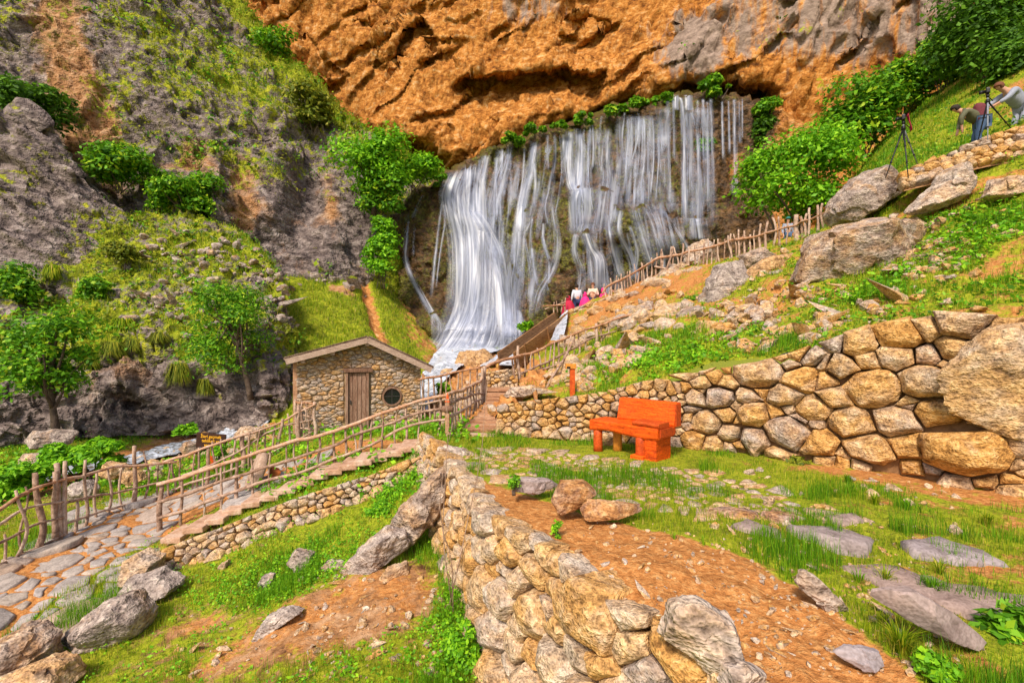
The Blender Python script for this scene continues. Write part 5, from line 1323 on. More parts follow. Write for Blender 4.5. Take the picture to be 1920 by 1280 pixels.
fence('dark pole fence between the hut and the cascade', [(786, 790, 12.6), (840, 780, 12.7), (895, 752, 12.9)], [[(786, 712), (812, 706), (840, 700), (868, 694), (900, 687)], [(786, 758), (840, 748), (892, 730)]],
    [(790,), (798,), (806,), (815,), (826,), (836,), (846,), (858,), (870,), (882,), (893,)], 7, 0.024, 0.03, 0.02, 0.05)
fence('pole fence on the bank above the stairs, below the wooden flume', [(905, 748, 12.3), (965, 722, 13.2), (1000, 702, 13.8), (1041, 690, 14.3), (1087, 668, 14.9), (1122, 653, 15.3), (1192, 640, 15.9)],
    [[(905, 690), (940, 676), (972, 668), (1000, 661), (1041, 642), (1076, 626), (1120, 611), (1153, 600), (1188, 587)], [(975, 700), (1030, 676), (1076, 652), (1120, 630), (1186, 613)], [(1000, 698), (1050, 680), (1087, 664), (1122, 648), (1192, 635)]],
    [965, (973, 648, 712, 0.06), 984, 993, 1003, 1012, 1021, 1030, 1038, 1047, 1057, 1066, 1076, 1085, 1097, (1118, 606, 655, 0.045), 1131, 1143, 1162, (1184, 582, 642, 0.045), (1190, 582, 640, 0.04)], 8, 0.026, 0.04, 0.04, 0.10)
# ridge fences
fence('low stake fence on the ridge leading down to the falls viewpoint', [(1128, 562, 22.6), (1160, 553, 22.2), (1200, 540, 21.4), (1225, 525, 20.8)], [[(1128, 550), (1141, 535), (1171, 522), (1199, 505), (1224, 490)]],
    [(x, 0.0) and (x,) for x in range(1136, 1226, 6)], 9, 0.035, 0.045, 0.30, 0.10)
fence('stake fence on the ridge behind the rubble wall', [(1224, 524, 20.8), (1274, 512, 20), (1331, 502, 18.8), (1396, 484, 17.6)], [[(1222, 493), (1232, 484), (1274, 477), (1293, 471), (1331, 464), (1368, 452), (1398, 444)], [(1228, 500), (1262, 504), (1300, 505), (1345, 498)]],
    [(x,) for x in range(1230, 1396, 8)], 10, 0.035, 0.05, 0.30, 0.16)
fence('tall stake fence on the ridge ending at the angular boulder', [(1380, 486, 17.8), (1450, 468, 16.6), (1492, 455, 15.8), (1520, 445, 15.2), (1568, 425, 14.3)], [[(1378, 450), (1420, 442), (1450, 434), (1492, 421), (1520, 410), (1566, 393)]],
    [(1385, 430), (1396, 432), (1406,), (1415, 432), (1424, 420), (1437, 415), (1450, 408), (1462, 406), (1476,), (1493, 402, 455, 0.07), (1501,), (1510, 400), (1518, 390), (1531,), (1535, 384), (1545, 382), (1552,), (1560, 378), (1566, 372)], 11, 0.036, 0.035, 0.25, 0.16)
fence('tiny broken stick fence above the wooden flume', [(1026, 585, 23.4), (1062, 582, 23.2)], [[(1018, 573), (1060, 571)], [(1022, 579), (1062, 565)]], [(1038, 566), (1046, 564), (1052, 562), (1060, 558)], 12, 0.03, 0.03, 0.1, 0.2)
def prop_pole(label, p0, p1, r, seed):
    root = mesh_obj('leaning_pole', *tube(bent(p0, p1, 10, 0.02, seed), np.linspace(r * 1.1, r * 0.8, 10), 8, seed), M['branch'], None, True, None, label, 'pole')
prop_pole('long pole leaning against the middle fence', P(1024, 728, 12.2), P(1078, 632, 13.9), 0.032, 3)
prop_pole('pole leaning on the ridge fence at the rubble wall', P(1246, 518, 19.4), P(1262, 462, 19.6), 0.045, 4)

# ------------------------------------------------------------------ stairs
X, Y, Zv = np.array([1.0, 0, 0]), np.array([0, 1.0, 0]), np.array([0, 0, 1.0])
def stairs(label, steps, mat, name='step', fill=0.25, thing_name='stairs'):
    """steps: (centre, half width dir vector, half depth vector, half thickness)"""
    root = thing(thing_name, label, 'stairs', tuple(steps[0][0]))
    for i, (c, ux, hw, uy, hd, ht) in enumerate(steps):
        ux = np.array(ux, float); ux /= np.linalg.norm(ux); uy = np.array(uy, float); uy -= ux * (uy @ ux); uy /= np.linalg.norm(uy)
        v, f = box(c, ux, uy, np.cross(ux, uy), hw, hd, ht, min(0.02, ht * 0.5))
        v = v + np.stack([vnoise(v * 4 + 3, i), vnoise(v * 4 + 13, i), vnoise(v * 4 + 23, i)], 1) * 0.014
        part(name, (v, f), mat, root)
    return root
st = []
xl = [(735, 913, 957), (745, 912, 956), (753, 911, 955), (761, 908, 951), (768, 905, 949), (776, 902, 947), (783, 895, 946), (790, 888, 945), (796, 880, 943), (803, 872, 941), (811, 866, 939)]
for i, (y, x0, x1) in enumerate(xl):
    d = 12.2 - 2.0 * i / 10
    a, b = np.array(P(x0, y - 8, d)), np.array(P(x1, y - 8, d)); c = (a + b) / 2 + np.array([0.03, 0.10, -0.045])
    st.append((c, b - a, np.linalg.norm(b - a) / 2 * 1.06, (0.12, 1, 0), 0.17, 0.045))
stairs('flight of wooden log stairs climbing beside the end of the dry-stone wall', st, M['step_wood'])
a, b = np.array(P(838, 818, 9.55)), np.array(P(992, 822, 9.3)); 
stairs('wide flat wooden tread on the ground at the foot of the stairs', [((a + b) / 2 + np.array([0, 0.2, -0.02]), b - a, 0.85, (0, 1, 0), 0.16, 0.04)], M['step_stone'], thing_name='ground_tread')
st = []
for i in range(8):
    t = i / 7.0; y = 816 + 64 * t; d = 13.1 - 1.9 * t; x = 618 - 52 * t
    c = np.array(P(x, y, d)); st.append((c + np.array([0, 0.1, -0.035]), (1, 0.25, 0), 0.62 - 0.06 * t, (-0.3, 1, 0), 0.19, 0.04))
stairs('broad pale steps descending from the hut door to the path', st, M['step_stone'])
st = []
for i, (x, y) in enumerate([(337, 1008), (379, 990), (416, 974), (449, 957), (482, 943), (515, 932), (547, 920), (580, 905), (606, 893), (632, 884), (658, 876), (686, 868), (714, 861), (742, 851), (768, 843)]):
    h = hit(x, y, ['valley_ground'])
    if h is None: continue
    st.append((np.array(h) + np.array([0, 0.05, 0.07]), (1, 0.10, 0.06), 0.165, (-0.12, 1, 0), 0.36, 0.05))
stairs('row of pinkish stone slabs stepping up beside the low stone wall', st, M['step_stone'], 'slab', thing_name='stepping_slabs')

# ------------------------------------------------------------------ the orange bench
def build_bench():
    A = np.array(P(1106, 801, 8.0)); Bp = np.array(P(1232, 826, 7.1)); gz = -1.765
    t = Bp - A; t[2] = 0; L = np.linalg.norm(t); t /= L; b = np.array([-t[1], t[0], 0]); b = b if b[1] > 0 else -b
    root = thing('log_bench', 'bright orange log bench standing before the dry-stone wall', 'bench', (A[0], A[1], gz))
    O = np.array([A[0], A[1], gz])
    pt = lambda s, w, z: O + t * s + b * w + Zv * z
    def plank(s0, s1, w0, w1, z0, z1, seed, wavy=0.02, nseg=14, tilt=0.0):
        V, Fc = [], []; g = np.random.RandomState(seed); ph = g.rand(4) * 6.28
        for i in range(nseg + 1):
            s = s0 + (s1 - s0) * i / nseg
            q = wavy * (math.sin(4.1 * s + ph[0]) + 0.6 * math.sin(9.7 * s + ph[1])); q2 = wavy * 0.7 * (math.sin(5.3 * s + ph[2]) + 0.5 * math.sin(12.0 * s + ph[3]))
            prof = [(w0 + q + 0.02, z0 + q2), (w0 + q, z0 + 0.03 + q2), (w0 + q, z1 - 0.02), (w0 + q + 0.02, z1), (w1 - 0.02, z1), (w1, z1 - 0.02), (w1, z0 + 0.02), (w1 - 0.02, z0 + q2)]
            for (w, z) in prof: V.append(pt(s, w + tilt * (z - z0), z))
        m = 8
        for i in range(nseg):
            for k in range(m): Fc.append((i * m + k, i * m + (k + 1) % m, (i + 1) * m + (k + 1) % m, (i + 1) * m + k))
        Fc.append(tuple(range(m))); Fc.append(tuple(nseg * m + k for k in reversed(range(m))))
        return V, Fc
    part('seat', plank(0.0, L + 0.02, 0.0, 0.46, 0.30, 0.47, 4, 0.022), M['bench'], root)
    part('armrest', plank(L - 0.42, L + 0.035, -0.01, 0.30, 0.475, 0.545, 9, 0.006), M['bench_dark'], root)
    part('backrest', plank(0.27, L + 0.06, 0.39, 0.53, 0.46, 0.82, 6, 0.008, tilt=0.22), M['bench'], root)
    part('end_cap', box(pt(L + 0.07, 0.50, 0.63), t, b, Zv, 0.012, 0.075, 0.17, 0.004), M['bench_dark'], root)
    part('end_cap', box(pt(L + 0.045, 0.23, 0.40), t, b, Zv, 0.012, 0.22, 0.062, 0.004), M['bench_dark'], root)
    for (s, w, r, mt) in ((0.10, 0.09, 0.075, 'bench_dark'), (0.92, 0.08, 0.085, 'bench_dark'), (0.30, 0.36, 0.075, 'bench_raw')):
        part('leg', tube([pt(s, w, -0.08), pt(s, w, 0.06), pt(s, w, 0.2), pt(s, w, 0.345)], [r * 1.05, r, r, r * 0.98], 14, 3, 0.03), M[mt], root, True)
    part('leg', box(pt(1.11, 0.24, 0.14), t, b, Zv, 0.10, 0.22, 0.19, 0.015), M['bench'], root)
    part('base_block', box(pt(0.92, 0.04, -0.01), t, b, Zv, 0.11, 0.10, 0.04, 0.01), M['bench'], root)
build_bench()

# ------------------------------------------------------------------ bollard lamp, pointed post, warning sign, millstone, flume
def build_small():
    c = P(1073, 744, 10.6); z0 = c.z; root = thing('path_lamp', 'orange wooden post with a boxy lamp head in the grass above the wall', 'lamp post', tuple(c))
    part('post', box(np.array(c) + Zv * 0.30, X, Y, Zv, 0.055, 0.055, 0.42, 0.006), M['bench_dark'], root)
    part('lamp_head', box(np.array(c) + Zv * 0.68 + X * -0.035, X, Y, Zv, 0.115, 0.08, 0.055, 0.012), M['bench_raw'], root)
    part('lamp_lens', box(np.array(c) + Zv * 0.655 + X * -0.09 - Y * 0.082, X, Y, Zv, 0.04, 0.004, 0.022), M['pane'], root)
    c = P(839, 806, 9.5); root = thing('pointed_post', 'orange pointed post with a log collar at the fence corner', 'post', tuple(c))
    q = np.array(c)
    v, f = box(q + Zv * 0.28, X, Y, Zv, 0.04, 0.04, 0.34, 0.006); part('post', (v, f), M['step_wood'], root)
    V = [q + np.array(w) for w in ((-0.045, -0.045, 0.56), (0.045, -0.045, 0.56), (0.045, 0.045, 0.56), (-0.045, 0.045, 0.56), (0, 0, 0.75))]
    part('tip', (V, [(0, 1, 4), (1, 2, 4), (2, 3, 4), (3, 0, 4), (3, 2, 1, 0)]), M['bench'], root)
    part('log_collar', tube([q + np.array((-0.10, -0.02, 0.42)), q + np.array((0.0, -0.03, 0.42)), q + np.array((0.12, -0.02, 0.42))], [0.065, 0.07, 0.06], 12, 4, 0.03), M['plank'], root, True)
    # sign
    d = 12.0; c = np.array(P(396, 826, d)); root = thing('warning_sign', 'dark brown board with yellow warning lettering beside the stream', 'sign', tuple(P(396, 880, d)))
    ex = np.array([0.99, 0.05, -0.085]); ex /= np.linalg.norm(ex); ey = np.array([-0.05, 0.995, 0.02]); ey -= ex * (ex @ ey); ey /= np.linalg.norm(ey); ez = np.cross(ex, ey)
    bd = part('board', box(c, ex, ey, ez, 0.355, 0.02, 0.185, 0.008), M['sign_board'], root)
    part('post', box(c - Zv * 0.5 + Y * 0.05, X, Y, Zv, 0.045, 0.03, 0.55, 0.005), M['bench_dark'], root)
    for k, s in enumerate(('İleri geçmek', 'tehlikeli ve', 'yasaktır')):
        cu = bpy.data.curves.new('text', 'FONT'); cu.body = s; cu.size = 0.112; cu.align_x = 'CENTER'; cu.align_y = 'CENTER'; cu.extrude = 0.002; cu.offset = 0.0012
        to = bpy.data.objects.new('text', cu); COL.objects.link(to); bpy.context.view_layer.update()
        me = bpy.data.meshes.new_from_object(to.evaluated_get(bpy.context.evaluated_depsgraph_get())); bpy.data.objects.remove(to)
        co = np.array([v.co[:] for v in me.vertices]); o0 = c + ez * (0.105 - 0.108 * k) - ey * 0.0235
        w = o0 + co[:, :1] * ex * 0.88 + co[:, 1:2] * ez - co[:, 2:] * ey
        for v, q in zip(me.vertices, local(root, w)): v.co = q
        me.materials.clear(); me.materials.append(M['sign_yellow'])
        lo = bpy.data.objects.new('lettering', me); COL.objects.link(lo); lo.parent = bd
    # millstone
    c = np.array(P(478, 893, 9.95)); n = np.array([-0.80, -0.48, 0.36]); n /= np.linalg.norm(n)
    a = np.cross(n, Zv); a /= np.linalg.norm(a); b = np.cross(a, n)
    V, Fc = [], []; m = 40; g = random.Random(8)
    prof = [(0.0, 0.105), (0.10, 0.10), (0.10, 0.075), (0.30, 0.085), (0.47, 0.08), (0.50, 0.05), (0.505, -0.05), (0.48, -0.09), (0.0, -0.09)]
    for (r, w) in prof:
        for k in range(m):
            th = 2 * math.pi * k / m; rr = r * (1 + g.uniform(-0.006, 0.006)); V.append(c + n * w + rr * (math.cos(th) * a + math.sin(th) * b))
    for i in range(len(prof) - 1):
        for k in range(m): Fc.append((i * m + k, i * m + (k + 1) % m, (i + 1) * m + (k + 1) % m, (i + 1) * m + k))
    root = thing('millstone', 'round millstone leaning on a rusty orange block beside the path', 'millstone', tuple(c - b * 0.5))
    part('stone_disc', (V, Fc), M['millstone'], root, True)
    cc = c - n * 0.33 - b * 0.12
    part('prop_block', box(cc, n, a, b, 0.09, 0.20, 0.36, 0.03), M['rust'], root)
    # flume
    p0, p1 = np.array(P(948, 678, 17.6)), np.array(P(1056, 596, 22.0)); t = p1 - p0; L = np.linalg.norm(t); t /= L
    s = np.cross(t, Zv); s /= np.linalg.norm(s); u = np.cross(s, t)
    root = thing('wooden_flume', 'long wooden water trough slanting down from the falls', 'flume', tuple(p0))
    mid = (p0 + p1) / 2
    for k in range(3):
        part('side_plank', box(mid + s * 0.34 + u * (-0.28 + 0.24 * k), t, s, u, L / 2 - 0.05 * k, 0.03, 0.115, 0.006), M['flume'], root)
        part('side_plank', box(mid - s * 0.34 + u * (-0.28 + 0.24 * k), t, s, u, L / 2 - 0.05 * k, 0.03, 0.115, 0.006), M['flume'], root)
    part('floor_plank', box(mid - u * 0.40, t, s, u, L / 2, 0.36, 0.03, 0.006), M['flume'], root)
    for q in (-0.33, 0.05, 0.38):
        part('brace', box(mid + t * L * q + s * 0.39 - u * 0.05, t, s, u, 0.05, 0.025, 0.42, 0.006), M['flume'], root)
        part('support_post', box(mid + t * L * q - u * 1.1, t, s, u, 0.07, 0.30, 0.7, 0.01), M['flume'], root)
    part('water', box(mid - u * 0.12, t, s, u, L / 2, 0.30, 0.02), M['foam'], root)
M['sign_board'] = mk_plain('sign_board', (0.045, 0.016, 0.008), 0.7, 0.3, 0.3, 14)
M['sign_yellow'] = mk_plain('sign_yellow', (0.85, 0.42, 0.02), 0.6, 0.3, 0.1, 14)
M['millstone'] = mk_wood('millstone', [(0.25, (0.30, 0.18, 0.12)), (0.5, (0.48, 0.34, 0.25)), (0.75, (0.60, 0.48, 0.40))], 6, 0.9, (1, 1, 1), 0.5)
M['rust'] = mk_plain('rust', (0.46, 0.13, 0.035), 0.85, 0.2, 0.5, 7, 0.4)
M['flume'] = mk_wood('flume', [(0.25, (0.10, 0.045, 0.018)), (0.5, (0.27, 0.13, 0.05)), (0.75, (0.42, 0.24, 0.11))], 4, 0.75, (1.0, 1.0, 6), 0.5)

# ------------------------------------------------------------------ water
def mk_water(name, density, streak=26.0, tint=(0.80, 0.86, 0.96), edge=0.18):
    """long-drawn veil: dense and clear threads across, slow change down the fall"""
    t = NT(name)
    uv = t.n('UVMap', uv_map='UVMap').outputs[0]
    r = t.n('ObjectInfo').outputs['Random']
    off = t.n('CombineXYZ', {0: t.math('MULTIPLY', r, 37.0), 1: t.math('MULTIPLY', r, 11.0)}).outputs[0]
    v = t.n('VectorMath', {0: uv, 1: off}, operation='ADD').outputs[0]
    n1 = t.noise(t.mapping(v, (streak, 0.45, 1)), 1.0, 3, 0.55, 1.0)
    n2 = t.noise(t.mapping(v, (streak * 0.2, 0.6, 1)), 1.0, 4, 0.6, 1.2)
    sx = t.n('SeparateXYZ', {0: t.n('UVMap', uv_map='Fall').outputs[0]})
    e = t.math('MINIMUM', sx.outputs[0], t.math('SUBTRACT', 1.0, sx.outputs[0]))
    e = t.n('MapRange', {'Value': e, 'From Min': 0.0, 'From Max': edge}).outputs[0]
    ends = t.n('MapRange', {'Value': t.math('MINIMUM', t.math('MULTIPLY', sx.outputs[1], 2.0), t.math('SUBTRACT', 1.0, sx.outputs[1])), 'From Min': 0.0, 'From Max': 0.14}).outputs[0]
    a = t.math('ADD', t.math('MULTIPLY', n1, 0.85), t.math('MULTIPLY', n2, 0.75))
    a = t.n('MapRange', {'Value': a, 'From Min': 1.12 - density, 'From Max': 1.62 - density}).outputs[0]
    a = t.math('MULTIPLY', t.math('MULTIPLY', a, e), ends)
    col = t.ramp(n1, [(0.32, (0.30, 0.345, 0.50)), (0.5, (0.45, 0.50, 0.66)), (0.66, tint)])
    d = t.bsdf(col, 0.4, None, 0.4)
    tr = t.n('BsdfTranslucent', {'Color': (*tint, 1)}).outputs[0]
    m = t.n('MixShader', {0: 0.35, 1: d, 2: tr}).outputs[0]
    return t.done(t.n('MixShader', {0: a, 1: t.n('BsdfTransparent').outputs[0], 2: m}).outputs[0])
def mk_foam(name, broken=False):
    t = NT(name); p = t.pos()
    n = t.noise(t.mapping(p, (1.2, 1.2, 3)), 2.6 if broken else 1.6, 4, 0.65, 1.2)
    n2 = t.noise(p, 6, 4, 0.6, 0.6)
    f = t.math('ADD', t.math('MULTIPLY', n, 0.7), t.math('MULTIPLY', n2, 0.3))
    col = t.ramp(f, [(0.34, (0.12, 0.11, 0.09)), (0.43, (0.34, 0.38, 0.46)), (0.53, (0.62, 0.67, 0.78)), (0.66, (0.82, 0.85, 0.92))])
    if broken: col = t.ramp(f, [(0.40, (0.13, 0.095, 0.06)), (0.47, (0.28, 0.31, 0.36)), (0.55, (0.52, 0.57, 0.68)), (0.68, (0.78, 0.82, 0.90))])
    return t.done(t.bsdf(col, 0.25, t.bump(f, 0.4, 0.08), 0.5))
M['foam'] = mk_foam('foam')
M['brook'] = mk_foam('brook', True)
M['veil'] = mk_water('veil', 0.53, 9, (0.78, 0.82, 0.94), 0.5)
M['veil_thick'] = mk_water('veil_thick', 0.66, 9, (0.90, 0.92, 0.98), 0.36)
M['veil_thin'] = mk_water('veil_thin', 0.42, 10, (0.56, 0.62, 0.80), 0.48)
M['veil_mist'] = mk_water('veil_mist', 0.38, 5, (0.60, 0.66, 0.82), 0.45)
build_small()
fall = bpy.data.objects.new('waterfall', None); COL.objects.link(fall); fall['kind'] = 'structure'
FALLN = ['falls_rock_face', 'rubble_bed']
def veil(path, w0, w1, mat, off=0.22, spread=None, free=False, nu=9, ns=34):
    """a strip of falling water hugging the rock; path in photo points, widths in photo pixels"""
    p = polyline([(x, y, 0) for x, y in path], ns)
    L = []; hs = []
    for i in range(ns):
        t = i / (ns - 1); w = w0 + (w1 - w0) * t; row = []
        for k in range(nu):
            x = p[i, 0] + (k / (nu - 1) - 0.5) * w; y = p[i, 1]
            h = hit(x, y, FALLN)
            row.append(h.y if h is not None else None)
        L.append(row)
    D = np.array([[np.nan if q is None else q for q in r] for r in L])
    if np.isnan(D).all(): return
    D = np.where(np.isnan(D), np.nanmean(D), D)
    K = 3
    for _ in range(K): D[1:-1] = np.minimum(D[1:-1], (D[:-2] + D[2:]) / 2) * 0.5 + (D[:-2] + D[2:]) / 2 * 0.5; D[:, 1:-1] = (D[:, :-2] + D[:, 2:] + D[:, 1:-1]) / 3
    if free: D = np.minimum.accumulate(D, axis=0)
    V = []; uvf = []; uvm = []
    for i in range(ns):
        t = i / (ns - 1); w = w0 + (w1 - w0) * t
        for k in range(nu):
            s = k / (nu - 1); x = p[i, 0] + (s - 0.5) * w; y = p[i, 1]
            d = D[i, k] - off - 0.12 * math.sin(math.pi * s)
            V.append(tuple(P(x, y, d))); uvf.append((s, t)); uvm.append((s * w / 60.0, t * abs(p[-1, 1] - p[0, 1]) / 60.0))
    f = grid_faces(ns, nu)
    o = mesh_obj('water_veil', np.array(V), f, M[mat], fall, True)
    for nm, data in (('UVMap', uvm), ('Fall', uvf)):
        ul = o.data.uv_layers.new(name=nm); arr = np.array(data, np.float32)[f.ravel()]
        ul.data.foreach_set('uv', arr.ravel())
    return o
# main left fall
veil([(862, 318), (850, 360), (858, 395), (872, 440), (880, 500), (882, 560), (876, 600), (860, 640), (846, 664)], 46, 130, 'veil_thick', 0.75)
veil([(882, 306), (884, 350), (890, 400), (895, 470), (900, 540), (902, 600), (898, 640), (890, 662)], 50, 130, 'veil_thick', 0.6)
veil([(852, 330), (843, 350), (850, 385), (862, 420), (866, 520), (860, 600), (838, 655)], 20, 50, 'veil', 0.5)
veil([(912, 290), (905, 340), (898, 392), (902, 440)], 22, 50, 'veil')
veil([(880, 390), (905, 425), (928, 468), (940, 520), (948, 600), (950, 655)], 40, 70, 'veil_thick', 0.6)
veil([(938, 280), (940, 300), (925, 360), (922, 420), (930, 520), (944, 600), (958, 655)], 22, 70, 'veil')
veil([(958, 270), (950, 310), (934, 370), (926, 420)], 16, 30, 'veil')
veil([(1004, 264), (998, 310), (984, 360), (974, 430), (970, 500), (962, 560), (952, 602)], 18, 44, 'veil')
veil([(1000, 300), (1004, 350), (998, 400), (984, 440)], 10, 16, 'veil')
veil([(1002, 264), (994, 320), (980, 380), (974, 440)], 16, 26, 'veil_thick')
veil([(1026, 252), (1028, 320)], 8, 8, 'veil')
veil([(1040, 250), (1040, 300), (1030, 350), (1022, 390), (1030, 430)], 7, 14, 'veil')
veil([(1034, 380), (1042, 430), (1044, 470), (1032, 510), (1012, 548), (1004, 590)], 16, 26, 'veil')
veil([(1056, 250), (1056, 300), (1054, 350)], 12, 10, 'veil')
veil([(1068, 245), (1066, 300), (1072, 340), (1082, 360)], 20, 34, 'veil_thick')
veil([(1085, 240), (1086, 300), (1084, 350), (1080, 380), (1084, 440)], 24, 36, 'veil_thick')
veil([(1108, 242), (1106, 300), (1100, 350)], 18, 18, 'veil')
veil([(1128, 240), (1126, 290), (1130, 330), (1126, 380), (1120, 440)], 30, 44, 'veil')
veil([(1142, 240), (1140, 300), (1146, 350), (1140, 440)], 16, 30, 'veil')
veil([(1160, 222), (1162, 300), (1158, 360), (1150, 420)], 14, 24, 'veil')
veil([(1094, 350), (1098, 400), (1094, 440)], 60, 70, 'veil')
veil([(1080, 436), (1078, 470), (1090, 510), (1086, 560)], 18, 22, 'veil')
veil([(1098, 436), (1108, 465), (1122, 490), (1124, 545)], 30, 36, 'veil_thick', 0.35)
veil([(1140, 400), (1144, 440), (1152, 480), (1164, 520)], 22, 24, 'veil')
veil([(1200, 218), (1198, 280), (1194, 340), (1190, 395)], 30, 34, 'veil')
veil([(1180, 222), (1178, 300), (1176, 390)], 18, 26, 'veil_thin')
veil([(1204, 220), (1205, 300), (1206, 392)], 12, 14, 'veil')
veil([(1218, 216), (1217, 300), (1215, 390)], 10, 14, 'veil')
veil([(1190, 390), (1198, 420), (1210, 460), (1224, 500)], 30, 34, 'veil')
veil([(1215, 385), (1232, 420), (1246, 460), (1260, 490)], 30, 34, 'veil')
veil([(1240, 225), (1240, 300), (1242, 390)], 22, 26, 'veil_mist')
veil([(1165, 390), (1160, 430), (1180, 480), (1190, 520)], 16, 16, 'veil')
veil([(1285, 206), (1290, 260), (1290, 340), (1292, 425)], 26, 34, 'veil', 0.8, free=True)
veil([(1276, 182), (1280, 206), (1282, 300), (1284, 425)], 10, 14, 'veil_thick', 0.8, free=True)
veil([(1296, 210), (1308, 250), (1312, 320), (1314, 430)], 12, 16, 'veil', 0.8, free=True)
veil([(1268, 178), (1268, 208)], 14, 14, 'veil_thick', 0.5)
veil([(1290, 178), (1292, 208)], 18, 20, 'veil_thick', 0.5)
for x, y1, w in ((1308, 300, 8), (1318, 400, 8), (1326, 390, 7), (1333, 410, 10), (1354, 300, 6), (1366, 290, 5), (1377, 350, 9), (1386, 270, 7), (1392, 260, 5), (1252, 380, 8), (1262, 300, 6)):
    veil([(x, 184 + RNG.uniform(0, 8)), (x + 1, 240), (x + 2, y1)], w, w + 3, 'veil', 0.7, free=True, nu=5)
veil([(1310, 200), (1312, 300), (1316, 430)], 60, 70, 'veil_mist', 0.9, free=True)
veil([(1195, 215), (1195, 300), (1200, 395)], 110, 120, 'veil_mist', 0.6)
veil([(1240, 380), (1245, 420), (1255, 500)], 150, 130, 'veil_mist', 0.5)
veil([(1130, 420), (1130, 480), (1135, 560)], 130, 120, 'veil_mist', 0.5)
veil([(1030, 270), (1020, 360), (1000, 480), (985, 600)], 70, 70, 'veil_mist', 0.4)
veil([(1250, 200), (1250, 300), (1255, 400)], 60, 70, 'veil_mist', 0.6)
veil([(1110, 250), (1110, 300), (1110, 380)], 100, 110, 'veil_mist', 0.5)
veil([(960, 300), (955, 420), (950, 600)], 70, 90, 'veil_mist', 0.5)
veil([(1300, 408), (1305, 425), (1310, 450)], 70, 80, 'veil', 0.5)
veil([(1240, 392), (1262, 420), (1280, 448), (1292, 470)], 10, 14, 'veil')
veil([(1378, 330), (1376, 365)], 16, 20, 'veil', 0.6)
veil([(794, 366), (784, 385), (772, 410)], 8, 10, 'veil', nu=5)
veil([(764, 400), (762, 440), (760, 482), (768, 510), (782, 540), (798, 568), (812, 590), (828, 612)], 10, 20, 'veil_thick', nu=7)
veil([(822, 352), (828, 375), (826, 400), (820, 450), (814, 500), (808, 560)], 7, 9, 'veil', nu=5)
veil([(833, 380), (834, 420), (826, 470), (818, 540)], 6, 7, 'veil', nu=5)
veil([(846, 352), (850, 390), (858, 420)], 12, 12, 'veil', nu=5)
veil([(780, 400), (776, 450), (775, 480)], 5, 7, 'veil_thin', nu=5)
veil([(812, 588), (818, 610), (824, 632)], 14, 34, 'veil', nu=7)
for k in range(26):
    x = RNG.uniform(900, 1260); y = float(interp(x, RIM)) + RNG.uniform(0, 30); h = RNG.uniform(50, 170)
    veil([(x, y), (x + RNG.uniform(-6, 4), y + h * 0.5), (x + RNG.uniform(-12, 6), y + h)], RNG.uniform(4, 9), RNG.uniform(5, 10), 'veil', 0.25, nu=5, ns=20)
for k in range(16):
    x = RNG.uniform(960, 1240); y = RNG.uniform(400, 470); h = RNG.uniform(50, 120)
    veil([(x, y), (x + RNG.uniform(-5, 14), y + h * 0.5), (x + RNG.uniform(-10, 26), y + h)], RNG.uniform(5, 12), RNG.uniform(7, 16), 'veil', 0.25, nu=5, ns=18)
# cascade over the boulders at the foot
for k in range(16):
    x0 = RNG.uniform(838, 975); y0 = RNG.uniform(575, 625); l = RNG.uniform(35, 60); sp = (x0 - 905) * 0.25 - 10
    veil([(x0, y0), (x0 + sp * 0.5, y0 + l * 0.5), (x0 + sp, min(y0 + l, 664))], RNG.uniform(10, 24), RNG.uniform(20, 40), 'veil_thick' if k % 3 else 'veil', RNG.uniform(0.3, 0.7), nu=7, ns=18)
def ribbon(name, pts, widths, mat, names, lift=0.06, ns=60, nu=9, wob=0.05):
    """running water lying on the bed"""
    p = polyline([(x, y, w) for (x, y), w in zip(pts, widths)], ns); V = []
    for i in range(ns):
        for k in range(nu):
            s = k / (nu - 1) - 0.5
            h = hit(p[i, 0] + s * p[i, 2], p[i, 1] + s * p[i, 2] * 0.12, names)
            V.append(tuple(h) if h is not None else (np.nan,) * 3)
    V = np.array(V).reshape(ns, nu, 3)
    for i in range(ns):
        for k in range(nu):
            if np.isnan(V[i, k, 0]): V[i, k] = V[i - 1, k] if i else V[i, k - 1]
    for _ in range(5): V[1:-1] = (V[:-2] + V[1:-1] * 2 + V[2:]) / 4
    V = V.reshape(-1, 3); V[:, 2] += lift + wob * fbm(V * np.array([2.5, 2.5, 2.5]), 3, 8)
    return mesh_obj(name, V, grid_faces(ns, nu), M[mat], None, True, 'structure')
ribbon('cascade_water', [(905, 648), (880, 660), (850, 672), (835, 690), (820, 708), (805, 726), (795, 750), (780, 780)], [110, 100, 70, 60, 50, 46, 44, 40], 'foam', ['rubble_bed', 'meadow'], 0.22, 60, 13, 0.16)
ribbon('side_cascade_water', [(985, 640), (960, 660), (930, 680), (905, 694)], [20, 18, 16, 12], 'foam', ['rubble_bed'], 0.2, 24, 5, 0.08)
ribbon('stream_water', [(545, 772), (512, 778), (492, 790), (462, 806), (420, 822), (380, 834), (330, 848), (270, 862), (200, 876), (120, 892), (40, 912), (-60, 936)], [26, 30, 34, 40, 50, 60, 66, 60, 56, 56, 60, 64], 'brook', ['valley_ground'], 0.13, 90, 11, 0.16)
ribbon('flume_overflow_water', [(1058, 592), (1054, 615), (1048, 640), (1040, 655)], [14, 18, 20, 16], 'foam', ['rubble_bed', 'right_slope'], 0.3, 20, 5, 0.05)

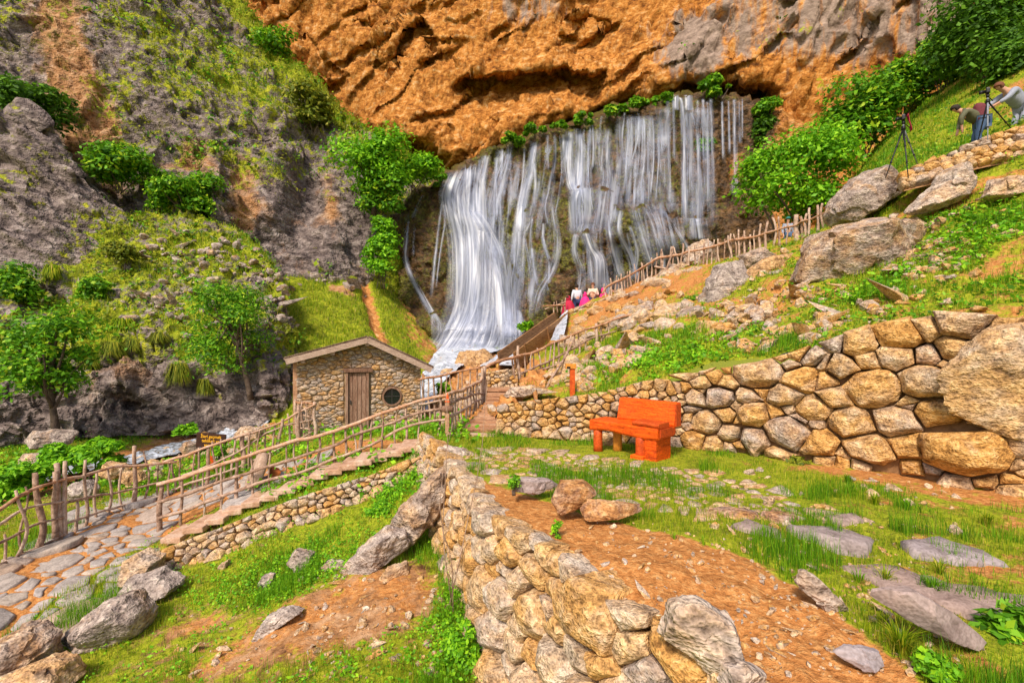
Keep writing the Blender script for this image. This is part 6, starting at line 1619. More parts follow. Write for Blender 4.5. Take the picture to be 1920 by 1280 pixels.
# ------------------------------------------------------------------ vegetation
NR = np.random.RandomState(4)
def unit(a): return a / (np.linalg.norm(a, axis=-1, keepdims=True) + 1e-9)
def leaf_quads(c, nrm, L, ratio=0.55, rs=NR, fold=0.25):
    """one pointed leaf per centre, lying roughly across nrm"""
    n = len(c); L = np.broadcast_to(np.asarray(L, float), (n,))[:, None]
    r = unit(rs.randn(n, 3)); a = unit(np.cross(nrm, r)); b = np.cross(nrm, a)
    base, tip = c - a * L * 0.5, c + a * L * 0.5
    l, q = c + b * L * ratio * 0.5 - nrm * L * fold * 0.3, c - b * L * ratio * 0.5 - nrm * L * fold * 0.3
    V = np.stack([base, l, tip, q], 1).reshape(-1, 3)
    return V, np.arange(4 * n).reshape(n, 4)
def crown_points(n, W, D, H, rs, nb=20, shell=0.55, flat=0.0):
    """points in a lumpy crown, centre at origin; denser towards each lump's skin"""
    bc = rs.uniform(-1, 1, (nb, 3)); bc = bc / np.maximum(1, np.linalg.norm(bc, axis=1, keepdims=True)) * np.array([W, D, H]) * 0.5 * 0.72
    br = rs.uniform(0.14, 0.50, nb) * min(W, H) * 0.80
    k = rs.choice(nb, n, p=br ** 2 / (br ** 2).sum())
    u = unit(rs.randn(n, 3)); u[:, 2] = np.where(u[:, 2] < -0.35, -u[:, 2], u[:, 2])
    r = br[k] * (shell + (1 - shell) * rs.rand(n) ** 0.6) * (1 + 0.18 * rs.randn(n).clip(-1.5, 1.5))
    p = bc[k] + u * r[:, None] * np.array([1, 1, 0.85])
    nr = unit(u * 0.8 + np.array([0, 0, 0.6]) + 0.55 * rs.randn(n, 3))
    return p, nr, bc
def shrub(label, cx, cy, w, h, d, n, leaf, mat='leaf', name='shrub', cat='shrub', seed=1, group=None, depth=0.8, nb=20, trunk=None, base_py=None, ratio=0.55, shell=0.5, stems=6):
    rs = np.random.RandomState(seed); n = int(n * 1.7); leaf = leaf * 1.1
    W, H = w / F * d, h / F * d; D = W * depth
    c = np.array(P(cx, cy, d + D * 0.3)); by = base_py if base_py else cy + h * 0.5
    foot = np.array(P(cx if trunk is None else trunk, by, d + D * 0.3))
    root = thing(name, label, cat, tuple(foot), group)
    p, nr, bc = crown_points(n, W, D, H, rs, nb, shell)
    V, Fc = leaf_quads(p + c, nr, leaf * rs.uniform(0.45, 1.35, n), ratio, rs)
    mesh_obj('crown' if name.endswith('tree') else 'foliage', local(root, V), Fc, M[mat], root, False)
    VV, FF, k = [], [], 0
    r0 = max(0.02, W * (0.030 if name.endswith('tree') else 0.016))
    if name.endswith('tree'):
        tp = bent(foot - np.array([0, 0, 0.1]), c + np.array([0, 0, H * 0.25]), 12, 0.015, seed)
        v, f = tube(tp, np.linspace(r0 * 1.3, r0 * 0.4, 12), 8, seed); VV.append(v); FF += f; k = len(v)
        st = [(tp[int(3 + 8 * i / max(1, len(bc)))], b) for i, b in enumerate(bc)]
    else: st = [(foot + np.array([rs.uniform(-0.12, 0.12) * W, rs.uniform(-0.1, 0.1) * D, -0.05]), b) for b in bc[:stems]]
    for i, (s, b) in enumerate(st):
        tp = bent(s, c + b, 8, 0.04, seed + i); v, f = tube(tp, np.linspace(r0 * 0.7, r0 * 0.2, 8), 5, seed + i)
        VV.append(v); FF += [tuple(q + k for q in a) for a in f]; k += len(v)
    mesh_obj('trunk' if name.endswith('tree') else 'stems', local(root, np.concatenate(VV)), FF, M['bark'], root, True)
    return root
S1 = shrub
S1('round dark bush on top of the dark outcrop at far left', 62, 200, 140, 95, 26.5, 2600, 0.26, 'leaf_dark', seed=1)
S1('bush in the cleft left of the grey cliff, upper of the pair', 228, 312, 112, 100, 27, 2600, 0.25, 'leaf', seed=2)
S1('wide bush at the foot of the grey cliff, lower of the pair', 345, 368, 160, 105, 27.5, 3000, 0.25, 'leaf', seed=3)
S1('small tree on the skyline ridge against the orange cliff', 516, 88, 62, 72, 44, 1100, 0.36, 'leaf', 'small_tree', 'tree', seed=4)
S1('bush hanging on the right shoulder of the grey cliff', 582, 205, 74, 96, 39, 1500, 0.34, 'leaf_olive', seed=5)
S1('tall bright green tree left of the falls', 700, 312, 130, 150, 33, 4600, 0.28, 'leaf_bright', 'leafy_tree', 'tree', seed=6, base_py=400)
S1('low spreading bush between the bright tree and the rim of the falls', 775, 325, 110, 70, 35, 2200, 0.28, 'leaf_bright', seed=7)
S1('green bush under the bright tree', 715, 375, 100, 70, 33.5, 1700, 0.28, 'leaf', seed=71)
S1('curtain of hanging vines down the grey cliff beside the falls', 714, 465, 62, 150, 32.3, 2600, 0.24, 'leaf_bright', 'hanging_vine', 'vine', seed=8, depth=0.5, nb=18)
S1('loose feathery tree in front of the mossy hill', 432, 620, 150, 235, 16.6, 5200, 0.13, 'leaf', 'slender_tree', 'tree', seed=9, nb=26, trunk=470, base_py=745, ratio=0.4, shell=0.3)
S1('thin young tree with airy crown at far left', 92, 680, 185, 215, 14.2, 3600, 0.15, 'leaf', 'young_tree', 'tree', seed=10, nb=22, trunk=106, base_py=808, shell=0.3)
S1('dense bush beside the hollow at the left edge', 28, 540, 80, 95, 20, 1800, 0.18, 'leaf', seed=11)
S1('rounded bush in the middle of the mossy hill', 180, 548, 72, 48, 20.5, 1300, 0.17, 'leaf', seed=12)
S1('small bush upper middle of the mossy hill', 232, 480, 56, 50, 22.5, 900, 0.18, 'leaf_olive', seed=13)
S1('leafy thicket behind the path fence by the stream', 160, 862, 190, 72, 12.0, 3800, 0.13, 'leaf_bright', 'thicket', 'bush', seed=14, nb=20)
S1('leafy thicket at the left edge behind the fence', 30, 905, 130, 70, 10.8, 2400, 0.12, 'leaf_bright', 'thicket', 'bush', seed=15)
S1('little bright bush at the foot of the dark rock by the stream', 350, 806, 44, 24, 16.5, 500, 0.13, 'leaf_bright', seed=16)
S1('tiny bush beside the warning sign', 410, 846, 26, 22, 11.6, 300, 0.09, 'leaf_bright', seed=17)
S1('big bright bush right of the falls behind the stake fence', 1490, 345, 250, 190, 21, 7000, 0.20, 'leaf_bright', seed=18, nb=24)
S1('bush rising over the big bright bush on the right', 1620, 220, 130, 140, 24, 3200, 0.24, 'leaf', seed=19, nb=16)
S1('bush against the cliff between the two right-hand trees', 1700, 170, 120, 130, 25, 3000, 0.24, 'leaf', seed=20)
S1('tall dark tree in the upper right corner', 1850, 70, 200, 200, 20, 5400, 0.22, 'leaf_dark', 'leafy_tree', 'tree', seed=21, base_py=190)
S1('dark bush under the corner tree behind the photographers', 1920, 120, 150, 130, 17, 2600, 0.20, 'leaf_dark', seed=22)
S1('bush in front of the cliff left of the corner tree', 1770, 110, 90, 120, 24, 2000, 0.24, 'leaf', seed=23)
S1('leafy creeper on the bank under the rubble wall', 1298, 575, 40, 44, 14.6, 700, 0.11, 'leaf', 'creeper', 'plant', seed=24)
S1('green weed clump on the slope by the tall grey boulder', 1350, 545 + 40, 30, 30, 13.0, 400, 0.10, 'leaf', 'weed_clump', 'plant', seed=25)
for i, (x, y, w, h, lb) in enumerate([(958, 262, 54, 20, 'fern clump at the left end of the falls rim'), (1006, 246, 50, 18, 'fern clump second from the left on the falls rim'), (1048, 236, 34, 12, 'thin fern clump on the middle of the falls rim'), (1098, 222, 40, 16, 'low fern clump left of the tall fern clump on the rim'), (1150, 210, 64, 26, 'broad fern clump beside the tall one on the rim'), (1206, 192, 50, 30, 'tall fern clump under the orange overhang'), (1252, 184, 24, 14, 'smallest fern clump on the right of the rim'), (1352, 170, 90, 30, 'widest fern clump above the right-hand threads of water'), (1440, 196, 50, 40, 'fern clump at the right end of the rim'), (830, 340, 60, 18, 'fern clump where the main fall leaves the rim')]):
    d = float(interp(x, [(735, 38), (830, 38.2), (960, 39), (1100, 38), (1260, 36.4), (1450, 34.6)])) - 0.6
    S1(lb, x, y, w * 1.35, h * 1.25, d - 0.5, 800 if w > 40 else 450, 0.30, 'leaf', 'fern_clump', 'fern', seed=40 + i, nb=7, depth=0.6, stems=3)
S1('hanging greenery down the rock right of the falls', 1436, 250, 46, 110, 34, 1300, 0.28, 'leaf_dark', 'hanging_vine', 'vine', seed=55, depth=0.4)
S1('green moss plant between the threads of water', 1322, 275, 40, 30, 34.5, 500, 0.26, 'leaf', 'moss_plant', 'plant', seed=56, depth=0.3)
S1('bright plant at the foot of the wooden flume', 985, 612, 34, 18, 26, 450, 0.22, 'leaf_bright', 'weed_clump', 'plant', seed=57)
S1('bright weed in the rubble behind the hut', 832, 728, 26, 22, 16.5, 350, 0.13, 'leaf_bright', 'weed_clump', 'plant', seed=58)
def creeper(label, pts, r, n, leaf, seed, names):
    """leaves and runners spreading over the ground along a line"""
    rs = np.random.RandomState(seed); C = []
    for x, y in polyline([(x, y, 0) for x, y in pts], 26)[:, :2]:
        for _ in range(3):
            h = hit(x + rs.randn() * r, y + rs.randn() * r * 0.6, names)
            if h is not None: C.append(tuple(h))
    C = np.array(C); k = rs.choice(len(C), n); sd = rs.uniform(0.3, 1.0, len(C))[k]
    p = C[k] + rs.randn(n, 3) * np.array([0.09, 0.09, 0.05]) * sd[:, None] + np.array([0, -0.03, 0.05]) * sd[:, None]
    root = thing('creeper', label, 'plant', tuple(C[len(C) // 2]))
    V, Fc = leaf_quads(p, unit(np.array([0, -0.4, 1.0]) + 0.6 * rs.randn(n, 3)), leaf * rs.uniform(0.5, 1.3, n), 0.65, rs)
    mesh_obj('foliage', local(root, V), Fc, M['leaf_bright'], root, False)
    VV, FF, m = [], [], 0
    for i in range(0, len(C) - 6, 6):
        v, f = tube(bent(C[i], C[i + 5], 6, 0.05, i), np.linspace(0.007, 0.003, 6), 5, i); VV.append(v); FF += [tuple(q + m for q in a) for a in f]; m += len(v)
    mesh_obj('stems', local(root, np.concatenate(VV)), FF, M['bark'], root, True)
creeper('leafy creeper spilling down left of the big slanting rock', [(822, 842), (800, 866), (775, 892), (745, 915), (722, 940), (700, 965)], 9, 3800, 0.05, 59, ['valley_ground'])
S1('leafy weed at the base of the near retaining wall', 868, 1210, 70, 110, 4.4, 1500, 0.045, 'leaf_bright', 'weed_clump', 'plant', seed=61, nb=16)
S1('leafy weed halfway along the base of the retaining wall', 852, 1130, 40, 60, 5.4, 700, 0.045, 'leaf_bright', 'weed_clump', 'plant', seed=62)
S1('small green plant on top of the retaining wall', 964, 905, 22, 30, 5.3, 160, 0.04, 'leaf_bright', 'weed_clump', 'plant', seed=63)
S1('green seedling growing out of the dirt by the dark red block', 1045, 990, 22, 50, 4.3, 120, 0.035, 'leaf_bright', 'weed_clump', 'plant', seed=64)
S1('clover clump at the lower right corner', 1765, 1250, 90, 50, 2.45, 420, 0.035, 'leaf_bright', 'weed_clump', 'plant', seed=65, ratio=0.9)
S1('broad-leaved weed at the right edge by the long slab', 1885, 1165, 90, 70, 2.9, 260, 0.075, 'leaf', 'weed_clump', 'plant', seed=66, ratio=0.5)
S1('broad-leaved dock at the foot of the dry-stone wall', 1500, 866, 40, 20, 7.0, 120, 0.09, 'leaf_olive', 'weed_clump', 'plant', seed=67)

def blades(name, patch, N, hmin, hmax, mat, seed, lo=0.35, hi=0.7, cond=None, label=None, power=1.5, clump=1.2, wmul=1.0, kind='stuff', lean=0.45):
    """grass rooted on a terrain sheet where its own turf grows"""
    v, f, m1, m2, nn = GRIDS[patch]; rs = np.random.RandomState(seed)
    c = v[f].mean(1); px, py = pix(c)
    a = np.linalg.norm(np.cross(v[f[:, 1]] - v[f[:, 0]], v[f[:, 3]] - v[f[:, 0]]), axis=1)
    tf = np.clip(np.asarray(m1[0]), -1, 2)[f].mean(1)
    w = a * sstep(lo, hi, tf + 0.30 * fbm(c * 1.7, 3, seed)) / np.maximum(c[:, 1], 1.5) ** power
    w *= (px > -120) & (px < 2040) & (py > -60) & (py < 1380) & (c[:, 1] > 1)
    if cond is not None: w *= cond(px, py, c)
    if w.sum() <= 0: return
    k = rs.choice(len(f), N, p=w / w.sum()); s, t = rs.rand(N, 1), rs.rand(N, 1)
    q = v[f[k]]; p = q[:, 0] * (1 - s) * (1 - t) + q[:, 1] * s * (1 - t) + q[:, 2] * s * t + q[:, 3] * (1 - s) * t
    d = p[:, 1]
    h = rs.uniform(hmin, hmax, N) * np.clip(1 + clump * fbm(p * 1.3, 2, seed + 1), 0.35, 2.2)
    wd = np.maximum(0.0045, d * 0.00085) * wmul * rs.uniform(0.7, 1.3, N)
    th = rs.rand(N) * 6.28; side = np.stack([np.cos(th), np.sin(th), 0 * th], 1); fw = np.stack([-np.sin(th), np.cos(th), 0 * th], 1)
    ln = rs.uniform(0.1, 1.0, N)[:, None] * lean * h[:, None]
    up = np.array([0, 0, 1.0]) * h[:, None]
    p = p - np.array([0, 0, 0.01])
    b0, b1 = p - side * wd[:, None] * 0.5, p + side * wd[:, None] * 0.5
    m = p + up * 0.55 + fw * ln * 0.35; e0, e1 = m - side * wd[:, None] * 0.38, m + side * wd[:, None] * 0.38
    tip = p + up + fw * ln
    V = np.stack([b0, b1, e0, e1, tip], 1).reshape(-1, 3); i = np.arange(N)[:, None] * 5
    T = np.concatenate([i + np.array([[0, 1, 3]]), i + np.array([[0, 3, 2]]), i + np.array([[2, 3, 4]])], 1).reshape(-1, 3)
    mesh_obj(name, V, T, M[mat], None, False, kind, label, 'grass')
blades('grass', 'valley_ground', 62000, 0.04, 0.11, 'grass', 1, 0.30, 0.75, None, 'short green grass on the lower slope and stream banks')
blades('tall_grass', 'valley_ground', 26000, 0.08, 0.20, 'grass_deep', 2, 0.5, 0.9, lambda x, y, c: (fbm(c * 0.9, 2, 77) > 0.05) * 1.0, 'taller deep green grass patches on the lower slope')
blades('grass', 'terrace', 46000, 0.02, 0.07, 'grass', 3, 0.35, 0.85, None, 'short grass between the terrace cobbles')
blades('tall_grass', 'terrace', 14000, 0.06, 0.17, 'grass_deep', 4, 0.45, 0.8, lambda x, y, c: (fbm(c * 2.1, 2, 78) > 0.22) * 1.0, 'tufts of longer grass on the terrace')
blades('grass', 'right_slope', 60000, 0.06, 0.16, 'grass', 5, 0.35, 0.85, None, 'grass on the right hillside')
blades('tall_grass', 'right_slope', 16000, 0.10, 0.26, 'grass_deep', 6, 0.6, 0.95, lambda x, y, c: (fbm(c * 0.9, 2, 79) > 0.12) * 1.0, 'taller grass patches on the right hillside')
blades('meadow_grass', 'meadow', 30000, 0.10, 0.24, 'grass', 7, 0.4, 0.8, None, 'bright meadow grass behind the hut', 1.0)
blades('hill_grass', 'mossy_hill', 34000, 0.10, 0.28, 'grass', 8, 0.45, 0.8, None, 'grass growing over the mossy hill', 1.0)
blades('cliff_grass', 'grey_cliff', 26000, 0.18, 0.45, 'grass', 9, 0.42, 0.75, None, 'tufts of grass on the grey cliff', 0.6)
blades('outcrop_grass', 'dark_outcrop', 5000, 0.12, 0.3, 'grass', 10, 0.35, 0.7, None, 'tufts of grass on the dark outcrop', 0.6)
blades('bank_grass', 'rubble_bed', 9000, 0.06, 0.2, 'grass', 11, 0.25, 0.6, None, 'grass in the rubble by the cascade', 1.0)

def cover(name, patch, N, size, mat, seed, lo, hi, cond, label, per=9, hgt=0.1, yellow=False):
    """low broad-leaved weeds and tussocks"""
    v, f, m1, m2, nn = GRIDS[patch]; rs = np.random.RandomState(seed)
    c = v[f].mean(1); px, py = pix(c)
    a = np.linalg.norm(np.cross(v[f[:, 1]] - v[f[:, 0]], v[f[:, 3]] - v[f[:, 0]]), axis=1)
    w = a * sstep(lo, hi, np.asarray(m1[0])[f].mean(1) + 0.35 * fbm(c * 0.8, 3, seed)) / np.maximum(c[:, 1], 1.5) ** 1.3
    w *= (px > -120) & (px < 2040) & (py > -60) & (py < 1380) & (c[:, 1] > 1)
    if cond is not None: w *= cond(px, py, c)
    if w.sum() <= 0: return
    k = rs.choice(len(f), N, p=w / w.sum()); ctr = c[k]
    d = np.repeat(ctr[:, 1], per); sz = size * np.repeat(rs.uniform(0.6, 1.4, N), per) * rs.uniform(0.6, 1.3, N * per)
    off = rs.randn(N * per, 3) * np.array([1, 1, 0]) * (size * 1.3); off[:, 2] = np.abs(rs.randn(N * per)) * hgt * 0.6
    p = np.repeat(ctr, per, 0) + off
    V, Fc = leaf_quads(p, unit(np.array([0, -0.25, 1.0]) + 0.6 * rs.randn(N * per, 3)), sz, 0.6, rs)
    mesh_obj(name, V, Fc, M[mat], None, False, 'stuff', label, 'plants')
cover('ground_cover', 'right_slope', 2600, 0.075, 'leaf', 21, 0.35, 0.8, lambda x, y, c: (x > 1250) * 1.0, 'low broad-leaved weeds on the right hillside')
cover('ground_cover', 'right_slope', 900, 0.09, 'leaf_bright', 22, 0.3, 0.8, lambda x, y, c: blob(x, y, 1230, 670, 110, 30, -0.2) + blob(x, y, 1850, 440, 90, 70) + blob(x, y, 1640, 545, 90, 20, -0.3), 'bright leafy strip of weeds above the dry-stone wall')
cover('ground_cover', 'valley_ground', 1700, 0.035, 'leaf_bright', 23, 0.4, 0.85, lambda x, y, c: (y > 930) * (0.15 + blob(x, y, 560, 1080, 170, 50, -0.25) + blob(x, y, 850, 1150, 40, 130)), 'clover and weeds in the lower slope grass')
cover('bank_weeds', 'valley_ground', 900, 0.10, 'leaf_bright', 24, 0.2, 0.7, lambda x, y, c: (y < 930) * 1.0, 'weeds on the far stream bank', 9, 0.2)
cover('hill_weeds', 'mossy_hill', 700, 0.16, 'leaf', 25, 0.4, 0.75, None, 'weeds over the mossy hill', 12, 0.25)
cover('hill_weeds', 'mossy_hill', 420, 0.16, 'leaf_olive', 26, 0.35, 0.7, None, 'yellowing weeds over the mossy hill', 12, 0.3)
cover('cliff_weeds', 'grey_cliff', 520, 0.24, 'leaf', 27, 0.30, 0.6, None, 'small bushes clinging to the grey cliff', 16, 0.5)
cover('cliff_weeds', 'grey_cliff', 320, 0.24, 'leaf_olive', 28, 0.28, 0.55, None, 'olive shrubs clinging to the grey cliff', 14, 0.45)
cover('cliff_weeds', 'orange_cliff', 60, 0.30, 'leaf', 29, 0.15, 0.4, lambda x, y, c: (x > 1250) * 1.0, 'specks of green on the right of the orange cliff', 12, 0.4)
cover('outcrop_weeds', 'dark_outcrop', 90, 0.17, 'leaf', 30, 0.3, 0.6, None, 'weeds on the dark outcrop', 12, 0.3)
t = NT('flower'); M['flower'] = t.done(t.bsdf((0.85, 0.55, 0.02), 0.6))
cover('yellow_flowers', 'right_slope', 420, 0.018, 'flower', 31, 0.45, 0.8, lambda x, y, c: (x > 1150) * (y > 420) * 1.0, 'tiny yellow flowers on the right hillside', 3, 0.14)

def tussock(label, x, y, w, h, d, seed, names=None):
    """a mop of long drooping grass on the rocks"""
    rs = np.random.RandomState(seed); hh = hit(x, y, names) if names else P(x, y, d)
    if hh is None: return
    d = hh.y; n = 420; W, H = w / F * d, h / F * d; c = np.array(hh) + np.array([0, -0.05, 0])
    th = rs.rand(n) * 6.28; el = rs.uniform(0.3, 1.0, n)
    o = np.stack([np.cos(th), np.sin(th) * 0.8, 0 * th], 1); root = c + o * rs.uniform(0, 0.12, (n, 1)) * W
    mid = root + o * (W * 0.32 * rs.uniform(0.4, 1, (n, 1))) + np.array([0, 0, 1]) * (H * 0.6 * el[:, None]); tip = root + o * (W * 0.55 * rs.uniform(0.6, 1.1, (n, 1))) + np.array([0, 0, 1]) * (H * (0.5 * el[:, None] - 0.35))
    s = np.cross(o, np.array([0, 0, 1.0])) * (d * 0.0011)
    V = np.stack([root - s, root + s, mid - s, mid + s, tip], 1).reshape(-1, 3); i = np.arange(n)[:, None] * 5
    T = np.concatenate([i + np.array([[0, 1, 3]]), i + np.array([[0, 3, 2]]), i + np.array([[2, 3, 4]])], 1).reshape(-1, 3)
    o = mesh_obj('grass_tussock', V - np.array(hh), T, M['leaf_olive'] if seed % 3 else M['grass'], None, False, None, label, 'tussock', 'grass tussocks on the mossy hill')
    o.location = hh
for i, (x, y, w, h, lb) in enumerate([(232, 620, 44, 40, 'grass tussock high on the mossy hill left of the feathery tree'), (212, 665, 48, 44, 'shaggy grass tussock above the dark rock face, left one'), (250, 655, 40, 34, 'grass tussock beside the shaggy one above the dark rock face'), (150, 600, 44, 40, 'grass tussock near the hollow on the mossy hill'), (335, 715, 44, 60, 'long hanging tussock on the dark rock face'), (386, 735, 30, 44, 'small hanging tussock right of the long one'), (100, 520, 30, 40, 'grass tussock beside the bush at the left edge'), (168, 690, 40, 36, 'grass tussock low on the left of the rock face'), (300, 640, 36, 30, 'grass tussock in the centre of the mossy hill'), (20, 640, 40, 34, 'grass tussock at the far left under the hollow')]):
    tussock(lb, x, y, w, h, 19, 60 + i, ['mossy_hill'])
def near_tuft(label, x, y, n, h, seed, names=('terrace',)):
    rs = np.random.RandomState(seed); hh = hit(x, y, list(names))
    if hh is None: return
    th = rs.rand(n) * 6.28; o = np.stack([np.cos(th), np.sin(th), 0 * th], 1); root = o * rs.uniform(0, 0.035, (n, 1)); L = rs.uniform(0.5, 1.1, (n, 1)) * h
    lean = rs.uniform(0.1, 0.75, (n, 1)); mid = root + o * L * lean * 0.35 + np.array([0, 0, 1]) * L * 0.55; tip = root + o * L * lean + np.array([0, 0, 1]) * L * (1 - 0.45 * lean)
    s = np.cross(o, np.array([0, 0, 1.0])) * rs.uniform(0.002, 0.0042, (n, 1))
    V = np.stack([root - s, root + s, mid - s, mid + s, tip], 1).reshape(-1, 3); i = np.arange(n)[:, None] * 5
    T = np.concatenate([i + np.array([[0, 1, 3]]), i + np.array([[0, 3, 2]]), i + np.array([[2, 3, 4]])], 1).reshape(-1, 3)
    ob = mesh_obj('grass_tuft', V, T, M['grass_deep' if seed % 2 else 'grass'], None, False, None, label, 'grass tuft', 'grass tufts in the terrace dirt'); ob.location = hh
for i, (x, y, n, h, lb) in enumerate([(1690, 1225, 150, 0.20, 'largest grass tuft in the dirt at lower right'), (1750, 1115, 90, 0.17, 'grass tuft growing between the long slab and the ridged slab'), (1660, 1092, 50, 0.15, 'thin grass tuft at the near edge of the long slab'), (1610, 1090, 24, 0.13, 'wispy grass blades left of the ridged slab'), (1425, 1045, 14, 0.13, 'single wispy tuft standing alone in the dirt'), (1320, 1020, 12, 0.10, 'small wispy tuft in the dirt below the narrow slab'), (1580, 1030, 40, 0.13, 'grass tuft at the near side of the flat rose-grey slab'), (1265, 1010, 22, 0.06, 'tiny grass tuft in the dirt left of the terrace'), (1640, 945, 90, 0.16, 'dense tuft at the foot of the wall, left of the bare soil'), (1700, 955, 80, 0.15, 'dense tuft in the bare soil near the wall'), (1850, 985, 90, 0.17, 'dense tuft at the right edge by the wall'), (1590, 905, 80, 0.15, 'dense tuft close under the dry-stone wall'), (1760, 1075, 60, 0.14, 'grass tuft behind the long slab')]):
    near_tuft(lb, x, y, n, h, 80 + i)
# dry branches under the largest boulder, a bare sapling by the retaining wall
def twigs(label, c, n, L, seed, up=0.5, r=0.008):
    g = np.random.RandomState(seed); VV, FF, k = [], [], 0
    for i in range(n):
        dv = unit(g.randn(1, 3) * np.array([1, 0.6, up]))[0]; dv[2] = abs(dv[2]) * up * 2
        v, f = tube(bent(np.array(c) + g.randn(3) * 0.04, np.array(c) + dv * L * g.uniform(0.4, 1), 7, 0.06, seed + i), np.linspace(r, r * 0.3, 7), 5, i)
        VV.append(v - np.array(c)); FF += [tuple(q + k for q in a) for a in f]; k += len(v)
    o = mesh_obj('dry_branch', np.concatenate(VV), FF, M['branch'], None, True, None, label, 'branch'); o.location = c
twigs('dry bare branches at the right end of the largest boulder', P(1722, 485, 9.6), 14, 0.75, 3, 0.4)
twigs('thin bare sapling in the grass left of the near retaining wall', P(850, 1140, 5.0), 3, 0.75, 9, 2.0, 0.007)

# ------------------------------------------------------------------ people, tripods
def skin(name, joints, edges, mat, root, sub=2):
    """one continuous limb surface over a skeleton (joint: point, radius)"""
    me = bpy.data.meshes.new(name); me.from_pydata([tuple(j[0]) for j in joints], edges, []); me.update()
    o = bpy.data.objects.new(name, me); COL.objects.link(o); o.parent = root
    md = o.modifiers.new('skin', 'SKIN'); md.use_smooth_shade = True
    sv = me.skin_vertices[0].data
    for i, j in enumerate(joints): sv[i].radius = (j[1], j[1] * (j[2] if len(j) > 2 else 1.0)); sv[i].use_root = (i == 0)
    s = o.modifiers.new('sub', 'SUBSURF'); s.levels = sub; s.render_levels = sub
    me.materials.append(mat); return o
def person(label, foot, face, pose, top, trousers, hair, height=1.7, pack=None, poncho=None, hat=None):
    """pose: joint offsets in body frame (x right, y forward, z up) for a 1.7 m figure"""
    s = height / 1.7
    root = thing('person', label, 'person', tuple(foot), None, face)
    q = dict(pel=(0, 0, 0.92), ch=(0, 0.02, 1.22), nk=(0, 0.02, 1.46), hd=(0, 0.05, 1.58), sl=(-0.19, 0.02, 1.40), sr=(0.19, 0.02, 1.40), el=(-0.25, 0.02, 1.12), er=(0.25, 0.02, 1.12), wl=(-0.24, 0.12, 0.88), wr=(0.24, 0.12, 0.88), hl=(-0.10, 0, 0.88), hr=(0.10, 0, 0.88), kl=(-0.11, 0.02, 0.48), kr=(0.11, 0.02, 0.48), al=(-0.11, -0.02, 0.08), ar=(0.11, -0.02, 0.08), tl=(-0.12, 0.14, 0.04), tr=(0.12, 0.14, 0.04))
    q.update(pose); q = {k: tuple(np.array(v) * s) for k, v in q.items()}
    up = np.array(q['hd']) - np.array(q['nk']); up /= np.linalg.norm(up)
    fwd = np.array([0, 1.0, 0]); hd = np.array(q['hd'])
    fing = lambda w, e: [tuple(np.array(q[w]) + (np.array(q[w]) - np.array(q[e])) * k) for k in (0.28, 0.62)]
    hl, hr = fing('wl', 'el'), fing('wr', 'er')
    J = [(q['pel'], 0.13 * s), (q['ch'], 0.14 * s), (q['nk'], 0.055 * s), (tuple(hd), 0.092 * s), (tuple(hd + up * 0.10 * s), 0.075 * s), (q['sl'], 0.065 * s), (q['el'], 0.042 * s), (q['wl'], 0.030 * s), (hl[0], 0.034 * s), (hl[1], 0.02 * s), (q['sr'], 0.065 * s), (q['er'], 0.042 * s), (q['wr'], 0.030 * s), (hr[0], 0.034 * s), (hr[1], 0.02 * s), (q['hl'], 0.09 * s), (q['kl'], 0.06 * s), (q['al'], 0.042 * s), (q['tl'], 0.035 * s), (q['hr'], 0.09 * s), (q['kr'], 0.06 * s), (q['ar'], 0.042 * s), (q['tr'], 0.035 * s), (tuple(hd + fwd * 0.085 * s - up * 0.0 * s), 0.02 * s)]
    skin('body', J, [(0, 1), (1, 2), (2, 3), (3, 4), (1, 5), (5, 6), (6, 7), (7, 8), (8, 9), (1, 10), (10, 11), (11, 12), (12, 13), (13, 14), (0, 15), (15, 16), (16, 17), (17, 18), (0, 19), (19, 20), (20, 21), (21, 22), (3, 23)], M['skin'], root)
    k = 1.22
    half = lambda a, b, t=0.55: tuple(np.array(q[a]) * (1 - t) + np.array(q[b]) * t)
    skin('jacket', [(tuple(np.array(q['pel'])), 0.14 * s * k), (q['ch'], 0.15 * s * k), (tuple(np.array(q['nk']) * 0.75 + np.array(q['ch']) * 0.25), 0.075 * s * k), (q['sl'], 0.068 * s * k), (q['el'], 0.05 * s * k), (half('el', 'wl', 0.8), 0.04 * s * k), (q['sr'], 0.068 * s * k), (q['er'], 0.05 * s * k), (half('er', 'wr', 0.8), 0.04 * s * k)], [(0, 1), (1, 2), (1, 3), (3, 4), (4, 5), (1, 6), (6, 7), (7, 8)], M[top], root)
    skin('trousers', [(tuple(np.array(q['pel']) - np.array([0, 0, 0.02])), 0.13 * s * k), (q['hl'], 0.095 * s * k), (q['kl'], 0.066 * s * k), (half('kl', 'al', 0.95), 0.052 * s * k), (q['hr'], 0.095 * s * k), (q['kr'], 0.066 * s * k), (half('kr', 'ar', 0.95), 0.052 * s * k)], [(0, 1), (1, 2), (2, 3), (0, 4), (4, 5), (5, 6)], M[trousers], root)
    U, Fc = ico(3)
    h = U * np.array([0.098, 0.112, 0.105]) * s; h = h[:, :1] * np.array([1, 0, 0]) + h[:, 1:2] * np.array([0, 1, 0]) + h[:, 2:] * np.array([0, 0, 1]); h[:, 2] = np.maximum(h[:, 2], -0.02 * s - 0.06 * s * (U[:, 1] < 0.1)); h[:, 1] -= 0.018 * s
    mesh_obj('hair', h + hd + up * 0.06 * s, Fc, M[hair], root, True)
    if hat: mesh_obj('cap', U * np.array([0.112, 0.12, 0.075]) * s + hd + up * 0.13 * s, Fc, M[hat], root, True)
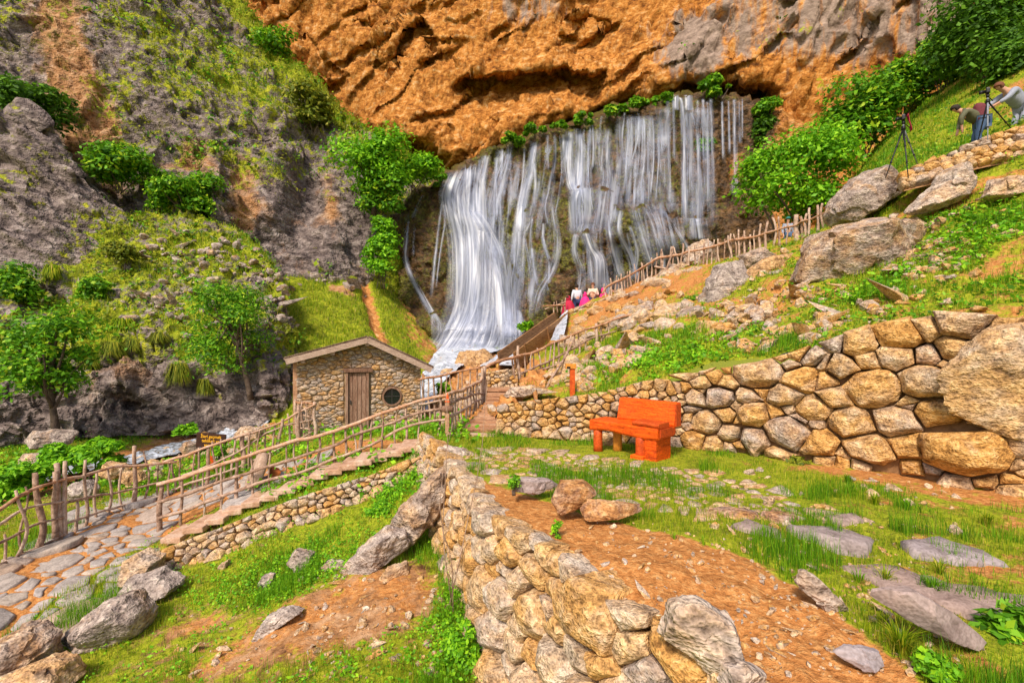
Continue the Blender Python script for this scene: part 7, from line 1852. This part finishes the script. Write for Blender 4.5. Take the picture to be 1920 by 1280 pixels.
    if pack:
        c = (np.array(q['ch']) * 0.6 + np.array(q['nk']) * 0.4) + np.array([0, -0.24, -0.06]) * s
        n = np.array([(1, 0, 0), (-1, 0, 0), (0, 1, 0), (0, -1, 0), (0, 0, 1), (0, 0, -1), (0, -0.7, 0.7)]); v, f = hull_stone(n, np.array([0.17, 0.17, 0.12, 0.12, 0.25, 0.25, 0.22]) * s, 10, 3, 3, 0.02, 2)
        mesh_obj('backpack', v + c, f, M[pack], root, True)
    if poncho:
        V, Fc2 = [], []; m = 28
        for i, (z, r) in enumerate(((1.52, 0.10), (1.44, 0.20), (1.25, 0.30), (1.0, 0.37), (0.72, 0.43))):
            for j in range(m):
                a = 6.2832 * j / m; rr = r * (1 + 0.06 * math.sin(5 * a + i) * (i > 1)); V.append((rr * math.cos(a) * s, rr * 0.8 * math.sin(a) * s, z * s))
        for i in range(4):
            for j in range(m): Fc2.append((i * m + j, i * m + (j + 1) % m, (i + 1) * m + (j + 1) % m, (i + 1) * m + j))
        mesh_obj('poncho', V, Fc2, M[poncho], root, True)
        mesh_obj('hood', U[:, :] * np.array([0.125, 0.13, 0.15]) * s + hd + np.array([0, -0.03, 0.03]) * s, ico(3)[1], M[poncho], root, True)
    return root
for nm, c in (('skin', (0.55, 0.30, 0.20)), ('pink', (0.80, 0.03, 0.22)), ('crimson', (0.42, 0.015, 0.05)), ('white_cloth', (0.62, 0.64, 0.72)), ('cream_cloth', (0.66, 0.52, 0.42)), ('navy', (0.03, 0.045, 0.12)), ('jeans', (0.07, 0.12, 0.22)), ('grey_cloth', (0.30, 0.32, 0.40)), ('dull_cloth', (0.12, 0.12, 0.07)), ('wine', (0.14, 0.03, 0.04)), ('dark_hair', (0.03, 0.02, 0.015)), ('teal_cloth', (0.03, 0.20, 0.19)), ('black_plastic', (0.012, 0.012, 0.014)), ('grey_metal', (0.22, 0.24, 0.28)), ('auburn', (0.16, 0.06, 0.03))):
    M[nm] = mk_plain(nm, c, 0.8 if 'plastic' not in nm else 0.4, 0.3, 0.15, 25, 0.1)
fp = lambda x, y, d: Vector(P(x, y, d))
def stand(x, top_py, d, height): return P(x, top_py, d) - Vector((0, 0, height))
person('person in a white-blue top standing before the lower fall', stand(1082, 534, 24.2, 1.72), 0.3, {}, 'white_cloth', 'navy', 'dark_hair', 1.72)
person('person in a cream top behind the rubble wall among pink raincoats', stand(1112, 531, 24.0, 1.75), 2.8, {'wl': (-0.10, 0.28, 1.20), 'wr': (0.10, 0.28, 1.20)}, 'cream_cloth', 'navy', 'auburn', 1.75)
person('person in a bright pink poncho at the lower end of the ridge fence', stand(1132, 541, 23.8, 1.6), 1.2, {}, 'pink', 'navy', 'dark_hair', 1.6, poncho='pink')
person('person in a pink poncho between the white and cream tops', stand(1097, 549, 23.9, 1.5), 2.0, {}, 'pink', 'navy', 'dark_hair', 1.5, poncho='pink')
person('person in a dark crimson coat at left of the group by the falls', stand(1066, 556, 23.8, 1.55), 2.6, {}, 'crimson', 'navy', 'dark_hair', 1.55, poncho='crimson')
person('person in a pink jacket beside the ridge fence stakes', stand(1152, 540, 23.4, 1.55), 1.6, {}, 'crimson', 'navy', 'dark_hair', 1.55)
person('person with a teal cap half hidden behind the tall stake fence', stand(1477, 410, 17.2, 1.2), 2.9, {}, 'grey_cloth', 'jeans', 'auburn', 1.2, hat='teal_cloth')
# photographers at the right edge
person('photographer with a wine-red backpack bending beside the right tripod', P(1832, 288, 11.9), 1.1, {'pel': (0, -0.10, 0.86), 'ch': (0, 0.12, 1.08), 'nk': (0, 0.32, 1.22), 'hd': (0, 0.42, 1.29), 'sl': (-0.19, 0.26, 1.17), 'sr': (0.19, 0.26, 1.17), 'el': (-0.24, 0.40, 0.95), 'er': (0.22, 0.30, 0.92), 'wl': (-0.16, 0.36, 0.72), 'wr': (0.16, 0.36, 0.72), 'hl': (-0.10, -0.10, 0.82), 'hr': (0.10, -0.10, 0.82)}, 'dull_cloth', 'jeans', 'dark_hair', 1.55, pack='wine')
person('photographer in a grey shirt reaching towards the right tripod', P(1912, 262, 12.0), 1.5, {'pel': (0, -0.12, 0.84), 'ch': (0, 0.12, 1.10), 'nk': (0, 0.34, 1.26), 'hd': (0, 0.46, 1.34), 'sl': (-0.19, 0.28, 1.20), 'sr': (0.19, 0.28, 1.20), 'el': (-0.22, 0.46, 0.98), 'er': (0.22, 0.50, 1.02), 'wl': (-0.12, 0.66, 0.86), 'wr': (0.12, 0.70, 0.90), 'hl': (-0.10, -0.12, 0.80), 'hr': (0.10, -0.12, 0.80)}, 'grey_cloth', 'grey_cloth', 'auburn', 1.68)
def tripod(label, apex, feet, cam_px, cloth, seed):
    ap = np.array(P(*apex)); root = thing('camera_tripod', label, 'tripod', tuple((ap + np.array([0, 0, -1.3]))))
    for i, ft in enumerate(feet):
        e = np.array(P(*ft)); a = ap + (e - ap) * 0.03
        leg = part('leg', tube([a, a + (e - a) * 0.35, a + (e - a) * 0.36, a + (e - a) * 0.68, a + (e - a) * 0.69, e], [0.017, 0.017, 0.014, 0.014, 0.011, 0.010], 10, 1, 0.0), M['grey_metal' if i == 2 else 'black_plastic'], root, True)
        for t_ in (0.35, 0.68):
            c = a + (e - a) * t_; v, f = tube([c - (e - a) * 0.014, c + (e - a) * 0.014], [0.022, 0.022], 10, 2, 0.0); mesh_obj('leg_lock', local(root, v), f, M['black_plastic'], leg, True)
    part('centre_column', tube([ap + Zv * -0.28, ap + Zv * 0.10], [0.016, 0.016], 10, 1, 0), M['grey_metal'], root, True)
    part('collar', tube([ap + Zv * -0.05, ap + Zv * 0.04], [0.045, 0.04], 12, 1, 0), M['black_plastic'], root, True)
    part('ball_head', tube([ap + Zv * 0.09, ap + Zv * 0.12, ap + Zv * 0.17], [0.03, 0.035, 0.028], 12, 1, 0), M['black_plastic'], root, True)
    part('pan_handle', tube([ap + Zv * 0.12, ap + np.array([0.10, 0.05, 0.10]), ap + np.array([0.22, 0.1, 0.06])], [0.01, 0.009, 0.013], 8, 1, 0), M['black_plastic'], root, True)
    c = ap + Zv * 0.235; ax = unit(np.array([[-0.80, 0.58, 0.0]]))[0]; sd = np.cross(ax, Zv)
    cm = thing('camera', label.split(' tripod')[0].replace('black', 'black camera on the') + ' tripod' if False else ('dslr camera on the ' + ('left' if cloth else 'right') + ' tripod'), 'camera', tuple(c))
    bd = part('body', box(c, sd, ax, Zv, 0.075, 0.035, 0.052, 0.012), M['black_plastic'], cm)
    part('prism_hump', box(c + Zv * 0.064, sd, ax, Zv, 0.03, 0.028, 0.02, 0.01), M['black_plastic'], cm)
    part('lens', tube([c + ax * 0.03, c + ax * 0.08, c + ax * 0.081, c + ax * 0.15], [0.036, 0.036, 0.041, 0.041], 16, 1, 0), M['black_plastic'], cm, True)
    if cloth:
        V, Fc = [], []
        for i in range(9):
            for k in range(5): V.append(c + sd * (-0.05 + 0.03 * k) * (1 + 0.06 * i) + ax * -0.05 + np.array([0.012 * i + 0.02 * math.sin(i + k), -0.04 + 0.014 * math.sin(2 * k + i), 0.06 - 0.048 * i]))
        o = mesh_obj('camera_strap', np.array(V) - np.array(c), grid_faces(9, 5), M['crimson'], None, True, None, 'wide dark red strap hanging from the left tripod camera', 'strap'); o.location = c
        so = o.modifiers.new('thick', 'SOLIDIFY'); so.thickness = 0.008
tripod('black tripod standing on the slope behind the angular boulder', (1694, 240, 11.4), [(1660, 334, 11.3), (1703, 334, 11.0), (1722, 312, 11.9)], None, True, 1)
tripod('black tripod at the low wall beside the photographers', (1852, 190, 11.3), [(1832, 272, 11.5), (1900, 246, 11.7), (1852, 262, 10.9)], None, False, 2)
